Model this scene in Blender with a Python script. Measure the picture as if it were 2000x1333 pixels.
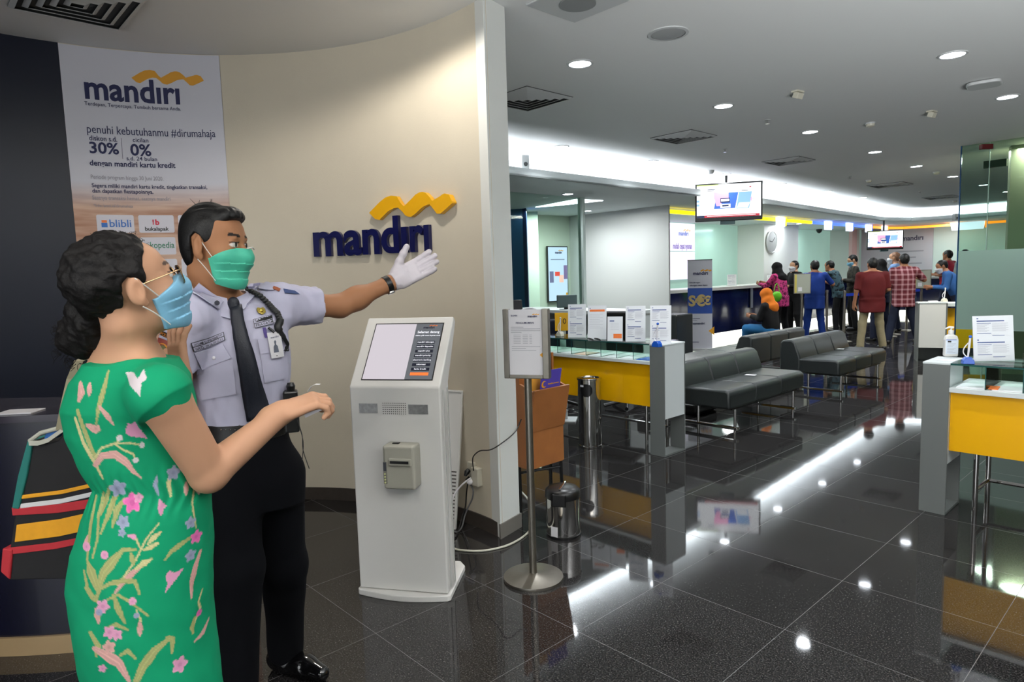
import bpy, bmesh, math, random
import numpy as np
from mathutils import Vector, Matrix
for _o in list(bpy.data.objects): bpy.data.objects.remove(_o)
SC = bpy.context.scene; C = SC.collection
PI = math.pi; random.seed(5)

# ---------------------------------------------------------------- camera
F = 1290.; PITCH, ROLL, CAMH = -0.098, -0.0303, 1.48
cp, sp, cr, sr = math.cos(PITCH), math.sin(PITCH), math.cos(ROLL), math.sin(ROLL)
RM = np.array([[1, 0, 0], [0, cp, -sp], [0, sp, cp]]) @ np.array([[1, 0, 0], [0, 0, -1], [0, 1, 0.]]) @ np.array([[cr, -sr, 0], [sr, cr, 0], [0, 0, 1]])
cam = bpy.data.cameras.new('camera'); co = bpy.data.objects.new('camera', cam); C.objects.link(co)
cam.sensor_width = 36; cam.lens = F / 2000 * 36; cam.clip_start = .05; cam.clip_end = 100
co.matrix_world = Matrix([[*RM[0], 0], [*RM[1], 0], [*RM[2], CAMH], [0, 0, 0, 1]])
SC.camera = co
# ---------------------------------------------------------------- world, exposure
SC.view_settings.view_transform = 'Standard'; SC.view_settings.look = 'None'
SC.view_settings.gamma = 1; SC.view_settings.use_curve_mapping = False
SC.view_settings.exposure = 0.32
w = bpy.data.worlds.new('world'); SC.world = w; w.use_nodes = True
w.node_tree.nodes['Background'].inputs[0].default_value = (.55, .6, .65, 1)
w.node_tree.nodes['Background'].inputs[1].default_value = .05
try:
    SC.cycles.use_denoising = True; SC.cycles.max_bounces = 8; SC.cycles.transparent_max_bounces = 12
    SC.cycles.sample_clamp_indirect = 6; SC.cycles.caustics_reflective = False; SC.cycles.caustics_refractive = False
except Exception: pass

# room frame: u to the right along the near counters, v into the banking hall
YAW = .8248; U = (math.cos(YAW), -math.sin(YAW)); VV = (math.sin(YAW), math.cos(YAW)); O0 = (.237, 2.616)
def uv(u, v, z=0.): return Vector((O0[0] + u * U[0] + v * VV[0], O0[1] + u * U[1] + v * VV[1], z))
RZ = -YAW
CEIL = 2.95; SOF = 2.65

def area(name, loc, size, power, col=(1, 1, 1), rot=(0, 0, 0), sizey=None, shape=None, spread=None):
    l = bpy.data.lights.new(name, 'AREA'); l.energy = power; l.color = col; l.size = size
    if sizey: l.shape = 'RECTANGLE'; l.size_y = sizey
    if shape: l.shape = shape
    if spread: l.spread = spread
    o = bpy.data.objects.new(name, l); C.objects.link(o); o.location = loc; o.rotation_euler = rot
    return o
def spot(name, loc, power, ang, blend=.6, col=(1, 1, 1), rot=(0, 0, 0), r=.06):
    l = bpy.data.lights.new(name, 'SPOT'); l.energy = power; l.color = col; l.spot_size = ang; l.spot_blend = blend; l.shadow_soft_size = r
    o = bpy.data.objects.new(name, l); C.objects.link(o); o.location = loc; o.rotation_euler = rot
    return o
# every downlight in the ceiling: (u, v, z)
LIGHTS = [(-1.4, 1.7, CEIL), (-1.4, 3.65, CEIL), (-1.41, 5.5, CEIL), (-1.44, 7.55, CEIL), (-1.51, 9.5, CEIL), (-1.51, 11.45, CEIL), (-1.5, 13.5, CEIL), (-1.5, 15.5, CEIL),
          (.36, 3.68, CEIL), (.34, 5.51, CEIL), (.34, 7.5, CEIL), (.34, 9.5, CEIL), (.34, 11.5, CEIL), (.36, 1.75, CEIL),
          (-3.54, 3.81, CEIL), (-3.54, 5.58, CEIL), (-3.6, 7.6, CEIL), (-3.65, 9.6, CEIL), (-3.66, 11.6, CEIL), (-3.7, 13.6, CEIL)]
CW = (.93, .97, 1.0); WARM = (1, .93, .84)
for i, (u_, v_, z_) in enumerate(LIGHTS):
    spot('downlight_lamp', uv(u_, v_, z_ - .03), 85, 2.3, .9, CW)
# lobby lamps (behind and above the photographer, and one washing the curved wall)
spot('lobby_lamp', (-.62, 3.35, 2.93), 40, 2.75, .35, WARM)
spot('lobby_lamp', (-1.75, 3.1, 2.92), 9, 2.6, .9, WARM)
spot('lobby_lamp', (-.3, .6, 2.92), 36, 2.4, .9, (1, .95, .89))
spot('lobby_lamp', (-1.9, .9, 2.92), 12, 2.4, .9, (1, .95, .89))
spot('lobby_lamp', (1.3, .6, 2.92), 20, 2.4, .9, (.97, .97, 1))
# soft frontal fill added out of view behind the camera
area('front_fill', uv(3.5, -6.5, 1.4), 7, 165, (.93, .97, 1), rot=(PI / 2, 0, RZ), sizey=2.4)
# added upward fill, unseen at the side, that brightens the hall ceiling
area('ceiling_fill', uv(4.6, -1.8, .5), 3.5, 250, (.97, .99, 1), rot=(PI / 2 + .85, 0, RZ + .35), sizey=1.2, spread=1.75)
# spot washing the white partition
spot('partition_lamp', uv(-6.1, 7.4, 2.6), 3, 1.5, .9, (1, .99, .97), rot=(.35, 0, RZ))
# added upward fill for the lobby ceiling, unseen (its trough is built below)
UPFILLS = [(Vector((-.6, -1.1, 0)), 0, 4.2, .3, 130, (1, .95, .88))]
for p_, rz_, sx_, sy_, pw_, c_ in UPFILLS: area('lobby_upfill', (p_.x, p_.y, 2.68), sx_, pw_, c_, rot=(PI, 0, -rz_ if False else rz_), sizey=sy_)
# ---------------------------------------------------------------- pixel helpers (2000x1333 frame -> world)
RN = RM
def ray(x, y): return Vector(RN @ np.array([(x - 1000) / F, (666.5 - y) / F, -1.]))
def G(x, y, z=0.):
    d = ray(x, y); t = (z - CAMH) / d.z; return Vector((d.x * t, d.y * t, z))
def D(x, y, Y):
    d = ray(x, y); return Vector((0, 0, CAMH)) + d * (Y / d.y)

# ---------------------------------------------------------------- materials
def lin(c): return tuple((x / 255 / 12.92 if x / 255 <= .04045 else ((x / 255 + .055) / 1.055) ** 2.4) for x in c)
MATS = {}
def mat(name, rgb, rough=.5, metal=0., em=None, es=0., noise=0., nscale=20, bump=0., bscale=60, attr=None, coat=0., spec=.5, trans=0., sheen=0.):
    if name in MATS: return MATS[name]
    m = bpy.data.materials.new(name); m.use_nodes = True; nt = m.node_tree; b = nt.nodes['Principled BSDF']
    c = lin(rgb); b.inputs['Base Color'].default_value = (*c, 1); b.inputs['Roughness'].default_value = rough; b.inputs['Metallic'].default_value = metal
    b.inputs['Specular IOR Level'].default_value = spec
    if coat: b.inputs['Coat Weight'].default_value = coat; b.inputs['Coat Roughness'].default_value = .05
    if sheen: b.inputs['Sheen Weight'].default_value = sheen
    if trans: b.inputs['Transmission Weight'].default_value = trans
    if em: b.inputs['Emission Color'].default_value = (*lin(em), 1); b.inputs['Emission Strength'].default_value = es
    N = nt.nodes; L = nt.links
    tc = N.new('ShaderNodeTexCoord')
    src = None
    if attr:
        a = N.new('ShaderNodeAttribute'); a.attribute_name = attr; src = a.outputs['Color']
    if noise:
        n = N.new('ShaderNodeTexNoise'); n.inputs['Scale'].default_value = nscale; n.inputs['Detail'].default_value = 4
        L.new(tc.outputs['Object'], n.inputs['Vector'])
        mr = N.new('ShaderNodeMapRange'); mr.inputs[1].default_value = .3; mr.inputs[2].default_value = .7; mr.inputs[3].default_value = 1 - noise; mr.inputs[4].default_value = 1 + noise * .5
        L.new(n.outputs[0], mr.inputs[0])
        mx = N.new('ShaderNodeVectorMath'); mx.operation = 'SCALE'
        if src: L.new(src, mx.inputs[0])
        else: mx.inputs[0].default_value = c
        L.new(mr.outputs[0], mx.inputs['Scale']); src = mx.outputs[0]
    if src: L.new(src, b.inputs['Base Color'])
    if bump:
        n = N.new('ShaderNodeTexNoise'); n.inputs['Scale'].default_value = bscale; n.inputs['Detail'].default_value = 3
        L.new(tc.outputs['Object'], n.inputs['Vector'])
        bp = N.new('ShaderNodeBump'); bp.inputs['Strength'].default_value = bump; bp.inputs['Distance'].default_value = .004
        L.new(n.outputs[0], bp.inputs['Height']); L.new(bp.outputs[0], b.inputs['Normal'])
    MATS[name] = m; return m
def glassmat(name, tint, refl=.12, frost=0., rough=.02):
    m = bpy.data.materials.new(name); m.use_nodes = True; nt = m.node_tree; N = nt.nodes; L = nt.links
    N.remove(N['Principled BSDF']); out = N['Material Output']
    t = N.new('ShaderNodeBsdfTransparent'); t.inputs[0].default_value = (*tint, 1)
    g = N.new('ShaderNodeBsdfGlossy'); g.inputs['Roughness'].default_value = rough
    lw = N.new('ShaderNodeLayerWeight'); lw.inputs[0].default_value = refl
    mx = N.new('ShaderNodeMixShader'); L.new(lw.outputs['Fresnel'], mx.inputs[0]); L.new(t.outputs[0], mx.inputs[1]); L.new(g.outputs[0], mx.inputs[2])
    last = mx
    if frost:
        df = N.new('ShaderNodeBsdfDiffuse'); df.inputs[0].default_value = (.50, .66, .58, 1)
        tl = N.new('ShaderNodeBsdfTranslucent'); tl.inputs[0].default_value = (.42, .58, .5, 1)
        m3 = N.new('ShaderNodeMixShader'); m3.inputs[0].default_value = .45; L.new(df.outputs[0], m3.inputs[1]); L.new(tl.outputs[0], m3.inputs[2])
        m2 = N.new('ShaderNodeMixShader'); m2.inputs[0].default_value = frost; L.new(mx.outputs[0], m2.inputs[1]); L.new(m3.outputs[0], m2.inputs[2]); last = m2
    L.new(last.outputs[0], out.inputs[0]); MATS[name] = m; return m

# ---------------------------------------------------------------- mesh builder
class MB:
    def __init__(s): s.v = []; s.f = []; s.m = []; s.M = Matrix.Identity(4); s.mi = 0
    def at(s, loc=(0, 0, 0), rz=0., rx=0., ry=0.):
        s.M = Matrix.Translation(loc) @ Matrix.Rotation(rz, 4, 'Z') @ Matrix.Rotation(ry, 4, 'Y') @ Matrix.Rotation(rx, 4, 'X'); return s
    def mat(s, i): s.mi = i; return s
    def add(s, vs, fs):
        n = len(s.v); s.v += [tuple(s.M @ Vector(v)) for v in vs]; s.f += [tuple(i + n for i in f) for f in fs]; s.m += [s.mi] * len(fs); return s
    def box(s, x0, x1, y0, y1, z0, z1):
        return s.add([(x0, y0, z0), (x1, y0, z0), (x1, y1, z0), (x0, y1, z0), (x0, y0, z1), (x1, y0, z1), (x1, y1, z1), (x0, y1, z1)],
                     [(0, 3, 2, 1), (4, 5, 6, 7), (0, 1, 5, 4), (1, 2, 6, 5), (2, 3, 7, 6), (3, 0, 4, 7)])
    def prism(s, pts, z0, z1, axis='z'):   # pts 2D ccw polygon extruded
        n = len(pts)
        def P(a, b, c): return {'z': (a, b, c), 'y': (a, c, b), 'x': (c, a, b)}[axis]
        vs = [P(a, b, z0) for a, b in pts] + [P(a, b, z1) for a, b in pts]
        return s.add(vs, [tuple(range(n))[::-1], tuple(range(n, 2 * n))] + [(i, (i + 1) % n, n + (i + 1) % n, n + i) for i in range(n)])
    def lathe(s, prof, n=32, cap=True):
        vs = []; fs = []
        for r, z in prof: vs += [(r * math.cos(2 * PI * k / n), r * math.sin(2 * PI * k / n), z) for k in range(n)]
        for i in range(len(prof) - 1):
            fs += [(i * n + k, i * n + (k + 1) % n, (i + 1) * n + (k + 1) % n, (i + 1) * n + k) for k in range(n)]
        if cap: fs += [tuple(range(n))[::-1], tuple((len(prof) - 1) * n + k for k in range(n))]
        return s.add(vs, fs)
    def tube(s, path, r, n=10, sub=0):
        P = [Vector(p) for p in path]
        if sub:
            Q = []
            for i in range(len(P) - 1):
                a = P[max(i - 1, 0)]; b = P[i]; c = P[i + 1]; d = P[min(i + 2, len(P) - 1)]
                for k in range(sub):
                    t = k / sub; Q.append(.5 * ((2 * b) + (c - a) * t + (2 * a - 5 * b + 4 * c - d) * t * t + (3 * b - a - 3 * c + d) * t ** 3))
            Q.append(P[-1]); P = Q
        vs = []; fs = []; up = Vector((0, 0, 1)); nn = len(P)
        for i, p in enumerate(P):
            t = (P[min(i + 1, nn - 1)] - P[max(i - 1, 0)]).normalized()
            if i == 0:
                a = t.cross(up) if abs(t.z) < .95 else t.cross(Vector((1, 0, 0)))
            else: a = pa - t * pa.dot(t)
            a.normalize(); pa = a; b = t.cross(a); rr = r[i * (len(r) - 1) // max(nn - 1, 1)] if isinstance(r, (list, tuple)) else r
            vs += [tuple(p + a * rr * math.cos(2 * PI * k / n) + b * rr * math.sin(2 * PI * k / n)) for k in range(n)]
        for i in range(nn - 1): fs += [(i * n + k, i * n + (k + 1) % n, (i + 1) * n + (k + 1) % n, (i + 1) * n + k) for k in range(n)]
        fs += [tuple(range(n)), tuple((nn - 1) * n + k for k in range(n))[::-1]]
        return s.add(vs, fs)
    def ribbon(s, path, wv, t):      # flat strap along a path, wv width vector, thickness t
        P = [Vector(p) for p in path]; wv = Vector(wv); vs = []; fs = []
        for i, p in enumerate(P):
            d = (P[min(i + 1, len(P) - 1)] - P[max(i - 1, 0)]).normalized(); nrm = d.cross(wv).normalized() * t * .5
            vs += [tuple(p - wv * .5 - nrm), tuple(p + wv * .5 - nrm), tuple(p + wv * .5 + nrm), tuple(p - wv * .5 + nrm)]
        for i in range(len(P) - 1): fs += [(4 * i + k, 4 * i + (k + 1) % 4, 4 * i + 4 + (k + 1) % 4, 4 * i + 4 + k) for k in range(4)]
        k = 4 * (len(P) - 1); fs += [(3, 2, 1, 0), (k, k + 1, k + 2, k + 3)]
        return s.add(vs, fs)
    def ball(s, c, r, n=16, m=10):
        r = (r, r, r) if not isinstance(r, (tuple, list)) else r; vs = [(c[0], c[1], c[2] - r[2])]; fs = []
        for i in range(1, m):
            a = PI * i / m - PI / 2
            vs += [(c[0] + r[0] * math.cos(a) * math.cos(2 * PI * k / n), c[1] + r[1] * math.cos(a) * math.sin(2 * PI * k / n), c[2] + r[2] * math.sin(a)) for k in range(n)]
        vs.append((c[0], c[1], c[2] + r[2])); T = len(vs) - 1
        fs += [(0, 1 + (k + 1) % n, 1 + k) for k in range(n)]
        for i in range(m - 2): fs += [(1 + i * n + k, 1 + i * n + (k + 1) % n, 1 + (i + 1) * n + (k + 1) % n, 1 + (i + 1) * n + k) for k in range(n)]
        fs += [(T, 1 + (m - 2) * n + k, 1 + (m - 2) * n + (k + 1) % n) for k in range(n)]
        return s.add(vs, fs)
    def text(s, body, h, p, xd, zd, bold=0., ext=.0006, align='l', sx=1.):
        vs, fs, wd = textmesh(body, bold, ext / h)
        xd = Vector(xd).normalized(); zd = Vector(zd).normalized(); nd = xd.cross(zd)
        off = {'l': 0, 'c': -wd / 2, 'r': -wd}[align]; p = Vector(p)
        return s.add([tuple(p + xd * ((x + off) * h * sx) + zd * (y * h) + nd * (z * h)) for x, y, z in vs], fs)
    def build(s, name, m, parent=None, bevel=0., smooth=False, seg=2, loc=None, rz=None):
        me = bpy.data.meshes.new(name); me.from_pydata(s.v, [], s.f)
        for mm in (m if isinstance(m, (list, tuple)) else [m]): me.materials.append(mm)
        me.polygons.foreach_set('material_index', s.m)
        bm = bmesh.new(); bm.from_mesh(me); bmesh.ops.recalc_face_normals(bm, faces=bm.faces); bm.to_mesh(me); bm.free()
        o = bpy.data.objects.new(name, me); C.objects.link(o)
        if parent: o.parent = parent
        if loc is not None: o.location = loc
        if rz is not None: o.rotation_euler = (0, 0, rz)
        if bevel:
            b = o.modifiers.new('b', 'BEVEL'); b.width = bevel; b.segments = seg; b.limit_method = 'ANGLE'; b.angle_limit = .6; b.harden_normals = False
        if smooth: me.polygons.foreach_set('use_smooth', [True] * len(me.polygons)); me.update(); smooth_angle(me)
        return o
def smooth_angle(me, a=.7):
    bm = bmesh.new(); bm.from_mesh(me)
    for e in bm.edges:
        if len(e.link_faces) == 2 and e.calc_face_angle(0) > a: e.smooth = False
    bm.to_mesh(me); bm.free()
_TX = {}; TXRES = 3
def textmesh(body, bold=0., ext=0.):
    k = (body, round(bold, 4), round(ext, 5))
    if k in _TX: return _TX[k]
    c = bpy.data.curves.new('t', 'FONT'); c.body = body; c.size = 1.4; c.offset = bold; c.extrude = ext; c.resolution_u = TXRES
    o = bpy.data.objects.new('t', c); C.objects.link(o)
    me = bpy.data.meshes.new_from_object(o.evaluated_get(bpy.context.evaluated_depsgraph_get()))
    vs = [tuple(v.co) for v in me.vertices]; fs = [tuple(p.vertices) for p in me.polygons]
    bpy.data.objects.remove(o); bpy.data.curves.remove(c); bpy.data.meshes.remove(me)
    x0 = min([v[0] for v in vs] + [0]); wd = max([v[0] for v in vs] + [0]) - x0
    _TX[k] = ([(x - x0, y, z + ext) for x, y, z in vs], fs, wd); return _TX[k]
LT = [(0, .073), (.119, .157), (.187, .193), (.254, .205), (.32, .193), (.367, .125), (.399, .099), (.488, .153), (.542, .188), (.595, .203), (.63, .203), (.665, .192), (.716, .15), (.749, .11), (.767, .105), (.841, .144), (.879, .158), (.907, .162), (.961, .146), (1.0, .086)]
LB = [(0, .067), (.061, .01), (.109, 0), (.161, .036), (.213, .069), (.281, .093), (.331, .092), (.379, .053), (.411, .019), (.436, .007), (.479, .001), (.532, .025), (.587, .056), (.623, .075), (.659, .09), (.712, .089), (.754, .048), (.797, .004), (.842, 0), (1.0, .074)]
def add_logo(mb, p, xd, zd, wdt, ext=.0006):
    xd = Vector(xd).normalized(); zd = Vector(zd).normalized(); nd = xd.cross(zd); p = Vector(p); n = len(LT)
    vs = []
    for e in (0, ext):
        for L in (LT, LB): vs += [tuple(p + xd * a * wdt + zd * b * wdt + nd * e) for a, b in L]
    fs = []
    for i in range(n - 1):
        fs += [(i, n + i, n + i + 1, i + 1), (2 * n + i, 2 * n + i + 1, 3 * n + i + 1, 3 * n + i), (i, i + 1, 2 * n + i + 1, 2 * n + i), (n + i, 3 * n + i, 3 * n + i + 1, n + i + 1)]
    fs += [(0, 2 * n, 3 * n, n), (n - 1, 2 * n - 1, 4 * n - 1, 3 * n - 1)]
    mb.add(vs, fs)
def fit_text(mb, body, p, xd, zd, wdt, xh=None, bold=0., ext=.0006, align='l'):   # text fitted to a width, and to an x-height
    vs, fs, wd = textmesh(body, bold, 0); h = wdt / wd; sx = 1.
    if xh:
        v2 = textmesh('x', bold, 0)[0]; hx = max(v[1] for v in v2); h2 = xh / hx; sx = h / h2; h = h2
    mb.text(body, h, p, xd, zd, bold, ext, align, sx)
def mandiri(mb_n, mb_y, p, xd, zd, wdt, ext=.0006):   # full mark, wdt = width of the word
    fit_text(mb_n, 'mandırı', p, xd, zd, wdt, wdt * .163, .035, ext)
    add_logo(mb_y, Vector(p) + Vector(xd).normalized() * wdt * .49 + Vector(zd).normalized() * wdt * .219, xd, zd, wdt * .76, ext)

# ---------------------------------------------------------------- things
def tag(o, label=None, cat=None, group=None, kind=None):
    if label: o['label'] = label
    if cat: o['category'] = cat
    if group: o['group'] = group
    if kind: o['kind'] = kind
    return o
def thing(name, label, cat, loc=(0, 0, 0), rz=0., group=None):
    o = bpy.data.objects.new(name, None); C.objects.link(o); o.location = loc; o.rotation_euler = (0, 0, rz); o.empty_display_size = .1
    return tag(o, label, cat, group)
def kids(o): return [c for c in bpy.data.objects if c.parent == o]
def copy_tree(o, parent=None):
    c = o.copy(); C.objects.link(c)
    if parent: c.parent = parent
    for ch in kids(o): copy_tree(ch, c)
    return c
def struct(mb, name, m, **k): return tag(mb.build(name, m, **k), kind='structure')

# ---------------------------------------------------------------- signed distance modelling
def _a(p): return np.asarray(p, dtype=np.float32)
def smin(a, b, k):
    if k <= 0: return np.minimum(a, b)
    h = np.clip(.5 + .5 * (b - a) / k, 0, 1); return b + (a - b) * h - k * h * (1 - h)
def cap(a, b, r1, r2=None):
    a = _a(a); b = _a(b); r2 = r1 if r2 is None else r2; ba = b - a; L = max(float(ba @ ba), 1e-9)
    def f(P):
        pa = P - a; t = np.clip((pa @ ba) / L, 0, 1); return np.sqrt((((pa - t[:, None] * ba)) ** 2).sum(1)) - (r1 + (r2 - r1) * t)
    lo = np.minimum(a, b) - max(r1, r2); hi = np.maximum(a, b) + max(r1, r2); f.bb = (lo, hi); return f
def ell(c, r, M=None):
    c = _a(c); r = _a(r if isinstance(r, (tuple, list)) else (r, r, r)); M = None if M is None else _a(M)
    def f(P):
        q = P - c
        if M is not None: q = q @ M          # M columns = axes
        k0 = np.sqrt(((q / r) ** 2).sum(1)); k1 = np.sqrt(((q / r ** 2) ** 2).sum(1)) + 1e-9
        return np.where(k0 < 1e-4, -r.min(), k0 * (k0 - 1) / k1)
    f.bb = (c - r.max(), c + r.max()); return f
def rbox(c, h, r, M=None):
    c = _a(c); h = _a(h); M = None if M is None else _a(M)
    def f(P):
        q = P - c
        if M is not None: q = q @ M
        q = np.abs(q) - h + r
        return np.sqrt((np.maximum(q, 0) ** 2).sum(1)) + np.minimum(q.max(1), 0) - r
    e = float(np.sqrt((h ** 2).sum())); f.bb = (c - e, c + e); return f
def loft(rows, axis=None):
    """rows: (z, cx, cy, rx, ry[, rot]) stacked elliptical sections"""
    R = np.array([list(r_) + [0] * (6 - len(r_)) for r_ in sorted(rows)], dtype=np.float32)
    def f(P):
        z = P[:, 2]; zc = np.clip(z, R[0, 0], R[-1, 0]); g = [np.interp(zc, R[:, 0], R[:, k]) for k in range(1, 6)]
        x = P[:, 0] - g[0]; y = P[:, 1] - g[1]; c = np.cos(g[4]); s = np.sin(g[4]); X = x * c + y * s; Yy = -x * s + y * c
        k0 = np.sqrt((X / g[2]) ** 2 + (Yy / g[3]) ** 2); d = (k0 - 1) * np.minimum(g[2], g[3]) * np.clip(.55 + .45 * k0, .5, 1.2)
        dz = np.abs(z - zc); return np.where(dz > 0, np.sqrt(np.maximum(d, 0) ** 2 + dz ** 2), np.maximum(d, np.maximum(R[0, 0] - z, z - R[-1, 0])))
    m = float(max(R[:, 3].max(), R[:, 4].max())); f.bb = (_a([R[:, 1].min() - m, R[:, 2].min() - m, R[0, 0]]), _a([R[:, 1].max() + m, R[:, 2].max() + m, R[-1, 0]])); return f
def union(fs, k=.02):
    fs = [g if isinstance(g, tuple) else (g, k) for g in fs]
    def f(P):
        lo, hi = P.min(0) - .06, P.max(0) + .06; d = None
        for g, kk in fs:
            if (g.bb[0] > hi).any() or (g.bb[1] < lo).any(): continue
            e = g(P).astype(np.float32); d = e if d is None else smin(d, e, kk)
        return np.full(len(P), .06, np.float32) if d is None else d
    bbs = [g.bb for g, _ in fs]
    f.bb = (np.min([b[0] for b in bbs], 0) - .01, np.max([b[1] for b in bbs], 0) + .01); return f
def xform(f, c, M, s=1.):     # local sdf (columns of M = local axes in world) placed at c, scaled
    c = _a(c); M = _a(M)
    s = _a(s) if not np.isscalar(s) else _a([s] * 3)
    def g(P): return f((P - c) @ M / s) * s.min()
    L, H = f.bb; cs = np.array([[(L, H)[i][0], (L, H)[j][1], (L, H)[k][2]] for i in (0, 1) for j in (0, 1) for k in (0, 1)]) * s @ M.T + c
    g.bb = (cs.min(0), cs.max(0)); return g
def wrap(f, g):        # new sdf with same bounds
    g.bb = f.bb; return g
def sub(f, g, k=.01): return wrap(f, lambda P: -smin(-f(P), g(P), k))
def inter(f, g, k=.01): return wrap(f, lambda P: -smin(-f(P), -g(P), k))
def infl(f, d):
    def h(P): return f(P) - d
    h.bb = (f.bb[0] - abs(d), f.bb[1] + abs(d)); return h
def noise3(P, s, seed=0.):
    x, y, z = P[:, 0] * s + seed, P[:, 1] * s + seed * 1.7, P[:, 2] * s - seed
    return (np.sin(x * 1.3 + 1.7 * np.sin(y * .9 + z * .4)) + np.sin(y * 1.7 + 1.3 * np.sin(z * 1.1 + x * .5)) + np.sin(z * 1.5 + 1.9 * np.sin(x * .8 - y * .6))) / 3
def mesh_sdf(name, f, h, m, parent=None, smooth=True, bb=None, color=None, loc=None):
    lo, hi = bb or f.bb; lo = _a(lo) - 2.5 * h; hi = _a(hi) + 2.5 * h
    B = 8; n = np.ceil((hi - lo) / h).astype(int) + 1; nb = -(-n // B); n = nb * B
    cz = np.stack(np.meshgrid(*[lo[i] + (np.arange(nb[i]) * B + (B - 1) / 2) * h for i in range(3)], indexing='ij'), -1).reshape(-1, 3).astype(np.float32)
    dc = f(cz); S = np.repeat(np.repeat(np.repeat(dc.reshape(nb), B, 0), B, 1), B, 2).astype(np.float32)
    act = np.where(np.abs(dc) < B * h * 1.5)[0]
    loc3 = np.stack(np.meshgrid(*[np.arange(B)] * 3, indexing='ij'), -1).reshape(-1, 3)
    ab = np.stack(np.unravel_index(act, nb), -1); key = (ab[:, 0] // 5) * 1000000 + (ab[:, 1] // 5) * 1000 + ab[:, 2] // 5; order = np.argsort(key, kind='stable'); ks = key[order]
    cuts = np.flatnonzero(np.diff(ks)) + 1
    for ids in np.split(act[order], cuts):
        bi = np.stack(np.unravel_index(ids, nb), -1) * B
        idx = (bi[:, None, :] + loc3[None]).reshape(-1, 3)
        S[idx[:, 0], idx[:, 1], idx[:, 2]] = f((lo + idx * h).astype(np.float32))
    V, Q = nets(S)
    V = lo + V * h
    me = bpy.data.meshes.new(name); me.vertices.add(len(V)); me.vertices.foreach_set('co', V.astype(np.float32).ravel())
    me.loops.add(4 * len(Q)); me.loops.foreach_set('vertex_index', Q.astype(np.int32).ravel())
    me.polygons.add(len(Q)); me.polygons.foreach_set('loop_start', np.arange(len(Q), dtype=np.int32) * 4)
    me.update(calc_edges=True); me.validate()
    if smooth: me.polygons.foreach_set('use_smooth', [True] * len(me.polygons))
    me.materials.append(m)
    if color is not None:
        V = np.empty(len(me.vertices) * 3, dtype=np.float32); me.vertices.foreach_get('co', V); V = V.reshape(-1, 3)
        ca = me.color_attributes.new('Col', 'FLOAT_COLOR', 'POINT'); c = np.ones((len(V), 4), dtype=np.float32); c[:, :3] = color(V); ca.data.foreach_set('color', c.ravel())
    o = bpy.data.objects.new(name, me); C.objects.link(o)
    if parent: o.parent = parent
    if loc is not None: o.location = loc
    return o
def nets(S):
    sg = S < 0; nx, ny, nz = S.shape
    cnt = np.zeros((nx - 1, ny - 1, nz - 1), np.uint8)
    for a in (0, 1):
        for b in (0, 1):
            for c in (0, 1): cnt += sg[a:nx - 1 + a, b:ny - 1 + b, c:nz - 1 + c]
    I = np.stack(np.where((cnt > 0) & (cnt < 8)), -1); vid = -np.ones(cnt.shape, np.int32); vid[I[:, 0], I[:, 1], I[:, 2]] = np.arange(len(I))
    acc = np.zeros((len(I), 3)); num = np.zeros(len(I))
    cn = [(a, b, c) for a in (0, 1) for b in (0, 1) for c in (0, 1)]
    for i in range(8):
        for j in range(i + 1, 8):
            d = np.array(cn[j]) - cn[i]
            if np.abs(d).sum() != 1: continue
            A = S[tuple((I + cn[i]).T)]; Bv = S[tuple((I + cn[j]).T)]; m = (A < 0) != (Bv < 0)
            t = np.where(m, A / np.where(m, A - Bv, 1), 0)
            p = np.array(cn[i]) + t[:, None] * d; acc += np.where(m[:, None], p, 0); num += m
    V = I + acc / np.maximum(num, 1)[:, None]; Q = []
    for ax in range(3):
        b, c = [(1, 2), (2, 0), (0, 1)][ax]; sl0 = [slice(1, -1)] * 3; sl1 = [slice(1, -1)] * 3
        sl0[ax] = slice(0, -1); sl1[ax] = slice(1, None)
        A = sg[tuple(sl0)]; Bv = sg[tuple(sl1)]; E = np.stack(np.where(A != Bv), -1); o = np.array([1, 1, 1]); o[ax] = 0; E = E + o
        fl = sg[tuple(E.T)]; eb = np.zeros(3, int); eb[b] = 1; ec = np.zeros(3, int); ec[c] = 1
        q = np.stack([vid[tuple((E - eb - ec).T)], vid[tuple((E - ec).T)], vid[tuple(E.T)], vid[tuple((E - eb).T)]], -1)
        q[~fl] = q[~fl][:, ::-1]; Q.append(q)
    Q = np.concatenate(Q); Q = Q[(Q >= 0).all(1)]; return V, Q
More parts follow.
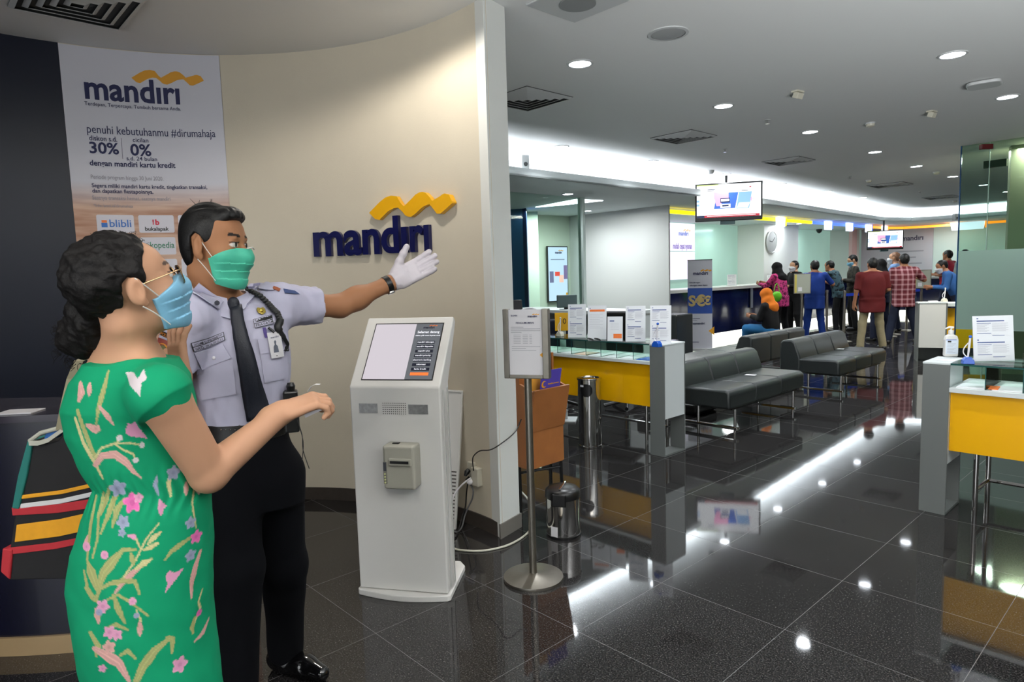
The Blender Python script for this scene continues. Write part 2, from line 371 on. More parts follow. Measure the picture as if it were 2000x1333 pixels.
# ================================================================ THE SETTING
RL = (O0[0], O0[1], 0)
def floor_material():
    m = bpy.data.materials.new('polished_granite'); m.use_nodes = True; nt = m.node_tree; N = nt.nodes; L = nt.links; b = N['Principled BSDF']
    tc = N.new('ShaderNodeTexCoord'); sep = N.new('ShaderNodeSeparateXYZ'); L.new(tc.outputs['Object'], sep.inputs[0])
    def math_(op, a, bb=None, clamp=False):
        n = N.new('ShaderNodeMath'); n.operation = op; n.use_clamp = clamp
        for i, x in enumerate((a, bb)):
            if x is None: continue
            if isinstance(x, (int, float)): n.inputs[i].default_value = x
            else: L.new(x, n.inputs[i])
        return n.outputs[0]
    def seam(o):
        f = math_('FRACT', math_('MULTIPLY', o, 1 / .6)); g = math_('SUBTRACT', f, .5); g = math_('ABSOLUTE', g); return math_('GREATER_THAN', g, .5 - .0022)
    line = math_('MAXIMUM', seam(sep.outputs[0]), seam(sep.outputs[1]))
    lobby = math_('LESS_THAN', math_('SUBTRACT', sep.outputs[0], math_('MULTIPLY', sep.outputs[1], .3)), -.75)
    # speckled granite
    n1 = N.new('ShaderNodeTexNoise'); n1.inputs['Scale'].default_value = 160; n1.inputs['Detail'].default_value = 3; L.new(tc.outputs['Object'], n1.inputs['Vector'])
    n2 = N.new('ShaderNodeTexVoronoi'); n2.inputs['Scale'].default_value = 190; L.new(tc.outputs['Object'], n2.inputs['Vector'])
    n3 = N.new('ShaderNodeTexWhiteNoise'); n3.noise_dimensions = '2D'
    fl = N.new('ShaderNodeVectorMath'); fl.operation = 'FLOOR'; sc = N.new('ShaderNodeVectorMath'); sc.operation = 'SCALE'; sc.inputs['Scale'].default_value = 1 / .6
    L.new(tc.outputs['Object'], sc.inputs[0]); L.new(sc.outputs[0], fl.inputs[0]); L.new(fl.outputs[0], n3.inputs['Vector'])
    v = math_('MULTIPLY', math_('SUBTRACT', n1.outputs[0], .42), 3., True)
    cr_ = N.new('ShaderNodeValToRGB'); cr_.color_ramp.elements[0].color = (*lin((20, 20, 22)), 1); cr_.color_ramp.elements[1].color = (*lin((76, 73, 71)), 1)
    L.new(v, cr_.inputs[0])
    tv = math_('ADD', math_('MULTIPLY', n3.outputs[0], .25), .85)
    s1 = N.new('ShaderNodeVectorMath'); s1.operation = 'SCALE'; L.new(cr_.outputs[0], s1.inputs[0]); L.new(tv, s1.inputs['Scale'])
    mx = N.new('ShaderNodeMix'); mx.data_type = 'RGBA'; L.new(math_('MULTIPLY', line, .28), mx.inputs[0]); L.new(s1.outputs[0], mx.inputs[6]); mx.inputs[7].default_value = (*lin((150, 150, 150)), 1)
    L.new(mx.outputs[2], b.inputs['Base Color'])
    rr = math_('ADD', math_('MULTIPLY', n1.outputs[0], .035), .028); rr = math_('ADD', rr, math_('MULTIPLY', line, .28)); L.new(rr, b.inputs['Roughness'])
    b.inputs['Specular IOR Level'].default_value = .55
    wv = N.new('ShaderNodeTexNoise'); wv.inputs['Scale'].default_value = 2.2; L.new(tc.outputs['Object'], wv.inputs['Vector'])
    bp = N.new('ShaderNodeBump'); bp.inputs['Strength'].default_value = .035; bp.inputs['Distance'].default_value = .01; L.new(wv.outputs[0], bp.inputs['Height'])
    L.new(bp.outputs[0], b.inputs['Normal'])
    return m
def slab_poly(mb, poly, z0, z1): mb.prism(poly, z0, z1)
M_ceil = mat('ceiling_paint', (222, 223, 222), .75, bump=.05, bscale=3)
M_sof = mat('soffit_paint', (214, 220, 220), .7)
M_beige = mat('beige_wall', (208, 199, 180), .72, noise=.04, nscale=2.5, bump=.15, bscale=180)
M_white = mat('white_wall', (222, 224, 220), .7, noise=.03, nscale=1.2)
M_navywall = mat('navy_panel', (16, 22, 40), .35, noise=.1, nscale=1.5)
M_gran = floor_material()
M_skirt = mat('dark_skirting', (66, 60, 55), .35, noise=.15, nscale=40)
M_skirt2 = mat('grey_skirting', (116, 112, 106), .4)
f = MB().box(-12, 9, -7, 24, -.05, 0); struct(f, 'floor', M_gran, loc=RL, rz=RZ)
# main ceiling, with the cove slot beyond the ring fascia
FAS = [(-3.95, -1.0), (-3.95, 8.5), (-4.35, 14.5), (-4.55, 17.6), (-4.2, 18.6), (-3.2, 18.9), (8.8, 18.9)]     # fascia line
COVE = [(-4.65, -1.0), (-4.65, 8.6), (-5.05, 14.6), (-5.2, 18.2), (-4.7, 19.2), (-3.4, 19.6), (8.8, 19.6)]
c = MB(); c.prism([(9, -7), (9, 19.6)] + COVE[::-1][1:] + [(-4.65, -7)], CEIL, CEIL + .05); struct(c, 'ceiling', M_ceil, loc=RL, rz=RZ)
c = MB()
for i in range(len(FAS) - 1):
    a, b_, d, e = FAS[i], FAS[i + 1], COVE[i + 1], COVE[i]
    c.prism([a, b_, d, e], SOF, SOF + .02)                        # ledge under the cove
    n = Vector((a[1] - b_[1], b_[0] - a[0])).normalized() * -.02
    c.prism([a, b_, (b_[0] - n.x, b_[1] - n.y), (a[0] - n.x, a[1] - n.y)], SOF, SOF + .1)   # lip
    c.prism([e, d, (d[0] - n.x * -1, d[1] - n.y * -1), (e[0] - n.x * -1, e[1] - n.y * -1)], SOF, CEIL + .04)  # back of the cove
struct(c, 'trim_1', M_sof, loc=RL, rz=RZ)
c = MB(); c.prism([(9, 19.6), (9, 24), (-12, 24), (-12, -1.)] + COVE[:-1], SOF, SOF + .03); struct(c, 'ceiling.001', M_sof, loc=RL, rz=RZ)
# light strips lying in the cove
M_strip = mat('cove_light', (255, 255, 255), .5, em=(240, 248, 255), es=80)
c = MB()
for i in range(len(FAS) - 1):
    a = Vector(FAS[i]) * .62 + Vector(COVE[i]) * .38; b_ = Vector(FAS[i + 1]) * .62 + Vector(COVE[i + 1]) * .38
    n = Vector((a.y - b_.y, b_.x - a.x)).normalized() * .045
    c.prism([tuple(a - n), tuple(b_ - n), tuple(b_ + n), tuple(a + n)], SOF + .025, SOF + .045)
tag(c.build('light_strip', M_strip, loc=RL, rz=RZ), 'continuous white light strip hidden in the ceiling cove behind the fascia', 'light strip')
# ---- curved beige wall of the lobby with its flat end pillar
CC = Vector((-1.62, 2.54)); CR = 1.876
def cw(a, r=CR, z=0.): a = math.radians(a); return Vector((CC.x + r * math.sin(a), CC.y + r * math.cos(a), z))   # a: degrees clockwise from +Y
pA = Vector((-.098, 3.617)); pB = Vector((.015, 3.783))
aA = math.degrees(math.atan2(pA.x - CC.x, pA.y - CC.y))
def arcwall(mb, a0, a1, r0, r1, z0, z1, n=48):
    mb.prism([tuple(cw(a0 + (a1 - a0) * i / n, r0)[:2]) for i in range(n + 1)] + [tuple(cw(a1 + (a0 - a1) * i / n, r1)[:2]) for i in range(n + 1)], z0, z1)
A_POSTR = -7.0; A_POSTL = -33.5
c = MB(); arcwall(c, A_POSTL, aA - 5, CR, CR + .12, 0, CEIL); arcwall(c, aA - 5, aA - .2, CR, CR + .01, 0, CEIL, 6); struct(c, 'wall_curved', M_beige, smooth=True)
c = MB(); arcwall(c, -100, A_POSTL, CR + .002, CR + .12, 0, CEIL); struct(c, 'wall_left', M_navywall, smooth=True)
c = MB(); nrm = (pB - pA).orthogonal().normalized()
q1_ = cw(aA - 5.2, CR + .012); q2_ = cw(aA - 10, CR + .1); q3_ = pB + Vector((-.42, .62))
c.prism([tuple(pA), tuple(pB), tuple(q3_), tuple(q2_[:2]), tuple(q1_[:2])], .0, CEIL)
struct(c, 'wall_pillar', M_white, bevel=.003)
c = MB(); arcwall(c, -32, aA, CR - .008, CR + .01, 0, .085); struct(c, 'baseboard_curved', M_skirt, smooth=True)
c = MB(); dd = (pB - pA).normalized(); nn = Vector((dd.y, -dd.x)) * .008
c.prism([tuple(pA + nn - dd * .01), tuple(pB + nn + dd * .008), tuple(pB + dd * .008 - nn), tuple(pA - nn)], 0, .085); struct(c, 'baseboard_pillar', M_skirt2)
# shell of the hall
M_glassback = mat('backlit_glass', (150, 186, 174), .12, noise=.12, nscale=.7, em=(170, 208, 196), es=.30)
c = MB().box(-7.5, -7.3, 8.5, 21.5, 0, SOF); struct(c, 'wall_counter', M_glassback, loc=RL, rz=RZ)
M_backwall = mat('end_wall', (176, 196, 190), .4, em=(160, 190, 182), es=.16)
c = MB().box(-7.5, 9, 21.5, 21.7, 0, SOF); struct(c, 'wall_back', M_backwall, loc=RL, rz=RZ)
c = MB().box(8.8, 9, -7, 21.5, 0, CEIL); struct(c, 'wall_right', mat('right_wall', (170, 176, 166), .6), loc=RL, rz=RZ)
c = MB().box(-12, 9, -7.1, -7, 0, CEIL); struct(c, 'wall_front', mat('front_wall', (120, 120, 118), .7), loc=RL, rz=RZ)
# columns of the counter wall
for k, (v0, v1) in enumerate(((14.85, 16.9), (21.0, 21.5))):
    c = MB().box(-7.3, -6.55, v0, v1, 0, SOF); struct(c, 'wall_column' + ('.%03d' % k if k else ''), M_white, loc=RL, rz=RZ, bevel=.004)
# white partition and the little office to the left of it
c = MB().box(-7.5, -5.03, 8.2, 8.24, 0, SOF); struct(c, 'wall_partition', mat('partition_wall', (186, 188, 186), .75), loc=RL, rz=RZ, bevel=.004)
c = MB().box(-7.5, -7.4, 4.0, 8.2, 0, SOF); struct(c, 'wall_office', mat('office_wall', (196, 204, 190), .6), loc=RL, rz=RZ)
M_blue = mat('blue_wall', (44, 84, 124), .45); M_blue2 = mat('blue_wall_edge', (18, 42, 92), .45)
p0 = G(996, 410, 2.64); p1 = G(1020, 409, 2.64); p2 = G(1027.5, 408, 2.64)
c = MB().prism([(p0.x - .4, p0.y + .15), (p1.x, p1.y), (p1.x + .05, p1.y + .3), (p0.x - .4, p0.y + .5)], 0, SOF); struct(c, 'wall_blue', M_blue)
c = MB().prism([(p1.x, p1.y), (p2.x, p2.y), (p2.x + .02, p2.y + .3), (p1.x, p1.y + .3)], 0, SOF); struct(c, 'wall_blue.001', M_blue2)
M_bright = mat('bright_wall', (226, 238, 222), .6)
q0 = G(1028, 415, 2.64); q1 = G(1049, 418, 2.64); q0 = D(1024, 418, 12.4); q1 = D(1050, 419, 12.4)
c = MB().box(q0.x, q1.x, 12.35, 12.55, 0, SOF); struct(c, 'wall_office.001', M_bright)
# office glazing: mullion, head and glass
M_mull = mat('mullion', (206, 222, 216), .4)
mp = G(1135, 388, 2.64)
GL = glassmat('office_glass', (.86, .95, .91), .10)
c = MB(); c.at((mp.x, mp.y, 0), RZ).box(-.05, .05, -.03, .03, 0, SOF); struct(c, 'window_1', M_mull, bevel=.003)
c = MB(); c.at((mp.x, mp.y, 0), RZ).box(-.006, .006, -2.6, -.03, .0, SOF); g1 = c.build('window_pane', GL); g1.parent = bpy.data.objects['window_1']
# bright light panels in the low ceiling
M_panel = mat('light_panel', (255, 255, 255), .5, em=(240, 250, 255), es=4.5)
def qpts(P, z): return [tuple(G(x, y, z)[:2]) for x, y in P]
c = MB().prism(qpts([(1046, 405), (1096, 401), (1178, 392), (1125, 390)][::-1], SOF - .006), SOF - .012, SOF - .001)
tag(c.build('ceiling_light', M_panel), 'long white light panel in the low ceiling above the glazed office', 'ceiling light')
for x_, y_ in ((1109, 379), (1147, 412)): q_ = G(x_, y_, SOF); spot('soffit_lamp', (q_.x, q_.y, SOF - .03), 22, 2.6, .8, CW)
area('office_lamp', uv(-6.3, 6.6, 2.6), 1.0, 50, (.93, 1, .96), sizey=.3)
area('office_lamp', uv(-5.6, 7.3, 2.6), .5, 20, (.95, .97, 1))
# lamps under the low ceiling, over the tellers
for v_ in (10.5, 13, 15.5, 18): area('teller_lamp', uv(-6.3, v_, 2.62), .3, 26, (.95, 1, 1), sizey=1.4)
for u_ in (-4, -1.5, 1.5): area('teller_lamp', uv(u_, 20.4, 2.62), 1.4, 26, (.95, 1, 1), sizey=.3)
# tall glass screen on the right, lower part frosted
GT = glassmat('tall_glass', (.66, .78, .72), .10); GF = glassmat('frosted_glass', (.62, .78, .70), .10, frost=.93)
g0 = G(1877, 286, CEIL); gE = G(2080, 256, CEIL); dg = (gE - g0).normalized()
M_edge = mat('glass_edge', (22, 60, 96), .2)
hz1 = D(1872, 491, g0.y).z; hz0 = .62
def gpan(name, a, b_, z0, z1, m, th=.012, par=None):
    c = MB(); n = Vector((-dg.y, dg.x)) * th / 2; A_ = g0 + dg * a; B_ = g0 + dg * b_
    c.prism([(A_.x - n.x, A_.y - n.y), (B_.x - n.x, B_.y - n.y), (B_.x + n.x, B_.y + n.y), (A_.x + n.x, A_.y + n.y)], z0, z1)
    o = c.build(name, m); o.parent = par; return o
w2 = tag(gpan('window_2', 0, .014, 0, CEIL, M_edge, .016), kind='structure')
gpan('window_pane', .014, .31, 0, CEIL, GT, par=w2)
gpan('window_pane', .318, 1.6, 0, CEIL, GT, par=w2)
gpan('window_frosting', .016, 1.6, .62, hz1, GF, .018, par=w2)
gpan('window_seam', .31, .318, 0, CEIL, mat('seam_light', (150, 175, 165), .3), .016, par=w2)
# things behind the tall glass: beige door wall
e0 = G(1968, 336, 2.75)
c = MB(); a0 = g0 + dg * .52 + Vector((.35, .45, 0)); c.prism([(a0.x, a0.y), (a0.x + 2.5, a0.y - 1.5), (a0.x + 2.6, a0.y - 1.2), (a0.x + .12, a0.y + .2)], 0, CEIL)
struct(c, 'wall_beige_right', mat('beige_right', (150, 146, 122), .6))
for p_, rz_, sx_, sy_, pw_, c_ in UPFILLS:
    c = MB(); a_, b_ = sx_ / 2 + .04, sy_ / 2 + .04; c.box(-a_, a_, -b_, b_, 2.62, 2.65).box(-a_, -a_ + .02, -b_, b_, 2.65, 2.72).box(a_ - .02, a_, -b_, b_, 2.65, 2.72); struct(c, 'trim_upfill', M_sof, loc=(p_.x, p_.y, 0), rz=rz_)  # made-up trough, out of view, under the added lobby fill
q_ = g0 + dg * 1.0 + Vector((.5, .9, 0)); area('side_room_fill', (q_.x, q_.y, 2.9), .8, 130, (1, .98, .9))  # added fill that brightens the beige wall behind the tall glass
# ================================================================ NEAR FURNITURE
M_wp = mat('white_powder', (222, 220, 216), .38, bump=.04, bscale=300); M_cream = mat('cream_plastic', (196, 192, 176), .45)
M_steel = mat('brushed_steel', (142, 137, 128), .38, 1., noise=.12, nscale=14); M_chrome = mat('chrome', (200, 198, 196), .07, 1.)
M_blk = mat('black_plastic', (14, 14, 15), .35); M_paper = mat('paper', (226, 224, 228), .6); M_ink = mat('ink_navy', (24, 30, 78), .6); M_inkg = mat('ink_grey', (110, 112, 120), .6)
M_inkf = mat('ink_faint', (170, 170, 178), .6); M_gold = mat('gold_print', (236, 166, 30), .5); M_yel = mat('yellow_laminate', (232, 172, 4), .28, coat=.2); M_orange = mat('orange_print', (236, 120, 50), .5)
M_grey = mat('grey_laminate', (100, 104, 102), .45); M_lam = mat('white_laminate', (206, 212, 212), .4); M_blu = mat('blue_plastic', (24, 84, 186), .25)
GC = glassmat('clear_glass', (.90, .97, .94), .12); M_gedge = mat('glass_green_edge', (30, 74, 70), .2)
# ---- kiosk
K = thing('information_kiosk', 'white slanted touch screen kiosk with a small grey ticket printer on its front', 'kiosk', (-.756, 3.009, 0), -.221)
W_ = .438; b = MB()
pr = [(-.0, .03), (.0, .995), (.245, 1.297), (.275, 1.272), (.125, 1.0), (.125, .03)]       # (y, z) profile
b.prism([(y, z) for y, z in pr], 0, W_, 'x'); b.v = [(x, y, z) for x, y, z in b.v]
b.build('body', M_wp, K, bevel=.007, seg=3)
b = MB(); n = 12
b.prism([(-.01, .0)] + [(W_ * i / n, -.012 - .035 * math.sin(PI * i / n)) for i in range(n + 1)] + [(W_ + .012, 0), (W_ - .012, .31), (W_ - .05, .36), (.04, .36), (-.01, .3)], 0, .028); b.build('base_plate', M_wp, K, bevel=.004)
b = MB().box(W_ - .0, W_ + .006, .03, .035, .05, .98); b.box(W_, W_ + .006, .09, .1, .05, .98); b.build('side_trim', mat('trim_grey', (180, 180, 178), .4), K)
# slanted frame helper: s runs up the slant
sd = Vector((0, .245, .302)).normalized(); xn = Vector((1, 0, 0)); nd = xn.cross(sd)
def sl(x, s, d=0.): return Vector((x, 0, .995)) + sd * s + nd * d
def slq(mb, x0, x1, s0, s1, d0, d1):
    mb.add([tuple(sl(x, s, d)) for d in (d0, d1) for x, s in ((x0, s0), (x1, s0), (x1, s1), (x0, s1))], [(0, 3, 2, 1), (4, 5, 6, 7), (0, 1, 5, 4), (1, 2, 6, 5), (2, 3, 7, 6), (3, 0, 4, 7)])
b = MB(); slq(b, .05, .398, .035, .352, -.002, .0015); b.build('screen_bezel', M_blk, K)
M_scr = mat('kiosk_screen', (40, 40, 42), .12, em=(222, 214, 222), es=.72); M_scr2 = mat('kiosk_screen_menu', (30, 32, 36), .12, em=(140, 144, 150), es=.42)
b = MB(); slq(b, .055, .262, .04, .346, .0, .0025); sc_ = b.build('screen', M_scr, K)
b = MB(); slq(b, .262, .393, .04, .346, .0, .0028); b.build('menu_panel', M_scr2, sc_)
M_btn = mat('menu_button', (24, 28, 44), .3, em=(20, 24, 44), es=.3); M_btno = mat('menu_button_orange', (230, 110, 50), .3, em=(230, 110, 50), es=.6); M_txw = mat('screen_text', (230, 230, 235), .4, em=(220, 222, 230), es=.7)
b = MB()
for i in range(7): slq(b, .285, .372, .085 + .0245 * i, .1 + .0245 * i, .003, .005)
b.build('menu_buttons', M_btn, sc_); b = MB(); slq(b, .285, .372, .060, .075, .003, .005); b.build('exit_button', M_btno, sc_)
b = MB(); lbl = ['kartu kredit', 'informasi', 'electronic banking', 'mandiri priority', 'mandiri plus', 'mandiri deposito', 'mandiri tabungan']
for i, t in enumerate(lbl): b.text(t, .0085, sl(.3285, .0885 + .0245 * i, .006), xn, sd, 0, .0004, 'c')
b.text('Selamat datang', .013, sl(.33, .292, .0035), xn, sd, .0, .0004, 'c'); b.text('silakan pilih menu layanan anda', .007, sl(.33, .275, .0035), xn, sd, 0, .0004, 'c')
b.build('screen_lettering', M_txw, sc_)
b = MB(); b2 = MB(); mandiri(b, b2, sl(.3, .318, .0035), xn, sd, .055); b.build('screen_lettering', mat('scr_navy', (20, 24, 50), .4), sc_); b2.build('screen_ribbon', M_orange, sc_)
b = MB()
for i in range(12):
    for j in range(6): b.at((.163 + i * .0098, -.0008, .872 + j * .0098), 0, PI / 2).lathe([(.0022, 0), (.0022, .001)], 8)
b.at(); b.build('speaker_holes', M_blk, K)
M_tape = mat('duct_tape', (150, 150, 150), .3, .5, noise=.25, nscale=60)
b = MB().box(.045, .135, -.002, 0, .874, .918); b.build('tape_strip', M_tape, K); b = MB().box(.285, .378, -.002, 0, .872, .916); b.build('tape_strip', M_tape, K)
M_prn = mat('printer_grey', (162, 160, 148), .5)
b = MB().box(.185, .335, -.085, .0, .545, .745); P = b.build('printer', M_prn, K, bevel=.012, seg=3); P['label'] = 'grey ticket printer'
b = MB().box(.215, .322, -.096, -.08, .655, .69); b.build('printer_mouth', M_prn, P, bevel=.006); b = MB().box(.225, .312, -.099, -.095, .668, .68); b.build('paper_slot', M_blk, P)
b = MB().box(.186, .204, -.0875, -.08, .57, .672); b.build('button_strip', mat('prn_dark', (120, 118, 110), .4), P, bevel=.003); b = MB().box(.188, .202, -.089, -.085, .63, .67); b.build('printer_display', mat('prn_d', (50, 52, 60), .3), P)
b = MB()
for i in range(4): b.at((.195, -.088, .578 + i * .013), 0, PI / 2).lathe([(.004, 0), (.004, .003)], 10)
b.at(); b.build('printer_buttons', mat('prn_btn', (190, 190, 150), .4, em=(180, 200, 90), es=.15), P); b = MB().box(.22, .25, -.05, -.03, .745, .749); b.build('paper_outlet', M_blk, P)
# ---- white panel leaning on the wall behind the kiosk
lp = G(884, 1035); T = thing('metal_panel', 'white metal radiator panel with vent slots leaning against the wall behind the kiosk', 'panel', (lp.x, lp.y, 0), -.25)
b = MB(); b.at((-.20, 0, .012), 0, -.14, .05); b.box(0, .22, 0, .022, 0, .82); b.build('panel_sheet', M_wp, T, bevel=.004)
b = MB(); b.at((-.20, 0, .012), 0, -.14, .05)
for i in range(14): b.box(.165, .205, -.002, .001, .06 + i * .021, .068 + i * .021)
b.build('vent_slots', mat('slot_dark', (90, 86, 82), .6), T)
b = MB(); b.at((-.20, 0, .012), 0, -.14, .05).box(.0, .012, -.006, 0, 0, .82).box(.208, .22, -.006, 0, 0, .82).box(0.012, .208, -.006, 0, .808, .82); b.build('panel_rim', M_wp, T, bevel=.002)
# ---- sockets on the curved wall
def on_wall(x, y, r=CR):
    d = ray(x, y); a = d.x ** 2 + d.y ** 2; bb = -2 * (d.x * CC.x + d.y * CC.y); c_ = CC.length_squared - r * r
    t = (-bb + math.sqrt(bb * bb - 4 * a * c_)) / (2 * a); return Vector((0, 0, CAMH)) + d * t
op = on_wall(930, 928); oa = math.atan2(op.x - CC.x, op.y - CC.y)
T = thing('wall_socket', 'cream double wall socket low on the curved wall with plugs in it', 'socket', (op.x, op.y, op.z), -oa)
b = MB().box(-.055, .0, -.022, .0, -.02, .075); b.build('socket_plate', M_cream, T, bevel=.004); b = MB().box(.0, .06, -.04, .0, -.055, .055); b.build('adapter', M_cream, T, bevel=.006)
b = MB().tube([(-.03, -.03, .03), (-.03, -.045, .02), (-.03, -.06, -.0)], [.014, .017, .008], 12).tube([(-.03, -.02, -.02), (-.04, -.04, -.04)], .016, 10); b.build('plug', M_blk, T, smooth=True)
b = MB().ball((-.0, -.05, -.03), .018); b.build('plug', M_paper, T, smooth=True)
def cord(name, pts, r, m, label, sub=8, **k):
    o = MB().tube(pts, r, 8, sub).build(name, m, smooth=True); return tag(o, label, 'cord')
def wp(x, y, off=.03): return on_wall(x, y, CR - off)
s0 = T.matrix_world
cord('power_cord', [wp(925, 920, .06), wp(923, 900, .07), wp(926, 890, .07), wp(938, 881, .05), wp(958, 879, .04), Vector((-.08, 3.56, D(972, 868, 3.56).z)), Vector((.0, 3.70, D(1000, 845, 3.7).z)), Vector((.04, 3.79, D(1012, 820, 3.79).z))], .0035, M_blk, 'thin black cord running from the wall socket around the pillar edge')
cord('power_cord', [wp(920, 934, .06), wp(905, 945, .1), wp(890, 962, .14), wp(884, 976, .17), wp(880, 990, .2)], .005, M_paper, 'short white cord from the wall socket to behind the kiosk')
fz = .006
cord('power_cord', [G(878, 1066, fz), G(892, 1074, fz), G(930, 1077, fz), G(965, 1073, fz), G(1000, 1062, fz), G(1030, 1042, fz), G(1040, 1020, fz), G(1036, 985, .02), G(1022, 965, .06), G(1010, 955, .1)], .006, mat('cable_cream', (196, 194, 180), .5), 'thick cream cable looping over the floor behind the sign stand')
cord('power_cord', [wp(914, 940, .03), wp(911, 965, .03), wp(909, 990, .04), wp(903, 1010, .06), G(896, 1035, .01), G(890, 1050, fz), G(882, 1052, fz)], .004, M_blk, 'black cord hanging from the socket to the floor behind the kiosk')
cord('power_cord', [wp(918, 945, .03), wp(924, 958, .03), wp(922, 975, .03), wp(914, 992, .04), wp(908, 1008, .05), G(902, 1030, .01), G(893, 1040, fz), G(884, 1036, fz)], .0045, mat('grey_cable', (110, 110, 112), .4), 'grey cord with an inline block hanging down to the floor by the baseboard')
# ---- sign stand
T = thing('sign_stand', 'brushed steel sign stand holding a white notice, on a round floor plate', 'sign stand', (.07, 3.114, 0))
b = MB().lathe([(.146, 0), (.147, .008), (.146, .014), (.03, .026), (.0201, .03)], 64); b.build('base_plate', M_steel, T, smooth=True)
b = MB().lathe([(.018, .028), (.018, 1.0)], 24); b.build('pole', M_steel, T, smooth=True)
b = MB()
for q in ((-.018,), (.018,)): pass
fr = bpy.data.objects.new('frame_pivot', None)
rzf = -.30; b = MB().at((.0, 0, 0), rzf); b.box(-.108, -.083, -.03, .016, .995, 1.325).box(.082, .112, -.03, .016, .995, 1.325).box(-.083, .082, -.03, .016, .995, 1.012).box(-.083, .082, .0, .016, 1.0, 1.318)
FR_ = b.build('sign_frame', M_steel, T, bevel=.003)
b = MB().at((0, 0, 0), rzf).box(-.083, .082, -.016, -.013, 1.012, 1.322); PG = b.build('notice_sheet', M_paper, T)
b = MB(); b2 = MB(); b3 = MB(); xd = Vector((math.cos(rzf), math.sin(rzf), 0)); nd3 = Vector((math.sin(rzf), -math.cos(rzf), 0)); zd = Vector((0, 0, 1))
def sp(x, z): return xd * x + nd3 * .0168 + Vector((0, 0, z))
mandiri(b, b2, sp(.012, 1.285), xd, zd, .045); b.text('BUMN', .008, sp(-.07, 1.29), xd, zd, 0); b.text('PENGUMUMAN', .009, sp(-.003, 1.255), xd, zd, .004, align='c')
for i, (x0, x1) in enumerate(((-.072, -.01), (-.072, .072), (-.072, .072), (-.072, -.02))): b3.at((0, 0, 0), rzf).box(x0, x1, -.0172, -.0165, 1.238 - i * .0085, 1.2405 - i * .0085)
for i in range(6):
    for x0, x1 in ((-.06, -.025), (-.015, .01), (.018, .03)): b3.at((0, 0, 0), rzf).box(x0, x1, -.0172, -.0165, 1.201 - i * .008, 1.203 - i * .008)
for i, (x0, x1) in enumerate(((-.07, .07), (-.07, -.0), (-.07, .05))): b3.at((0, 0, 0), rzf).box(x0, x1, -.0172, -.0165, 1.146 - i * .009, 1.1485 - i * .009)
b2.at((0, 0, 0), rzf).prism([(.08, 1.095), (.082, 1.12), (.066, 1.108)], -.0172, -.0166, 'y')
b.build('notice_lettering', M_ink, PG); b2.build('notice_ribbon', M_gold, PG); b3.build('notice_lines', M_inkf, PG)
# ---- wooden leaflet rack
M_wood = mat('rack_wood', (156, 98, 52), .45, noise=.12, nscale=9); M_woodd = mat('rack_wood_inside', (120, 64, 30), .5)
R0 = uv(-1.02, .80) + Vector((-.125, .0, 0)); T = thing('leaflet_rack', 'orange wooden leaflet rack with two pockets on black legs behind the pillar', 'rack', (R0.x, R0.y, 0), RZ)
# local x: towards the corridor, y: along the wall
b = MB().box(0, .02, 0, .30, .33, 1.0); b.build('back_board', M_wood, T, bevel=.002)
for y0 in (0, .285): MB().prism([(.02, .33), (.11, .33), (.11, .55), (.16, .80), (.04, .84), (.04, 1.0), (.02, 1.0)], y0, y0 + .015, 'y').build('side_board', M_wood, T)
b = MB().prism([(.10, .33), (.115, .33), (.115, .56), (.10, .56)], .015, .285, 'y'); b.build('pocket_front', M_wood, T)
b = MB().prism([(.105, .555), (.12, .555), (.172, .81), (.158, .812)], .0, .30, 'y'); b.build('pocket_front', M_wood, T)
b = MB().box(.02, .1, .015, .285, .33, .345).box(.02, .11, .015, .285, .55, .56); b.build('pocket_floor', M_woodd, T)
for x_, y_ in ((.01, .01), (.01, .28), (.1, .01), (.1, .28)): MB().tube([(x_, y_, .34), (x_ + (.01 if x_ > .05 else 0), y_, 0)], .011, 10).build('leg', M_blk, T)
MB().tube([(.01, .01, .29), (.1, .28, .29)], .008, 8).build('stretcher', M_blk, T)
def leaflet(y, zt, m, lab, txt=None, xo=.08):
    p = uv(-1.02 + xo, .80 + y) + Vector((-.125, 0, 0)); o = thing('leaflet', lab, 'leaflet', (p.x, p.y, 0), RZ, 'leaflets in the wooden rack')
    q = MB().at((0, 0, .565), 0, 0, .17); q.box(0, .003, 0, .17, 0, zt); sh = q.build('sheet', m, o)
    if txt:
        q = MB(); A0 = Matrix.Translation((0, 0, .565)) @ Matrix.Rotation(.17, 4, 'Y'); xd_ = A0.to_3x3() @ Vector((0, 1, 0)); zd_ = A0.to_3x3() @ Vector((0, 0, 1))
        fit_text(q, txt, A0 @ Vector((.0035, .062, zt - .09)), xd_, zd_, .095, None, .01); q.build('lettering', M_gold, sh)
        q = MB().prism([(.03 + .022 * math.cos(a), zt - .085 + .022 * math.sin(a)) for a in [1 + i * .32 for i in range(15)]] + [(.036 + .015 * math.cos(a), zt - .083 + .016 * math.sin(a)) for a in [1.1 + i * .3 for i in range(15)]][::-1], 0, .0006, 'x')
        q.v = [tuple(A0 @ Vector((x + .0034, y_, z))) for x, y_, z in q.v]; q.build('moon', M_gold, sh)
leaflet(.07, .36, mat('leaflet_purple', (84, 70, 170), .4), 'purple leaflet with a yellow moon standing in the wooden rack', 'Ramadhan bersama', .10)
leaflet(.02, .33, mat('leaflet_yellow', (226, 160, 60), .5), 'orange leaflet half hidden behind the purple one in the rack', None, .06)
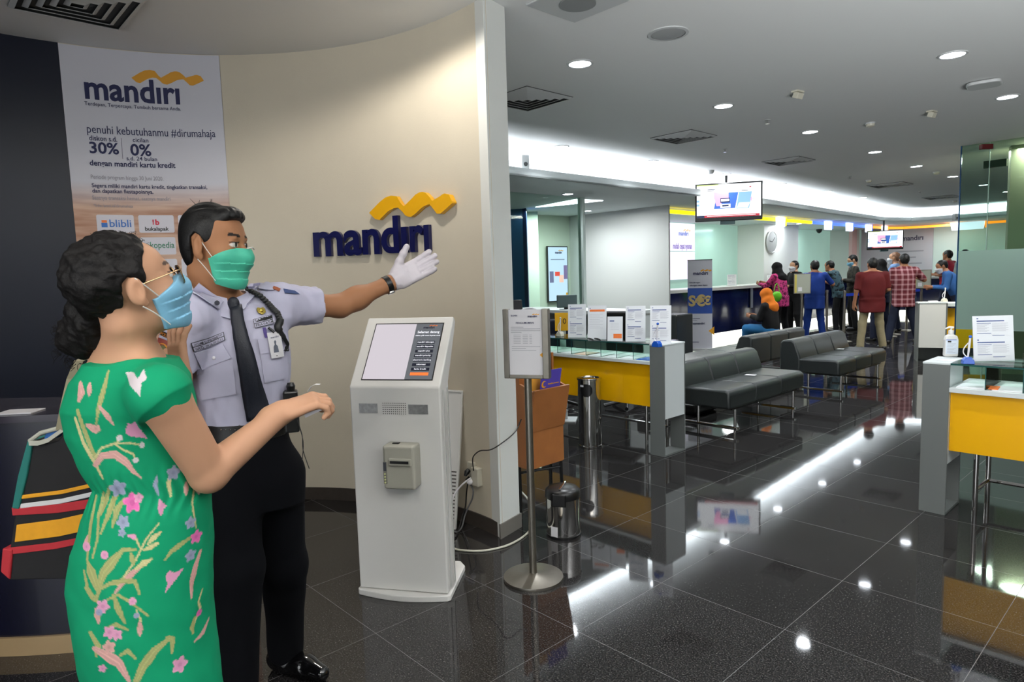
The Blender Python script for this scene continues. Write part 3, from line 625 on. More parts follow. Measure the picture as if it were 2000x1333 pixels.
# ---- bins
T = thing('litter_bin', 'tall chrome cylinder litter bin with a round opening, in front of the yellow counter', 'bin', tuple(uv(-1.90, 2.315)))
b = MB().lathe([(.098, 0), (.102, .003), (.102, .02), (.098, .022), (.098, .365)], 48)
OPN = math.radians(-112)
b.build('body', M_chrome, T, smooth=True)
b = MB().lathe([(.105, .585), (.107, .59), (.105, .598), (.085, .6), (.083, .592), (.04, .590)], 48); b.build('lid_ring', M_chrome, T, smooth=True)
# upper sleeve with a round hole
q = MB(); n = 160; m_ = 44; hz, hr = .455, .075
q2 = []; fs = []
for j in range(m_ + 1):
    for k in range(n): q2.append((.0985 * math.cos(2 * PI * k / n), .0985 * math.sin(2 * PI * k / n), .36 + .225 * j / m_))
q = MB().add(q2, [(j * n + k, j * n + (k + 1) % n, (j + 1) * n + (k + 1) % n, (j + 1) * n + k) for j in range(m_) for k in range(n)
    if math.hypot(((2 * PI * (k + .5) / n - OPN + PI) % (2 * PI) - PI) * .0985, .36 + .225 * (j + .5) / m_ - .50) > .055]); q.build('sleeve', M_chrome, T, smooth=True)
MB().lathe([(.094, .36), (.094, .58)], 32).build('liner', M_blk, T, smooth=True)
b = MB().at((0, 0, 0), OPN - .35).box(.0985, .1, -.02, .012, .53, .545); b.build('sticker', M_paper, T)
T = thing('pedal_bin', 'small steel bin with a black domed lid, on the floor beside the sign stand', 'bin', (.262, 3.66, 0), -.3)
MB().lathe([(.098, 0), (.1, .008), (.1, .014), (.096, .016)], 40).build('base_ring', M_blk, T, smooth=True); MB().lathe([(.096, .014), (.096, .225)], 48).build('body', M_chrome, T, smooth=True)
MB().lathe([(.099, .222), (.1, .238), (.098, .262), (.085, .276), (.04, .284), (.001, .286)], 48).build('lid', M_blk, T, smooth=True)
MB().prism([(-.1, .19), (-.1, .262), (-.06, .262), (-.06, .19)], -.04, .04, 'x').build('hinge', M_blk, T, bevel=.006)
MB().at((0, 0, 0)).box(-.006, .006, -.075, .075, .279, .288).build('handle', M_chrome, T, bevel=.002)
b = MB().at((0, 0, 0), -PI / 2 - .0).box(.0965, .098, -.075, -.035, .012, .075); b = MB().at((0, 0, 0), -1.9).box(.0955, .0972, -.022, .022, .014, .072); b.build('sticker', M_paper, T)
# ================================================================ COUNTERS
def writing_counter(uo, vo, length, lab, flip=1, open_end=True):
    """end tower at the origin, worktop running to -x (flip=1) or +x (flip=-1)"""
    p = uv(uo, vo); T = thing('writing_counter', lab, 'counter', (p.x, p.y, 0), RZ, 'writing counters with yellow fronts')
    f = -flip; X = lambda a, b: (min(a * f, b * f), max(a * f, b * f))
    w, d, h = .137, .30, .893
    E_ = MB().box(*X(0, w), 0, .012, 0, h).box(*X(0, w), d - .012, d, 0, h).box(*X(0, w), .012, d - .012, 0, .014); E_.build('end_frame', M_grey, T, bevel=.0015)
    MB().box(*X(-.001, w + .001), -.001, d, h, h + .012).build('end_top', M_lam, T, bevel=.002)
    MB().box(*X(.002, .012), .012, d - .012, .305, h).box(*X(w - .012, w - .002), .012, d - .012, .305, h).box(*X(.012, w - .012), .012, d - .012, .305, .317).build('end_panel', M_lam, T)
    MB().box(*X(w, length), .01, .42, .893, .903).build('glass_top', GC, T)
    MB().box(*X(w, length), .008, .0101, .893, .903).build('glass_edge', M_gedge, T)
    MB().box(*X(w, length), .0, .44, .735, .763).build('shelf_board', M_lam, T, bevel=.002)
    MB().box(*X(w, length), .42, .432, .763, .893).build('rear_glass', GC, T)
    n = int((length - w) / .17)
    for i in range(1, n + 1):
        x = w + .17 * i
        MB().box(*X(x - .002, x + .002), .012, .4, .765, .892).build('divider', GC, T)
        MB().box(*X(x - .0025, x + .0025), .010, .012, .765, .892).build('divider_edge', M_gedge, T)
    MB().box(*X(w, length), .035, .05, .385, .733).build('front_panel', M_yel, T, bevel=.001)
    L_ = MB()
    for yy in (.12, .42): L_.tube([(f * (w + .12), yy, .735), (f * (w + .12), yy, .0)], .014, 10)
    L_.tube([(f * (w + .12), .12, .14), (f * (w + .12), .42, .14)], .012, 8); L_.tube([(f * (w + .12), .42, .14), (f * (length - .1), .42, .14)], .012, 8)
    for yy in (.12, .42): L_.tube([(f * (length - .1), yy, .735), (f * (length - .1), yy, 0)], .014, 10)
    L_.build('leg_frame', M_chrome, T, smooth=True)
    return T
writing_counter(-1.221, 2.43, 2.1, 'left writing counter with a yellow front and glass pigeonholes, behind the chrome bin', 1)
writing_counter(.568, 2.45, 2.6, 'right writing counter with a yellow front holding a hand sanitiser bottle', -1)
DOCS = mat('acrylic_sheet', (228, 230, 234), .25); M_dblue = mat('form_blue', (30, 62, 130), .5)
def doc_stand(p, rz, wd, ht, lab, style=0, grp='paper form stands on the counters'):
    T = thing('form_stand', lab, 'stand', p, rz, grp); A_ = MB().at((0, 0, 0), 0, -.12)
    A_.box(-wd / 2, wd / 2, 0, .003, .0, ht); s = A_.build('sheet', DOCS, T)
    MB().box(-wd / 2, wd / 2, 0, .08, 0, .003).build('foot', GC, T)
    a, b_, c_ = MB().at((0, 0, 0), 0, -.12), MB().at((0, 0, 0), 0, -.12), MB().at((0, 0, 0), 0, -.12); L = wd / 2
    if style == 0:
        for k in (0, 1):
            z = ht * (.93 - k * .47)
            a.box(-L * .8, -L * .72, -.0008, 0, z, z + ht * .02); a.box(-L * .8, L * .55, -.0008, 0, z - ht * .055, z - ht * .035); a.box(-L * .8, -L * .1, -.0008, 0, z - ht * .1, z - ht * .09)
            a.box(-L * .8, -L * .1, -.0008, 0, z - ht * .32, z - ht * .31); a.box(-L * .05, L * .55, -.0008, 0, z - ht * .37, z - ht * .36)
            for r_ in range(8):
                b_.box(-L * .8, -L * (.2 + .1 * (r_ % 3)), -.0007, 0, z - ht * (.13 + r_ * .021), z - ht * (.124 + r_ * .021)); b_.box(-L * .05, L * (.75 - .12 * (r_ % 2)), -.0007, 0, z - ht * (.1 + r_ * .024), z - ht * (.094 + r_ * .024))
    elif style == 1:
        c_.box(-L * .8, L * .8, -.0008, 0, ht * .82, ht * .88); a.box(-L * .8, -L * .72, -.0008, 0, ht * .9, ht * .93)
        for r_ in range(9): b_.box(-L * .8, L * (.6 - .3 * (r_ % 2)), -.0007, 0, ht * (.74 - r_ * .05), ht * (.745 - r_ * .05))
    else:
        a.box(-L * .7, -L * .1, -.0008, 0, ht * .8, ht * .84); c_.box(-L * .2, L * .9, -.0008, 0, ht * .12, ht * .3)
        for r_ in range(5): b_.box(-L * .6, L * .5, -.0007, 0, ht * (.72 - r_ * .06), ht * (.726 - r_ * .06))
    a.build('print_bars', M_dblue, s); b_.build('print_lines', M_inkf, s)
    if style: c_.build('print_block', M_orange, s)
    return T
def on_top(x, y, z): q = G(x, y, z); return (q.x, q.y, z)
ZT = .9035
doc_stand(on_top(1127, 660, ZT), RZ + .55, .165, .305, 'blue printed form in a clear stand, leftmost on the left counter')
doc_stand(on_top(1166, 664, ZT), RZ + .5, .165, .30, 'form with an orange header in a clear stand on the left counter', 1)
doc_stand(on_top(1201, 667, ZT), RZ + .5, .13, .21, 'small spiral desk calendar standing between the forms on the left counter', 2)
doc_stand(on_top(1241, 668, ZT), RZ + .5, .165, .30, 'blue printed form right of the small calendar on the left counter')
doc_stand(on_top(1290, 673, ZT), RZ + .5, .165, .31, 'blue printed form at the right end of the left counter, behind a blue pen stand')
doc_stand(on_top(1942, 706, ZT), RZ + .75, .225, .265, 'large two-section printed form in a clear stand on the right counter')
def pen_stand(p, rz, lab, m, s=1.):
    T = thing('pen_stand', lab, 'pen stand', p, rz, 'corded pen stands'); MB().prism([(-.03 * s, 0), (.03 * s, 0), (.026 * s, .022 * s), (.012 * s, .04 * s), (-.012 * s, .04 * s), (-.026 * s, .022 * s)], -.022 * s, .022 * s, 'y').build('base', m, T, bevel=.003)
    MB().tube([(0, 0, .035 * s), (.004 * s, 0, .10 * s), (.008 * s, 0, .155 * s)], [.004 * s, .006 * s, .005 * s], 8).build('pen', M_paper, T, smooth=True); MB().ball((.008 * s, 0, .155 * s), .009 * s, 10, 8).build('pen_cap', m, T, smooth=True)
    MB().tube([(.0, 0, .12 * s), (-.02 * s, 0, .09 * s), (-.022 * s, 0, .06 * s), (.0, -.01 * s, .035 * s), (.02 * s, -.02 * s, .03 * s)], .003 * s, 8, 5).build('pen_cord', M_paper, T, smooth=True)
pen_stand(on_top(1283, 678, ZT), RZ, 'blue pen stand at the right end of the left counter', M_blu, 1.15)
pen_stand(on_top(1890, 711, ZT), RZ + .5, 'blue pen stand beside the sanitiser bottle on the right counter', M_blu, 1.)
pen_stand(on_top(1094, 657, ZT), RZ, 'cream pen stand at the left end of the left counter', M_cream, 1.1)
T = thing('eyeglasses', 'folded grey reading glasses lying on the glass of the left counter', 'glasses', on_top(1160, 667, ZT), RZ + .4)
for k in (-1, 1): MB().tube([(k * .032 + .026 * math.cos(a), .02 * math.sin(a) * 1., .006 + .02 * abs(math.sin(a / 2))) for a in [i * PI / 6 for i in range(13)]], .004, 6).build('rim', M_blk, T)
MB().box(-.06, .06, .015, .03, .0, .006).build('temples', mat('grey_plastic', (120, 122, 122), .4), T)
# sanitiser bottle
bp = G(1856, 697, .905); T = thing('sanitiser_bottle', 'white pump bottle of hand sanitiser on the end of the right counter', 'bottle', (bp.x, bp.y, .9055), RZ + .6)
MB().prism([(-.034, 0), (.034, 0), (.037, .01), (.037, .105), (.03, .128), (.012, .137), (-.012, .137), (-.03, .128), (-.037, .105), (-.037, .01)], -.019, .019, 'y').build('bottle_body', M_wp, T, bevel=.006)
MB().lathe([(.014, .136), (.015, .14), (.015, .16), (.010, .163), (.005, .165), (.005, .178)], 20).build('cap', M_wp, T, smooth=True)
MB().tube([(.012, 0, .178), (-.01, 0, .182), (-.032, 0, .172)], [.007, .006, .004], 8).build('pump', M_wp, T, smooth=True)
lb = MB().box(-.034, .034, -.0198, -.019, .018, .105).build('bottle_label', mat('label_white', (214, 222, 232), .5), T)
q = MB().box(-.034, .024, -.0205, -.0198, .104, .107); q.build('label_band', M_blu, lb); q = MB().box(-.024, -.005, -.0205, -.0198, .09, .1); q.build('label_mark', M_blk, lb)
q = MB()
for i in range(7): q.box(-.026, .02 - .008 * (i % 3), -.0203, -.0198, .08 - i * .009, .082 - i * .009)
q.build('label_lines', M_inkf, lb)
qp = G(1843, 704, .905); c_ = MB().at((qp.x, qp.y, .9055), RZ).box(-.04, .06, -.03, .03, 0, .0012); tag(c_.build('card', M_paper), 'white card lying on the end of the right counter by the bottle', 'card')
# papers in the pigeonholes
def paper(uo, vo, z, w, l, m, lab, rz=0.1, grp='papers in the glass pigeonholes'):
    p = uv(uo, vo, z); q = MB().box(-w / 2, w / 2, -l / 2, l / 2, 0, .004); o = q.build('paper_stack', m, loc=p, rz=RZ + rz); tag(o, lab, 'paper', grp); return o
for i, (m, lb) in enumerate(((M_inkg, 'blue plastic tray'), (M_paper, 'white forms'), (M_paper, 'loose white forms'), (M_paper, 'thin forms'), (mat('paper_peach', (226, 190, 170), .6), 'pale orange edged forms'), (M_paper, 'white forms'))):
    nm = ['first', 'second', 'third', 'fourth', 'fifth', 'sixth'][i]
    o = paper(-1.221 - .137 - .09 - .17 * i, 2.56, .764, .14, .2, M_blu if i == 0 else m, '%s in the %s pigeonhole from the end of the left counter' % (lb, nm))
for i, (m, lb) in enumerate(((M_paper, 'white and grey forms'), (M_paper, 'white forms by the orange slip'), (M_paper, 'white forms'))):
    paper(.568 + .137 + .09 + .17 * i, 2.56, .764, .14, .18, m, '%s in the %s pigeonhole of the right counter' % (lb, ['first', 'second', 'third'][i]))
pq = uv(.568 + .137 + .2, 2.53, .769); tag(MB().box(-.025, .02, -.05, .07, 0, .003).build('orange_slip', M_orange, loc=pq, rz=RZ + .1), 'orange slip lying in the second pigeonhole of the right counter', 'paper')
pb = on_top(1996, 704, ZT); T = thing('plastic_box', 'clear plastic box at the right edge of the right counter', 'box', pb, RZ)
MB().box(0, .1, 0, .07, 0, .05).build('box_body', GC, T, bevel=.01)
# far counter of the same kind
fp = G(1793, 706); T = thing('writing_counter', 'distant writing counter with a white end panel and yellow front beside the tall glass', 'counter', (fp.x, fp.y, 0), -.42, 'writing counters with yellow fronts')
MB().box(0, .34, 0, .012, .21, .88).build('end_panel', M_wp, T); MB().box(-.02, .0, 0, .3, 0, .88).box(.34, .36, 0, .3, 0, .88).box(0, .34, .29, .3, 0, .88).build('end_frame', M_grey, T)
MB().box(-.02, .36, -.005, .3, .88, .895).build('end_top', M_lam, T); MB().box(.36, 1.8, .05, .45, .83, .88).build('shelf_board', M_lam, T); MB().box(.36, 1.8, .12, .135, .2, .8).build('front_panel', M_yel, T)
fq = fp + Vector((.42, .1, 0)); pen_stand((fp.x + .37, fp.y + .0, .8955), 0, 'cream pen stand on the distant counter beside the tall glass', M_cream, 1.3)
pp = MB().at((fp.x + .2, fp.y + .0, .8955), -.42).box(-.06, .06, -.04, .04, 0, .02); tag(pp.build('tissue_box', M_paper), 'flat white box on top of the distant counter end', 'box')
# ================================================================ BENCHES
M_lea = mat('grey_leather', (38, 42, 42), .36, noise=.10, nscale=30, bump=.1, bscale=220)
def bench(uo, vo, n, lab, back=1, flip=0, cw_=.5):
    p = uv(uo, vo); T = thing('waiting_bench', lab, 'bench', (p.x, p.y, 0), RZ + (PI if flip else 0), 'grey leather waiting benches')
    # local: y along the bench, x=0 seat front going to -x
    for i in range(n):
        y0, y1 = i * cw_ + .002, (i + 1) * cw_ - .002
        q = MB().prism([(0, .26), (0, .40), (-.03, .43), (-.46, .425), (-.46, .26)], y0, y1, 'y'); q.build('seat_cushion', M_lea, T, bevel=.022, seg=3, smooth=True)
        if back: MB().prism([(-.44, .27), (-.44, .43), (-.50, .60), (-.54, .635), (-.64, .635), (-.68, .60), (-.68, .27)], y0, y1, 'y').build('backrest_cushion', M_lea, T, bevel=.02, seg=3, smooth=True)
    for y in (.19, n * cw_ - .14):
        for x in (-.05, -.42): MB().tube([(x, y, .27), (x, y, .0)], .013, 10).build('leg', M_chrome, T, smooth=True)
        MB().box(-.6, -.02, y - .02, y + .02, .045, .07).build('foot_rail', M_chrome, T, bevel=.003)
    MB().box(-.6, -.03, .1, n * cw_ - .1, .24, .262).build('under_frame', M_blk, T)
    return T
bench(-1.12, 3.26, 3, 'grey leather bench nearest the counter, with a white card on its seat')
bench(-1.12, 5.66, 3, 'grey leather bench farther down the aisle, second of the two facing it')
bench(-2.95, 7.45, 3, 'grey leather bench seen from behind where the woman in orange sits', 1, 1, .52)
bench(-2.93, 5.86, 3, 'backless grey leather bench behind the nearest bench', 0, 1, .5)
def card_on(x, y, z, lab):
    q = G(x, y, z); o = MB().box(-.05, .05, -.035, .035, 0, .002).build('seat_card', M_paper, loc=(q.x, q.y, z), rz=RZ + .2); tag(o, lab, 'card', 'white distancing cards on the benches')
card_on(1466, 733, .4325, 'white card on the middle seat of the nearest bench'); card_on(1640, 682, .4325, 'white card on the seat of the farther bench')
bk = uv(-1.95, 4.1); o = MB().at((bk.x, bk.y, 0), RZ).box(-.12, .12, -.22, .22, 0, .13).build('black_bag', M_blk, bevel=.04, seg=3); tag(o, 'flat black bag on the floor behind the nearest bench', 'bag')
# ================================================================ WALL LOGO, POSTER
def bend(mb, r=CR): mb.v = [(CC.x + (r - y) * math.sin(x / CR), CC.y + (r - y) * math.cos(x / CR), z) for x, y, z in mb.v]; return mb
X3, Z3 = Vector((1, 0, 0)), Vector((0, 0, 1))          # flat layout: x = arc length, -y = towards the room
def bend2(mb): mb.v = [(CC.x + (CR + y) * math.sin(x / CR), CC.y + (CR + y) * math.cos(x / CR), z) for x, y, z in mb.v]; return mb
TXRES = 10; _TX.clear()
M_lnavy = mat('logo_navy', (14, 18, 74), .28, coat=.2); M_lgold = mat('logo_gold', (238, 176, 22), .3, coat=.2)
xh = .149; vsx = textmesh('x', .035, 0)[0]; hx = max(v[1] for v in vsx); hh = xh / hx; full = textmesh('mandırı', .035, 0)[2]; sxx = .91 / (full * hh)
xoff = .34; LETW = thing('wall_logo_word', 'large raised navy letters reading mandiri on the curved beige wall', 'wall lettering', (0, 0, 0))
k0 = min(v[0] for v in textmesh('mandırı', .035, 0)[0])
for i, ch in enumerate('mandırı'):
    pre = textmesh('mandırı'[:i + 1], .035, 0)[2] - textmesh(ch, .035, 0)[2]
    q = MB().text(ch, hh, (xoff + pre * hh * sxx, -.004, 1.652), X3, Z3, .035, .013, 'l', sxx); bend2(q).build('letter', M_lnavy, LETW)
q = MB(); add_logo(q, (.785, -.006, 1.855), X3, Z3, .692, .032); tag(bend2(q).build('wall_logo_ribbon', M_lgold), 'large raised golden wave ribbon above the navy letters on the curved wall', 'wall ribbon')
TXRES = 3; _TX.clear()
# poster
S0, S1 = math.radians(A_POSTL) * CR + .0, -.205
def poster_mat():
    m = mat('poster_print', (206, 206, 214), .45); nt = m.node_tree; N = nt.nodes; L = nt.links; b = N['Principled BSDF']
    tc = N.new('ShaderNodeTexCoord'); sp_ = N.new('ShaderNodeSeparateXYZ'); L.new(tc.outputs['Object'], sp_.inputs[0])
    wv = N.new('ShaderNodeTexNoise'); wv.inputs['Scale'].default_value = 3; mp = N.new('ShaderNodeMapping'); mp.inputs['Scale'].default_value = (1, 1, 9); L.new(tc.outputs['Object'], mp.inputs[0]); L.new(mp.outputs[0], wv.inputs['Vector'])
    cr2 = N.new('ShaderNodeValToRGB'); cr2.color_ramp.elements[0].color = (*lin((168, 122, 98)), 1); cr2.color_ramp.elements[1].color = (*lin((206, 172, 150)), 1); cr2.color_ramp.elements[0].position = .35; cr2.color_ramp.elements[1].position = .65; L.new(wv.outputs[0], cr2.inputs[0])
    mr = N.new('ShaderNodeMapRange'); mr.inputs[1].default_value = 1.98; mr.inputs[2].default_value = 2.14; L.new(sp_.outputs[2], mr.inputs[0])
    mx = N.new('ShaderNodeMix'); mx.data_type = 'RGBA'; L.new(mr.outputs[0], mx.inputs[0]); L.new(cr2.outputs[0], mx.inputs[6]); mx.inputs[7].default_value = (*lin((206, 206, 216)), 1); L.new(mx.outputs[2], b.inputs['Base Color']); return m
q = MB(); n = 24; q.add([(S0 + (S1 - S0) * i / n, -.005 if f else -.001, z) for f in (0, 1) for z in (.45, 2.945) for i in range(n + 1)],
    [((n + 1) * 2 * f + i, (n + 1) * 2 * f + i + 1, (n + 1) * 2 * f + n + 2 + i, (n + 1) * 2 * f + n + 1 + i) for f in (0, 1) for i in range(n)])
PO = bend2(q).build('wall_poster', poster_mat(), smooth=True); tag(PO, 'tall white advertising poster with navy print on the curved wall left of the beige part', 'poster')
def sz(x, y): p = on_wall(x, y, CR - .006); return math.atan2(p.x - CC.x, p.y - CC.y) * CR, p.z
PN, PF, PB2 = MB(), MB(), MB()
def ptext(mb, body, x0, y0, x1, y1, xh=None, bold=0.):
    s0_, z0_ = sz(x0, y0); s1_, z1_ = sz(x1, y1); fit_text(mb, body, (s0_, -.0055, (z0_ + z1_) / 2), X3, Z3, s1_ - s0_, xh, bold, .0008)
ptext(PN, 'mandırı', 164, 191, 352, 203, .094, .035)
q = MB(); a_, z_ = sz(258, 165); b_, _ = sz(397, 150); add_logo(q, (a_, -.0055, 2.755), X3, Z3, b_ - a_, .0008); bend2(q).build('poster_ribbon', mat('poster_gold', (224, 158, 34), .5), PO)
ptext(PN, 'Terdepan, Terpercaya. Tumbuh bersama Anda.', 165, 205, 353, 216, .014)
ptext(PN, 'penuhi kebutuhanmu #dirumahaja', 169, 258, 421, 269, .032)
ptext(PN, 'diskon s.d.', 174, 274, 229, 277, .02, .01); ptext(PN, '30%', 174, 299, 233, 301, None, .03); ptext(PN, 'cicilan', 259, 277, 290, 279, .018, .01); ptext(PN, '0%', 255, 303, 296, 305, None, .03)
ptext(PN, 's.d. 24 bulan', 247, 313, 307, 315, .016, .01); ptext(PN, 'dengan mandiri kartu kredit', 175, 322, 343, 329, .022, .03)
s0_, z0_ = sz(240, 311); _, z1_ = sz(240, 270); PN.box(s0_ - .001, s0_ + .001, -.0062, -.0055, z0_, z1_)
ptext(PF, 'Periode program hingga 30 Juni 2020.', 177, 349, 319, 353, .016); ptext(PN, 'Segera miliki mandiri kartu kredit, tingkatkan transaksi,', 179, 363, 405, 372, .016, .02); ptext(PN, 'dan dapatkan fiestapoinnya.', 180, 375, 300, 380, .016, .02)
ptext(PF, 'Saatnya transaksi hemat, saatnya mandiri', 180, 389, 333, 393, .016); ptext(PF, '*Info: bmri.id/dirumahaja', 183, 404, 260, 406, .012)
bend2(PN).build('poster_lettering', M_ink, PO); bend2(PF).build('poster_small_print', mat('poster_grey', (148, 146, 156), .6), PO)
M_card = mat('poster_card', (214, 212, 222), .45)
ca = sz(189, 437)[0]; cwid = sz(262, 437)[0] - ca; cpit = sz(271, 438)[0] - ca; zt = sz(225, 420)[1]; zh = zt - sz(225, 455)[1]; zp = zt - sz(225, 464)[1]
CARDS = MB()
for r_ in range(5):
    for c2 in range(3):
        x0 = ca + cpit * c2; z1 = zt - zp * r_
        e = [0, .003, .008] + [.008 + (cwid - .016) * i / 8 for i in range(1, 8)] + [cwid - .008, cwid - .003, cwid]; ht_ = [.008, .003] + [0] * 9 + [.003, .008]
        for i in range(12): CARDS.prism([(x0 + e[i], z1 - zh + ht_[i]), (x0 + e[i + 1], z1 - zh + ht_[i + 1]), (x0 + e[i + 1], z1 - ht_[i + 1]), (x0 + e[i], z1 - ht_[i])], -.0062, -.0052, 'y')
bend2(CARDS).build('poster_cards', M_card, PO)
def cell(c2, r_): return ca + cpit * c2, zt - zp * (r_ + 1) + (zp - zh)
def ctext(body, c2, r_, fx, fz, fw, m, bold=.02, xh=None):
    x0, z0 = cell(c2, r_); q = MB(); fit_text(q, body, (x0 + cwid * fx, -.0064, z0 + zh * fz), X3, Z3, cwid * fw, xh, bold, .0008); bend2(q).build('card_lettering', m, PO)
M_b1 = mat('print_blue', (50, 110, 190), .5); M_red = mat('print_red', (206, 40, 70), .5); M_grn = mat('print_green', (60, 130, 100), .5)
ctext('blibli', 0, 0, .32, .32, .6, M_b1, .01); ctext('bukalapak', 1, 0, .16, .12, .68, M_blk, .03, .016); ctext('tokopedia', 1, 1, .06, .38, .9, M_grn, .01, .026)
ctext('Fi', 2, 2, .16, .3, .2, M_b1, .04); ctext('b', 1, 0, .46, .45, .12, M_red, .05); ctext('!', 1, 0, .38, .48, .05, M_red, .06)
x0, z0 = cell(0, 0); q = MB().box(x0 + cwid * .12, x0 + cwid * .28, -.0068, -.006, z0 + zh * .3, z0 + zh * .55); bend2(q).build('card_bag_mark', M_b1, PO)
q = MB().box(x0 + cwid * .13, x0 + cwid * .27, -.0068, -.006, z0 + zh * .56, z0 + zh * .7); bend2(q).build('card_bag_mark', M_orange, PO)
x0, z0 = cell(2, 0); q = MB().box(x0 + cwid * .06, x0 + cwid * .24, -.0068, -.006, z0 + zh * .2, z0 + zh * .62); bend2(q).build('card_bag_mark', mat('print_orange', (230, 90, 50), .5), PO)
# ================================================================ CEILING FIXTURES
M_lamp = mat('lamp_glow', (255, 255, 255), .4, em=(240, 247, 255), es=16); M_fix = mat('fixture_white', (186, 188, 188), .5)
PR = {}
def downlight(u_, v_, z_, lab, r=.075):
    p = uv(u_, v_, z_)
    if not PR:
        T = thing('downlight', lab, 'ceiling light', p, 0, 'round ceiling downlights'); MB().lathe([(r, -.003), (r + .004, -.008), (r + .018, -.006), (r + .02, 0)], 32, False).build('trim_ring', M_fix, T, smooth=True)
        MB().lathe([(.001, -.004), (r, -.004)], 32, False).build('lamp_disc', M_lamp, T); PR['t'] = T
    else:
        T = copy_tree(PR['t']); T.location = p; T['label'] = lab
    return T
names = {(0): 'row down the middle of the hall', 1: 'row at the right of the hall', 2: 'row along the glowing cove'}
ordn = ['nearest', 'second', 'third', 'fourth', 'fifth', 'sixth', 'seventh', 'eighth']
cnt = {0: 0, 1: 0, 2: 0}
for i, (u_, v_, z_) in enumerate(LIGHTS):
    k = 0 if i < 8 else (1 if i < 14 else 2)
    if (u_, v_) == (.36, 1.75): continue
    downlight(u_, v_, z_, '%s ceiling downlight of the %s' % (ordn[cnt[k]], names[k])); cnt[k] += 1
for i, (x, y) in enumerate([(1109, 379), (1147, 412), (1560, 437), (1707, 449), (1845, 441)]):
    p = G(x, y, SOF); q_ = (p.x - O0[0], p.y - O0[1]); downlight(q_[0] * U[0] + q_[1] * U[1], q_[0] * VV[0] + q_[1] * VV[1], SOF, ['downlight in the low ceiling in front of the light panel', 'downlight in the low ceiling above the white partition', 'downlight in the low ceiling left of the blue tally lights', 'downlight in the low ceiling just above the far television', 'downlight in the low ceiling beside the last number box'][i], .075)
M_dk = mat('vent_dark', (46, 48, 48), .7)
def vent(x, y, lab, s=.27, blades=5):
    p = G(x, y, CEIL); T = thing('air_vent', lab, 'vent', p, RZ, 'square air vents in the ceiling'); 
    MB().box(-s, s, -s, s, -.006, 0).build('vent_plate', M_dk, T)
    for k in range(blades):
        r0 = s * (1 - k / blades); r1 = r0 - s / blades * .45; z0, z1 = -.02 + .0 * k, -.008
        q = MB()
        for a in range(4):
            q.at((0, 0, 0), a * PI / 2).add([(-r0, -r0, z1), (r0, -r0, z1), (r1, -r1, z0), (-r1, -r1, z0), (-r0, -r0, z1 + .003), (r0, -r0, z1 + .003), (r1, -r1, z0 + .003), (-r1, -r1, z0 + .003)], [(0, 1, 2, 3), (7, 6, 5, 4), (0, 3, 7, 4), (1, 5, 6, 2), (3, 2, 6, 7), (0, 4, 5, 1)])
        q.build('vent_ring', M_fix, T)
vent(1030, 193, 'square white air vent in the ceiling right beside the pillar'); vent(1335, 267, 'square air vent in the ceiling above and left of the television', .26)
vent(1540, 314, 'square air vent in the ceiling right of the television pole', .26); vent(1738, 361, 'small dark air vent far down the hall ceiling', .3); vent(1838, 385, 'dark air vent in the ceiling nearest the far cove corner', .3)
vent(150, 4, 'large square air vent in the lobby ceiling above the poster', .26)
p = G(1128, 2, CEIL); T = thing('cassette_speaker', 'square ceiling panel with a round speaker at the top edge of the view', 'speaker', p, RZ); MB().box(-.2, .2, -.2, .2, -.012, 0).build('panel', M_fix, T, bevel=.01); MB().lathe([(.1, -.013), (.1, -.02), (.001, -.022)], 32).build('grille', mat('grille', (130, 132, 132), .6), T)
p = G(1305, 65, CEIL); T = thing('ceiling_speaker', 'round white ceiling speaker above the counters', 'speaker', p, 0); MB().lathe([(.125, 0), (.125, -.006), (.105, -.008)], 40, False).build('rim', M_fix, T, smooth=True); MB().lathe([(.105, -.004), (.07, -.012), (.001, -.014)], 40, False).build('grille', mat('grille2', (150, 152, 152), .5), T, smooth=True)
p = G(1922, 160, CEIL); T = thing('wifi_access_point', 'flat rounded white wireless unit on the ceiling at the right', 'access point', p, .9); MB().prism([(.12 * math.copysign(abs(math.cos(a)) ** .5, math.cos(a)), .12 * math.copysign(abs(math.sin(a)) ** .5, math.sin(a))) for a in [2 * PI * k / 32 for k in range(32)]], -.035, -.008).build('unit', M_fix, T, bevel=.01); MB().box(-.06, .06, -.06, .06, -.01, 0).build('mount', M_dk, T)
def det(x, y, lab, kind='smoke'):
    z = CEIL; p = G(x, y, z)
    if kind == 'smoke': T = thing('smoke_detector', lab, 'detector', p, 0); MB().lathe([(.05, 0), (.05, -.015)], 24).build('base', M_fix, T, smooth=True); MB().lathe([(.045, -.014), (.04, -.035), (.02, -.045), (.001, -.046)], 24).build('sensor_dome', M_cream, T, smooth=True)
    elif kind == 'box': T = thing('motion_sensor', lab, 'sensor', p, .6); MB().box(-.05, .05, -.03, .03, -.012, 0).build('base', M_cream, T); MB().at((0, 0, -.03), 0, .4).box(-.03, .05, -.025, .025, -.03, .02).build('housing', M_cream, T, bevel=.004)
    else: T = thing('sprinkler', lab, 'sprinkler', p, 0); MB().lathe([(.03, 0), (.028, -.004)], 16).build('escutcheon', M_fix, T); MB().lathe([(.007, -.004), (.006, -.035), (.02, -.037), (.02, -.04)], 12).build('sprinkler_head', M_chrome, T)
det(1558, 178, 'cream motion sensor on the ceiling between the two near downlights', 'box'); det(1820, 217, 'cream motion sensor on the ceiling near the right row of downlights', 'box')
det(1700, 240, 'cream smoke detector on the ceiling left of the right-hand motion sensor'); det(1697, 352, 'small smoke detector far down the hall ceiling'); det(1865, 392, 'smoke detector near the tall glass edge far away'); det(1829, 336, 'white smoke detector right of the middle row of downlights')
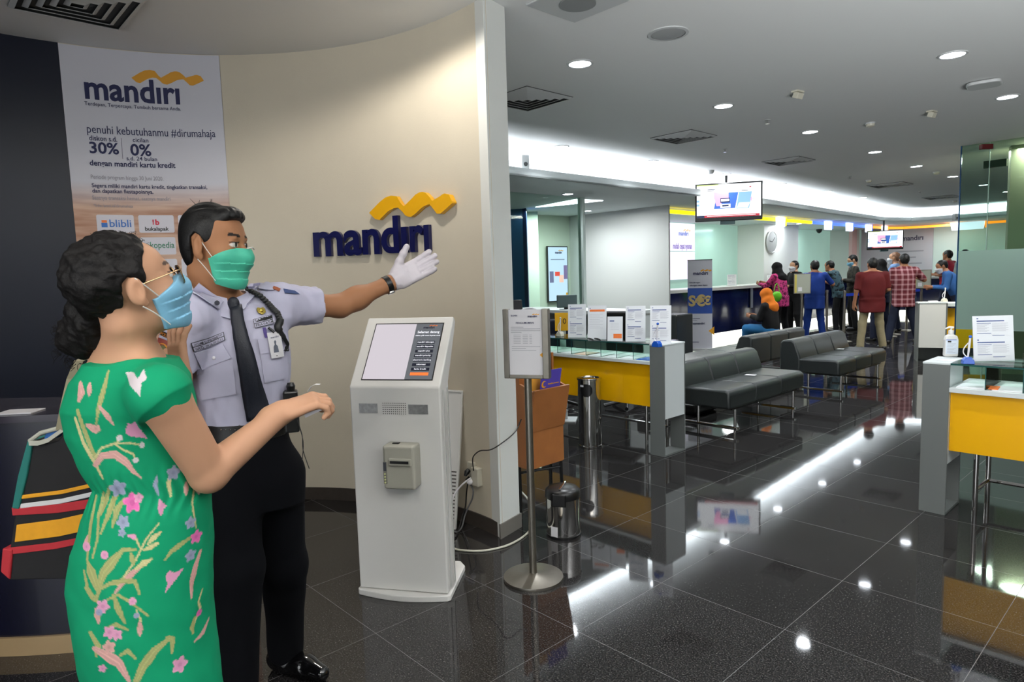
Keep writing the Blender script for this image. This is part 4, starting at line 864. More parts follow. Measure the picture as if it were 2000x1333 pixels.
det(1416, 291, 'sprinkler hanging from the ceiling above the television', 's'); det(1499, 234, 'sprinkler between the vent and the middle downlights', 's'); det(1660, 345, 'sprinkler far down the hall ceiling', 's'); det(1797, 374, 'sprinkler beyond the farthest vents', 's')
p = G(1388, 333, CEIL); T = thing('dome_camera', 'small white dome camera on the ceiling just left of the television pole', 'camera', p); MB().lathe([(.05, 0), (.05, -.02), (.035, -.05), (.001, -.06)], 20).build('dome', M_fix, T, smooth=True)
def seccam(x, y, Y, lab):
    p = D(x, y, Y); T = thing('security_camera', lab, 'camera', (p.x, p.y, p.z), .3, 'white box cameras on the cove fascia'); MB().box(-.05, .05, -.05, .05, -.09, .08).build('camera_box', M_fix, T, bevel=.008); MB().at((0, -.05, -.03), 0, PI / 2).lathe([(.025, 0), (.025, .006)], 16).build('lens', M_dk, T)
fa = uv(-3.95, 3.4); seccam(1024, 317, fa.y + .25, 'white box camera standing on the fascia beside the pillar'); seccam(1866, 424, 17.3, 'white box camera on the far fascia left of the tall glass')
# ================================================================ TELEVISIONS, SIGNS, FAR COUNTER
M_tvw = mat('tv_picture', (30, 30, 30), .2, em=(246, 250, 255), es=1.25); M_tvblue = mat('tv_blue', (20, 40, 90), .2, em=(70, 116, 200), es=.8); M_tvlb = mat('tv_light_blue', (20, 40, 90), .2, em=(150, 196, 240), es=1.)
M_tvpink = mat('tv_pink', (90, 50, 70), .2, em=(246, 180, 214), es=1.); M_tvred = mat('tv_red', (90, 10, 20), .2, em=(206, 50, 70), es=.7); M_tvnavy = mat('tv_navy', (10, 16, 40), .2, em=(30, 44, 90), es=.5); M_tvg = mat('tv_green', (60, 80, 30), .2, em=(210, 230, 150), es=1.)
def television(p, rz, w, pole_h, lab):
    h = w * .585; T = thing('television', lab, 'television', p, rz, 'televisions hanging from the ceiling')
    MB().box(-w / 2, w / 2, 0, .06, -h / 2, h / 2).build('casing', M_blk, T, bevel=.008)
    z0 = -h * .40; z1 = h * .46; a = w * .475
    S = MB().box(-a, a, -.002, 0.0, z0, z1).build('screen', M_tvw, T)
    def q(x0, x1, y0, y1, m, nm, skew=0., d=.0025):
        X = lambda t: -a + 2 * a * t; Z = lambda t: z1 - (z1 - z0) * t
        MB().prism([(X(x0 + skew), Z(y0)), (X(x0), Z(y1)), (X(x1), Z(y1)), (X(x1 + skew), Z(y0))], -d - .0006, -.002, 'y').build(nm, m, S)
    q(.27, .60, .26, .74, M_tvblue, 'picture_panel', .05); q(.62, .82, .26, .76, M_tvlb, 'picture_panel', .04, .0026); q(.63, .80, .58, .74, M_tvw, 'picture_panel', .03, .0032)
    q(.27, .50, .24, .44, M_tvpink, 'picture_figure', .0, .0034); q(.31, .40, .44, .66, M_tvpink, 'picture_figure', -.03, .0034)
    q(.37, .52, .42, .56, M_tvnavy, 'caption_box', 0, .004); q(.38, .51, .45, .52, M_tvw, 'caption_text', 0, .0046); q(.37, .53, .60, .72, M_tvw, 'caption_box', 0, .004); q(.40, .50, .63, .68, M_tvnavy, 'caption_text', 0, .0046)
    q(.16, .30, .12, .19, M_tvw, 'caption_box', 0, .0036); q(.17, .29, .135, .15, M_tvnavy, 'caption_text', 0, .004); q(.17, .27, .175, .19, M_tvnavy, 'caption_text', 0, .004); q(.68, .82, .20, .26, M_tvw, 'caption_box', 0, .0036); q(.70, .80, .205, .22, M_tvnavy, 'caption_text', 0, .004)
    q(.0, .34, .0, .03, M_tvg, 'picture_band', 0, .003); q(.84, .86, .42, .54, M_tvpink, 'plus_mark'); q(.81, .90, .47, .49, M_tvpink, 'plus_mark'); q(.82, .85, .1, .13, M_tvred, 'record_mark')
    q(.12, .98, .93, 1., M_tvred, 'news_ticker', 0, .0036); q(.0, .12, .93, 1., M_tvnavy, 'ticker_logo', 0, .0036); q(.16, .92, .95, .965, M_tvw, 'ticker_text', 0, .0042); q(.0, .04, .46, .52, M_tvlb, 'picture_badge'); q(.0, .04, .58, .64, M_tvlb, 'picture_badge')
    MB().at((-.03 * w, .085, 0)).lathe([(.022, h / 2 - .1), (.022, pole_h)], 14).build('ceiling_pole', M_blk, T, smooth=True)
    MB().box(-w * .12, w * .1, .06, .08, -h * .3, h * .3).build('back_plate', M_blk, T)
    MB().box(-w * .12, w * .1, .03, .12, -h / 2 - .05, -h / 2).build('mount_bracket', mat('bracket', (70, 100, 105), .4), T)
    return T
tp = D(1423, 394, 10.5); television(tp, -.22, 1.01, CEIL - tp.z, 'large television hanging by a black pole in the middle of the hall')
tp = D(1729, 469, 17.6); television(tp, -.32, .86, SOF - tp.z - .002, 'smaller television far away above the queueing people')
# ---- coloured light band and number boxes over the tellers
BAND = [(-5.35, 8.45), (-5.35, 12.6), (-5.35, 13.9)]
def mband(name, em, es=1.6): return mat(name, em, .4, em=em, es=es)
by, bb_, bo = mband('band_yellow', (252, 226, 10)), mband('band_blue', (60, 100, 230)), mband('band_orange', (250, 140, 30))
T = thing('light_band', 'glowing yellow, blue and orange band hanging over the teller counter', 'light band', (0, 0, 0))
def bseg(P, m, zb=2.545, zt=2.615):
    q = MB()
    for a, b_ in zip(P[:-1], P[1:]):
        A_, B_ = uv(*a), uv(*b_); n = Vector((-(B_ - A_).y, (B_ - A_).x, 0)).normalized() * .02
        q.prism([(A_.x - n.x, A_.y - n.y), (B_.x - n.x, B_.y - n.y), (B_.x + n.x, B_.y + n.y), (A_.x + n.x, A_.y + n.y)], zb, zt)
    q.build('band_section', m, T)
bseg([(-5.3, 8.43), (-5.3, 14.8)], by); bseg([(-5.3, 14.8), (-5.3, 18.6)], bb_); bseg([(-5.3, 18.6), (-5.28, 20.0), (-5.0, 20.6), (-4.4, 20.75), (-1.6, 20.75), (2.5, 20.75)], bo)
M_nb = mat('number_box', (230, 238, 250), .4, em=(225, 236, 255), es=1.1)
for i, (u_, v_, dz) in enumerate([(-5.22, 12.95, by), (-5.22, 15.6, bb_), (-5.22, 17.0, bb_), (-5.22, 18.4, bb_), (-5.22, 19.7, bo), (-3.35, 20.65, bo), (-1.2, 20.65, bo)]):
    p = uv(u_, v_, 2.5); rz = RZ + (PI / 2 if i < 5 else 0); T = thing('number_box', ['white number box on the yellow light band', 'white number box where the blue band begins', 'second white number box on the blue light band', 'third white number box on the blue light band', 'white number box where the orange band begins', 'wide white number box above the mandiri wall panel', 'wide white number box seen through the tall glass'][i], 'number sign', p, rz, 'lit counter number boxes')
    w2_ = .19 if i < 5 else .42
    MB().prism([(-w2_, .13), (-w2_ * .9, -.09), (w2_ * .9, -.09), (w2_, .13)], -.03, .03, 'y').build('box_face', M_nb, T, bevel=.004); MB().box(w2_, w2_ + .05, -.03, .03, -.06, .13).build('end_cap', dz, T); MB().lathe([(.008, .12), (.008, .149)], 8).build('hanger', M_fix, T)
# ---- teller counter
M_cnavy = mat('counter_navy', (12, 22, 66), .12, coat=.3); M_ctop = mat('counter_top', (214, 214, 210), .25); M_plinth = mat('plinth_light', (240, 246, 240), .5, em=(250, 250, 236), es=2.2)
T = thing('teller_counter', 'long navy teller counter with a white top and glowing plinth', 'counter', (0, 0, 0))
CP = [(-5.4, 8.43), (-5.4, 18.2), (-5.0, 19.0), (-4.2, 19.25), (2.6, 19.25)]; CB = [(-6.1, 8.43), (-6.1, 18.5), (-5.4, 19.6), (-4.3, 19.95), (2.6, 19.95)]
def ring(name, off, z0, z1, m, back=0.):
    q = MB(); P = [Vector(a) for a in CP]; Bk = [Vector(a) for a in CB]
    for i in range(4):
        n = Vector((P[i].y - P[i + 1].y, P[i + 1].x - P[i].x)).normalized()
        a, b_ = P[i] + n * off, P[i + 1] + n * off; c2, d2 = Bk[i + 1], Bk[i]
        if back: c2, d2 = b_ + n * back, a + n * back
        q.prism([tuple(uv(*t))[:2] for t in (a, b_, c2, d2)], z0, z1)
    q.build(name, m, T)
ring('counter_front', .0, .17, 1.06, M_cnavy, .05); ring('counter_top', -.06, 1.06, 1.12, M_ctop); ring('lit_plinth', .16, .0, .165, M_plinth, .05)
for i, v_ in enumerate((9.6, 11.9, 14.2, 16.5)):
    q = MB(); a = uv(-5.375, v_); q.at((a.x, a.y, 0), RZ).box(0, .012, -.05, .05, .62, 1.06).build('front_strip', mat('strip_grey', (120, 126, 136), .35), T)
# clutter on the teller counter
for i, (x, y0, wd, ht, lab) in enumerate([(1343, 552, .2, .26, 'white leaflet box at the left end of the teller counter'), (1397, 560, .22, .46, 'tall leaflet stand on the teller counter behind the banner'), (1435, 556, .2, .25, 'white box on the teller counter right of the banner'), (1497, 552, .16, .2, 'small white box beside the woman in pink')]):
    p = uv(-5.7, 8.9 + [0, 1.6, 2.75, 4.6][i], 1.121); doc_stand((p.x, p.y, 1.121), RZ + .7, wd, ht, lab, 0, 'leaflet stands on the teller counter')
p = uv(-5.6, 10.35, 1.121); T = thing('flower_pot', 'small magenta object on the teller counter behind the banner', 'ornament', p, 0); MB().lathe([(.07, 0), (.1, .1), (.06, .2), (.001, .22)], 12).build('ornament_body', mat('magenta', (150, 30, 90), .5), T, smooth=True)
# ---- video wall beside the partition, digital poster in the office
M_vid = mat('video_white', (40, 40, 44), .2, em=(236, 228, 250), es=1.0); M_vtx = mat('video_blue', (20, 20, 60), .3, em=(110, 140, 220), es=.7); M_vor = mat('video_orange', (60, 30, 10), .3, em=(240, 190, 140), es=.9)
vp = uv(-7.27, 8.9); T = thing('video_wall', 'tall white video screens with a pale logo on the wall right of the partition', 'screen', (vp.x, vp.y, 0), RZ + PI / 2)
def on_u(x, y, uu):   # point of the plane u = uu seen at a pixel
    d = ray(x, y); U3 = Vector((U[0], U[1], 0)); t = (uu + O0[0] * U[0] + O0[1] * U[1]) / d.dot(U3); return Vector((0, 0, CAMH)) + d * t
def lv(x, y): p_ = on_u(x, y, -7.27); return (p_.x - O0[0]) * VV[0] + (p_.y - O0[1]) * VV[1] - 8.9, p_.z
x1_, zt_ = lv(1355, 438); _, zm_ = lv(1355, 491.5); _, zb_ = lv(1355, 545); x0_ = x1_ - 1.5
MB().box(x0_, x1_, -.03, .0, zm_ + .01, zt_).build('screen_panel', M_vid, T); MB().box(x0_, x1_, -.03, .0, zb_, zm_ - .01).build('screen_panel', M_vid, T)
q, q2, q3 = MB(), MB(), MB(); la, lz = lv(1323, 460); lb_, _ = lv(1342, 460); mandiri(q, q2, (la, -.032, lz), X3, Z3, lb_ - la, .002); la, lz = lv(1312, 486); lb_, _ = lv(1349, 486); fit_text(q3, 'mudah cepat nyaman', (la, -.032, lz), X3, Z3, lb_ - la, .09, .02, .002); q.build('screen_lettering', M_vtx, T); q2.build('screen_ribbon', M_vor, T); q3.build('screen_lettering', mat('video_violet', (40, 30, 60), .3, em=(140, 120, 200), es=.7), T)
a = uv(-7.36, 7.30); b0 = D(1067, 482, a.y); dp = uv(-7.37, 0)
t0, t1 = on_u(1068, 483, -7.36), on_u(1107, 586, -7.36); t2 = on_u(1107, 486, -7.36)
vv0 = (t0.x - O0[0]) * VV[0] + (t0.y - O0[1]) * VV[1]; vv1 = (t1.x - O0[0]) * VV[0] + (t1.y - O0[1]) * VV[1]; p = uv(-7.36, vv0); wd = vv1 - vv0
T = thing('digital_poster', 'upright lit advertising screen on the office wall behind the glass', 'screen', (p.x, p.y, 0), RZ + PI / 2)
MB().box(-.02, wd + .02, -.03, .0, t1.z - .02, t0.z + .02).build('casing', M_blk, T); S = MB().box(0, wd, -.034, -.03, t1.z, t0.z).build('screen', mat('dposter', (30, 40, 60), .2, em=(206, 222, 250), es=1.0), T)
H_ = t0.z - t1.z; q, q2, q3 = MB(), MB(), MB(); mandiri(q, q2, (wd * .35, -.035, t0.z - H_ * .12), X3, Z3, wd * .36, .002); q.box(wd * .12, wd * .85, -.037, -.034, t0.z - H_ * .235, t0.z - H_ * .225)
q.build('screen_lettering', mat('dp_navy', (16, 20, 70), .3), S); q2.build('screen_ribbon', M_gold, S)
for nm, x0, x1, z0_, z1_, m in (('picture_hand', .05, .25, .45, .66, mat('dp_grey', (80, 76, 110), .4, em=(130, 130, 170), es=.4)), ('picture_hand', .55, .78, .52, .66, mat('dp_skin', (220, 170, 160), .4, em=(230, 170, 160), es=.5)), ('picture_card', .33, .58, .46, .54, mat('dp_red', (200, 60, 50), .4, em=(210, 70, 60), es=.5)), ('picture_crowd', .8, .98, .34, .6, mat('dp_viol', (110, 90, 130), .4, em=(130, 110, 160), es=.4)), ('corner_mark', .9, .99, .86, .92, M_gold)):
    MB().box(wd * x0, wd * x1, -.038, -.034, t0.z - H_ * z1_, t0.z - H_ * z0_).build(nm, m, S)
# ---- far wall panel with the mandiri print, glass doors
def on_v(x, y, vv):
    d = ray(x, y); V3 = Vector((VV[0], VV[1], 0)); t = (vv + O0[0] * VV[0] + O0[1] * VV[1]) / d.dot(V3); return Vector((0, 0, CAMH)) + d * t
def uof(p): return (p.x - O0[0]) * U[0] + (p.y - O0[1]) * U[1]
ua, ub = uof(on_v(1683, 480, 21.5)), uof(on_v(1823, 480, 21.5)); p = uv(ua, 21.49)
T = thing('wall_panel', 'big pale grey printed wall panel with dark mandiri lettering at the far end', 'panel', (p.x, p.y, 0), RZ); PW = ub - ua
MB().box(0, PW, -.03, 0, .6, SOF).build('panel_board', mat('panel_grey', (176, 178, 186), .5), T)
q, q2, q3 = MB(), MB(), MB(); lw = PW * .29; fit_text(q, 'mandırı', (PW * .58, -.031, 2.22), X3, Z3, lw, lw * .17, .035, .003); q.build('panel_lettering', mat('panel_ink', (60, 60, 84), .5), T)
for i, (x0, x1) in enumerate(((.5, .88), (.58, .78), (.5, .86), (.55, .84))): q3.box(PW * x0, PW * x1, -.033, -.03, 1.86 - i * .19, 1.9 - i * .19)
q3.build('panel_small_print', mat('panel_faint', (140, 142, 150), .5), T)
# pink column edge beside it
c = MB(); a = uv(-6.55, 20.9); c.at((a.x, a.y, 0), RZ).box(0, .1, -.3, .1, 0, SOF); struct(c, 'trim_2', mat('pink_column', (214, 178, 176), .6))
# wall clock on the column
cl = uv(-6.54, 15.9, 0); pz = on_u(1506, 473, -6.54); T = thing('wall_clock', 'round white wall clock on the column behind the teller counter', 'clock', (pz.x, pz.y, pz.z), RZ + PI / 2)
b = MB().at((0, 0, 0), 0, PI / 2); b.lathe([(.30, 0), (.31, .03), (.28, .05), (.27, .03)], 40); b.build('clock_rim', M_fix, T, smooth=True)
b = MB().at((0, 0, 0), 0, PI / 2); b.lathe([(.27, .025), (.27, .03)], 40); b.build('clock_face', mat('clock_face', (150, 154, 158), .4), T)
MB().at((0, -.034, 0), 0, 0, .9).box(-.008, .008, -.002, .002, 0, .2).build('minute_hand', M_blk, T); MB().at((0, -.034, 0), 0, 0, -1.4).box(-.01, .01, -.002, .002, 0, .14).build('hour_hand', M_blk, T)
# dome cameras under the low ceiling
for i, (x, y) in enumerate(((1530, 442), (1600, 448), (1850, 441))):
    p = G(x, y, SOF); T = thing('dome_camera', ['black dome camera under the low ceiling left of the blue band', 'black dome camera under the low ceiling by the second green glass', 'black dome camera under the low ceiling near the tall glass'][i], 'camera', p); MB().lathe([(.09, 0), (.09, -.03), (.06, -.1), (.001, -.13)], 16).build('dome', M_blk, T, smooth=True)
# roll-up banner
bp = G(1371, 690); bp = uv(-4.7, 8.75); T = thing('roll_up_banner', 'white and blue roll-up banner with a picture of golden currency signs', 'banner', (D(1367, 600, bp.y).x, bp.y, 0), -.30)
BW = .43; BH = 1.66
MB().box(-BW / 2, BW / 2, .0, .004, .06, BH).build('banner_sheet', mat('banner_white', (204, 204, 214), .5), T); sh = kids(T)[-1]
MB().box(-BW / 2 - .01, BW / 2 + .01, -.04, .05, 0.01, .06).build('banner_base', M_fix, T, bevel=.006); MB().box(-BW / 2, BW / 2, -.006, .01, BH, BH + .015).build('top_rail', M_blk, T)
for s_ in (-.17, .12): MB().box(s_ - .02, s_ + .02, -.12, .12, 0, .012).build('foot', M_blk, T)
MB().box(-BW / 2, BW / 2, -.002, .0, BH * .42, BH * .70).build('banner_picture', mat('banner_blue', (34, 76, 160), .5), sh)
q = MB(); q.text('S€', .19, (-.2, -.003, .84), X3, Z3, .05, .004); q.text('€', .15, (.05, -.003, .86), X3, Z3, .05, .004); q.ball((.0, -.003, .95), (.06, .004, .06), 16, 8); q.build('banner_emblem', mat('banner_gold', (196, 172, 110), .5), sh)
q, q2 = MB(), MB(); mandiri(q, q2, (-.12, -.002, 1.40), X3, Z3, .26, .001); q.text('Edutabungan', .026, (-.18, -.002, 1.25), X3, Z3, .02, .001); q.text('tabungan masa depan', .026, (-.18, -.002, 1.20), X3, Z3, .02, .001); q.text('#bisamandiri', .038, (-.19, -.002, .50), X3, Z3, .03, .001)
q.box(-.19, .0, -.002, 0, .60, .61).box(-.19, -.05, -.002, 0, .57, .575).box(-.19, -.02, -.002, 0, .17, .18); q.build('banner_lettering', M_ink, sh); q2.prism([(.25, .30), (.25, .46), (.15, .38)], -.002, 0, 'y'); q2.build('banner_marks', M_gold, sh)
# ---- queue posts with blue belts and framed signs
def post(x, y, lab, h=.95, yh=None):
    p = G(x, y); T = thing('queue_post', lab, 'queue post', p, RZ, 'steel queue posts'); MB().lathe([(.15, 0), (.15, .012), (.03, .03), (.025, .035)], 24).build('base', M_steel, T, smooth=True); MB().lathe([(.025, .03), (.025, h), (.03, h), (.03, h + .05), (.001, h + .055)], 14).build('pole', M_steel, T, smooth=True); return p
P1 = post(1565, 673, 'steel queue post left of the man in blue, carrying a framed sign'); P2 = post(1648, 668, 'steel queue post between the man in blue and the man in dark red'); P3 = post(1736, 658, 'steel queue post right of the man in dark red')
P4 = post(1744, 654, 'second of two close queue posts by the plaid shirt'); P5 = post(1770, 646, 'queue post seen between the legs of the man in the plaid shirt'); P6 = post(1797, 650, 'queue post under the framed sign right of the plaid shirt')
P7 = post(1614, 662, 'queue post at the right side of the man in blue')
def belt(a, b_, lab): q = MB(); n = Vector((a.y - b_.y, b_.x - a.x, 0)).normalized() * .004; q.prism([tuple((a - n)[:2]), tuple((b_ - n)[:2]), tuple((b_ + n)[:2]), tuple((a + n)[:2])], .89, .945); tag(q.build('queue_belt', mat('belt_blue', (26, 62, 190), .5)), lab, 'belt', 'blue queue belts')
dv = (P3 - P2).normalized() * .04; belt(P2 + dv, P3 - dv, 'blue belt stretched behind the man in dark red'); dv = (P6 - P4).normalized() * .04; belt(P4 + dv, P6 - dv, 'blue belt behind the man in the plaid shirt')
def qsign(p, rz, lab, wd=.3, ht=.38, z=.98):
    T = thing('framed_sign', lab, 'sign', (p.x, p.y, 0), rz, 'framed signs on the queue posts'); MB().box(-wd / 2, wd / 2, -.045, -.03, z, z + ht).build('frame', M_steel, T, bevel=.003)
    s = MB().box(-wd / 2 + .015, wd / 2 - .015, -.048, -.045, z + .015, z + ht - .015).build('sheet', mat('qsign_grey', (170, 174, 160), .5), T); MB().box(-wd / 2 + .015, -wd / 2 + .05, -.05, -.048, z + .015, z + ht - .015).build('yellow_edge', mat('qsign_yel', (206, 190, 90), .5), s); MB().box(-wd * .25, -wd * .02, -.05, -.048, z + ht * .12, z + ht * .32).build('print_mark', M_paper, s)
qsign(P1, -.3, 'framed notice with a yellow edge beside the man in blue'); qsign(P6, -.25, 'framed grey notice on the post right of the plaid shirt', .34, .4, .95)
# ---- office desk things behind the left counter
T = thing('office_desk', 'white desk behind the left counter carrying a monitor and telephone', 'desk', (1.0, 8.6, 0), RZ); MB().box(-1.3, .9, -.3, .3, .98, 1.02).build('desk_top', M_lam, T); MB().box(-1.3, .9, .25, .28, .1, .98).build('modesty_panel', M_lam, T)
for x in (-1.25, .85): MB().box(x - .03, x + .03, -.28, .28, 0, .98).build('desk_leg', M_lam, T)
def atd(x, y): return G(x, y, 1.021)
p = atd(1107, 608); T = thing('computer_monitor', 'dark back of a computer monitor standing on the office desk', 'monitor', (D(1107, 600, 8.75).x, 8.75, 1.021), .05); MB().box(-.13, .14, 0, .035, .02, .19).build('monitor_back', mat('monitor_dark', (56, 72, 72), .4), T, bevel=.01); MB().box(-.03, .03, .03, .05, 0, .06).build('monitor_stand', M_blk, T); MB().box(-.09, .09, -.04, .09, 0, .006).build('monitor_foot', M_blk, T)
T = thing('laptop', 'black laptop standing open beside the pillar on the desk', 'laptop', (D(1006, 600, 8.05).x, 8.05, 1.021), .2); MB().at((0, .1, 0), 0, -.3).box(-.17, .12, 0, .012, 0, .17).build('laptop_screen', M_blk, T, bevel=.004); MB().box(-.17, .12, -.12, .1, 0, .014).build('keyboard_deck', M_blk, T)
T = thing('telephone', 'white desk telephone beside the laptop', 'telephone', (D(1031, 600, 7.8).x, 7.8, 1.021), .2); MB().prism([(-.08, 0), (.08, 0), (.08, .05), (-.08, .03)], -.08, .08, 'x').build('phone_base', M_paper, T, bevel=.004); MB().tube([(-.09, -.03, .05), (-.03, -.03, .075), (.04, -.03, .075), (.09, -.03, .055)], .013, 8).build('handset', M_paper, T, smooth=True)
q = MB().at((D(1098, 617, 6.6).x, 6.6, 0), -.2).box(-.075, .08, 0, .01, .92, 1.10); T = q.build('number_sign', M_yel); tag(T, 'yellow sign with the number 10 behind the left counter', 'number sign'); q = MB().at((D(1098, 617, 6.6).x, 6.6, 0), -.2); q.text('10', .055, (-.035, -.001, .99), X3, Z3, 0, .002); q.build('digits', M_blk, T)
q = MB().at((D(1098, 617, 6.6).x, 6.6, 0), -.2).box(-.03, .03, .01, .03, 0, .95).box(-.12, .12, -.1, .14, 0, .015).build('sign_post', M_lam, T)
def seat(x, y, Y, lab, m):
    p = D(x, y, Y); T = thing('office_chair', lab, 'chair', (p.x, p.y, 0), -.5, 'office chairs behind the left counter'); MB().at((0, 0, 0), 0, .12).box(-.21, .21, 0, .06, .6, p.z).build('backrest', m, T, bevel=.04, seg=3); MB().box(-.22, .22, -.45, 0, .44, .52).build('seat', m, T, bevel=.03); MB().lathe([(.03, .06), (.03, .44)], 10).build('column', M_chrome, T)
    for k in range(5): MB().tube([(0, 0, .08), (.26 * math.cos(k * 1.257), .26 * math.sin(k * 1.257), .03)], .02, 8).build('leg', M_blk, T)
seat(1222, 606, 7.2, 'black office chair behind the small calendar', M_blk); seat(1186, 612, 9.6, 'maroon office chair behind the counter', mat('maroon', (90, 40, 36), .5)); seat(1088, 622, 7.35, 'navy office chair at the left end of the counter', mat('navy_seat', (14, 20, 44), .6))
p = uv(-4.45, 7.4); o = MB().at((p.x, p.y, 0), RZ); o.box(-.25, .25, -.25, .25, 0, .78).build('bin_cabinet', mat('dark_cabinet', (40, 42, 44), .25), bevel=.02); tag(bpy.data.objects['bin_cabinet'], 'dark grey cabinet standing at the right end of the left counter', 'cabinet')
# red call light and hinge on the tall glass, sign on the beige wall
p = D(1926, 287, g0.y - .25); o = MB().at(p).box(-.07, .07, -.03, .03, -.03, .03).build('red_lamp_box', mat('red_box', (90, 22, 26), .4), bevel=.006); tag(o, 'small dark red box on the ceiling behind the tall glass', 'alarm')
p = D(1944, 320, g0.y - .24); o = MB().at(p, -.85).box(-.12, .12, -.02, .02, -.045, .045).build('door_closer', mat('brushed_dark', (92, 92, 84), .4, .6), bevel=.004); tag(o, 'brushed metal patch hinge on the tall glass', 'hinge')
p = D(1996, 463, 8.6); o = MB().at(p, -.5).box(-.09, .2, 0, .02, -.055, .055).build('door_sign', M_paper, bevel=.002); tag(o, 'white and yellow sign on the beige wall at the right edge', 'sign'); MB().at(p, -.5).box(-.09, -.055, -.003, 0, -.055, .055).build('yellow_edge', M_gold, o)
kids(o)[-1].matrix_parent_inverse = Matrix.Identity(4)
# ================================================================ RECEPTION DESK at the left
dc = Vector((-2.1, 5.0)); dR = (Vector((-2.01, 2.57)) - dc).length
def darc(mb, r0, r1, z0, z1, a0=205, a1=150, n=48):
    A = [math.radians(a0 + (a1 - a0) * i / n) for i in range(n + 1)]; mb.prism([(dc.x + r0 * math.sin(a), dc.y + r0 * math.cos(a)) for a in A] + [(dc.x + r1 * math.sin(a), dc.y + r1 * math.cos(a)) for a in A[::-1]], z0, z1); return mb
T = thing('reception_desk', 'curved dark navy reception desk with a gold band at its foot behind the woman', 'desk', (0, 0, 0))
aR = 166
darc(MB(), dR, dR - .04, .075, .965, 212, aR).build('desk_front', mat('desk_navy', (12, 13, 34), .25, noise=.2, nscale=2, coat=.2), T, smooth=True); darc(MB(), dR + .012, dR - .04, 0, .077, 212, aR).build('gold_band', mat('desk_gold', (176, 150, 112), .35, .3), T, smooth=True)
darc(MB(), dR + .02, dR - .42, .965, .992, 212, aR).build('desk_top', mat('desk_top', (40, 34, 48), .2), T, smooth=True); darc(MB(), dR - .38, dR - .42, .0, .965, 212, aR).build('desk_back', M_blk, T, smooth=True)
p = G(28, 811, .993); o = MB().box(-.09, .05, -.04, .06, 0, .004).build('paper_sheet', M_paper, loc=(p.x, p.y + .05, .993), rz=.1); tag(o, 'white paper lying on the reception desk top', 'paper')
# ================================================================ PEOPLE
def norm(v): v = np.asarray(v, float); return v / np.linalg.norm(v)
def frame(f, pitch=0., roll=0.):    # columns: right, forward, up
    f = norm([f[0], f[1], 0]); r = np.array([f[1], -f[0], 0]); u = np.array([0, 0, 1.])
    f2 = f * math.cos(pitch) + u * math.sin(pitch); u2 = np.cross(r, f2); r2 = r * math.cos(roll) + u2 * math.sin(roll); u3 = np.cross(r2, f2)
    return np.stack([r2, f2, u3], 1)
def head_parts(neck=True, detail=True, ears=True):
    L = [ell((0, -.015, .03), (.076, .094, .085)), (ell((0, .028, -.03), (.061, .06, .08)), .03), (ell((0, .043, -.083), (.042, .042, .03)), .03), (ell((0, .068, -.098), .018), .025), (ell((0, .045, .04), (.058, .042, .045)), .03)]
    if detail:
        L += [(cap((-.028, .084, .021), (.028, .084, .021), .009), .02), (ell((.042, .058, -.025), (.022, .024, .024)), .03), (ell((-.042, .058, -.025), (.022, .024, .024)), .03)]
    f = union(L, .03)
    if detail:
        for s in (1, -1): f = sub(f, ell((s * .031, .098, .005), (.016, .014, .011)), .012)
        f = union([f, (cap((0, .088, .014), (0, .113, -.028), .006, .0115), .012), (ell((.011, .103, -.034), .008), .006), (ell((-.011, .103, -.034), .008), .006),
                   (ell((.031, .0785, .004), .0142), .002), (ell((-.031, .0785, .004), .0142), .002), (cap((-.018, .098, -.062), (.018, .098, -.062), .007), .012),
                   (cap((.018, .0885, .0125), (.044, .0825, .0115), .0035), .003), (cap((-.018, .0885, .0125), (-.044, .0825, .0115), .0035), .003)], .01)
    if ears:
        E_ = []
        for s in (1, -1):
            M = np.stack([norm([1, -.25 * s, 0]), norm([.25 * s, 1, -.15]), norm([0, .15, 1])], 1); e = ell((s * .08, -.012, -.006), (.009, .019, .032), M)
            e = sub(e, ell((s * .091, -.008, -.006), (.007, .010, .020)), .004); E_ += [(e, .008), (ell((s * .076, -.004, -.034), (.006, .009, .011)), .008)]
        f = union([f] + E_, .01)
    return f
SKN = {'tan': lin((168, 120, 88)), 'light': lin((186, 142, 112)), 'mid': lin((160, 112, 84))}
def head_color(P, c, M, s, base, brow=lin((26, 20, 18)), far=None):
    q = (P - _a(c)) @ _a(M) / _a(s); col = np.tile(np.array(base, dtype=np.float32), (len(P), 1)); dark = np.array(brow, dtype=np.float32)
    ax = np.abs(q[:, 0]); near = (np.linalg.norm(q, axis=1) < .16) & (q[:, 1] > .03)
    bz = .0285 + .004 * np.clip((ax - .015) / .03, 0, 1) - 9 * np.clip(ax - .034, 0, 1) ** 2
    m = near & (np.abs(q[:, 2] - bz) < .0042) & (ax > .013) & (ax < .05); col[m] = dark
    e = near & (np.abs(q[:, 2] - .003) < .0072 * np.sqrt(np.clip(1 - ((ax - .031) / .0165) ** 2, 0, 1))) & (q[:, 1] > .07); col[e] = lin((206, 200, 194))
    iris = e & (np.hypot(ax - .031, q[:, 2] - .004) < .0062); col[iris] = lin((22, 14, 10))
    l = near & (np.abs(q[:, 2] - .0105) < .0017) & (np.abs(ax - .031) < .0165) & (q[:, 1] > .07); col[l] = dark
    lip = near & (np.abs(q[:, 2] + .062) < .006) & (ax < .024) & (q[:, 1] > .09); col[lip] = lin((150, 84, 76))
    return col
SKIN = mat('skin', (170, 122, 90), .58, attr='Col', spec=.25)
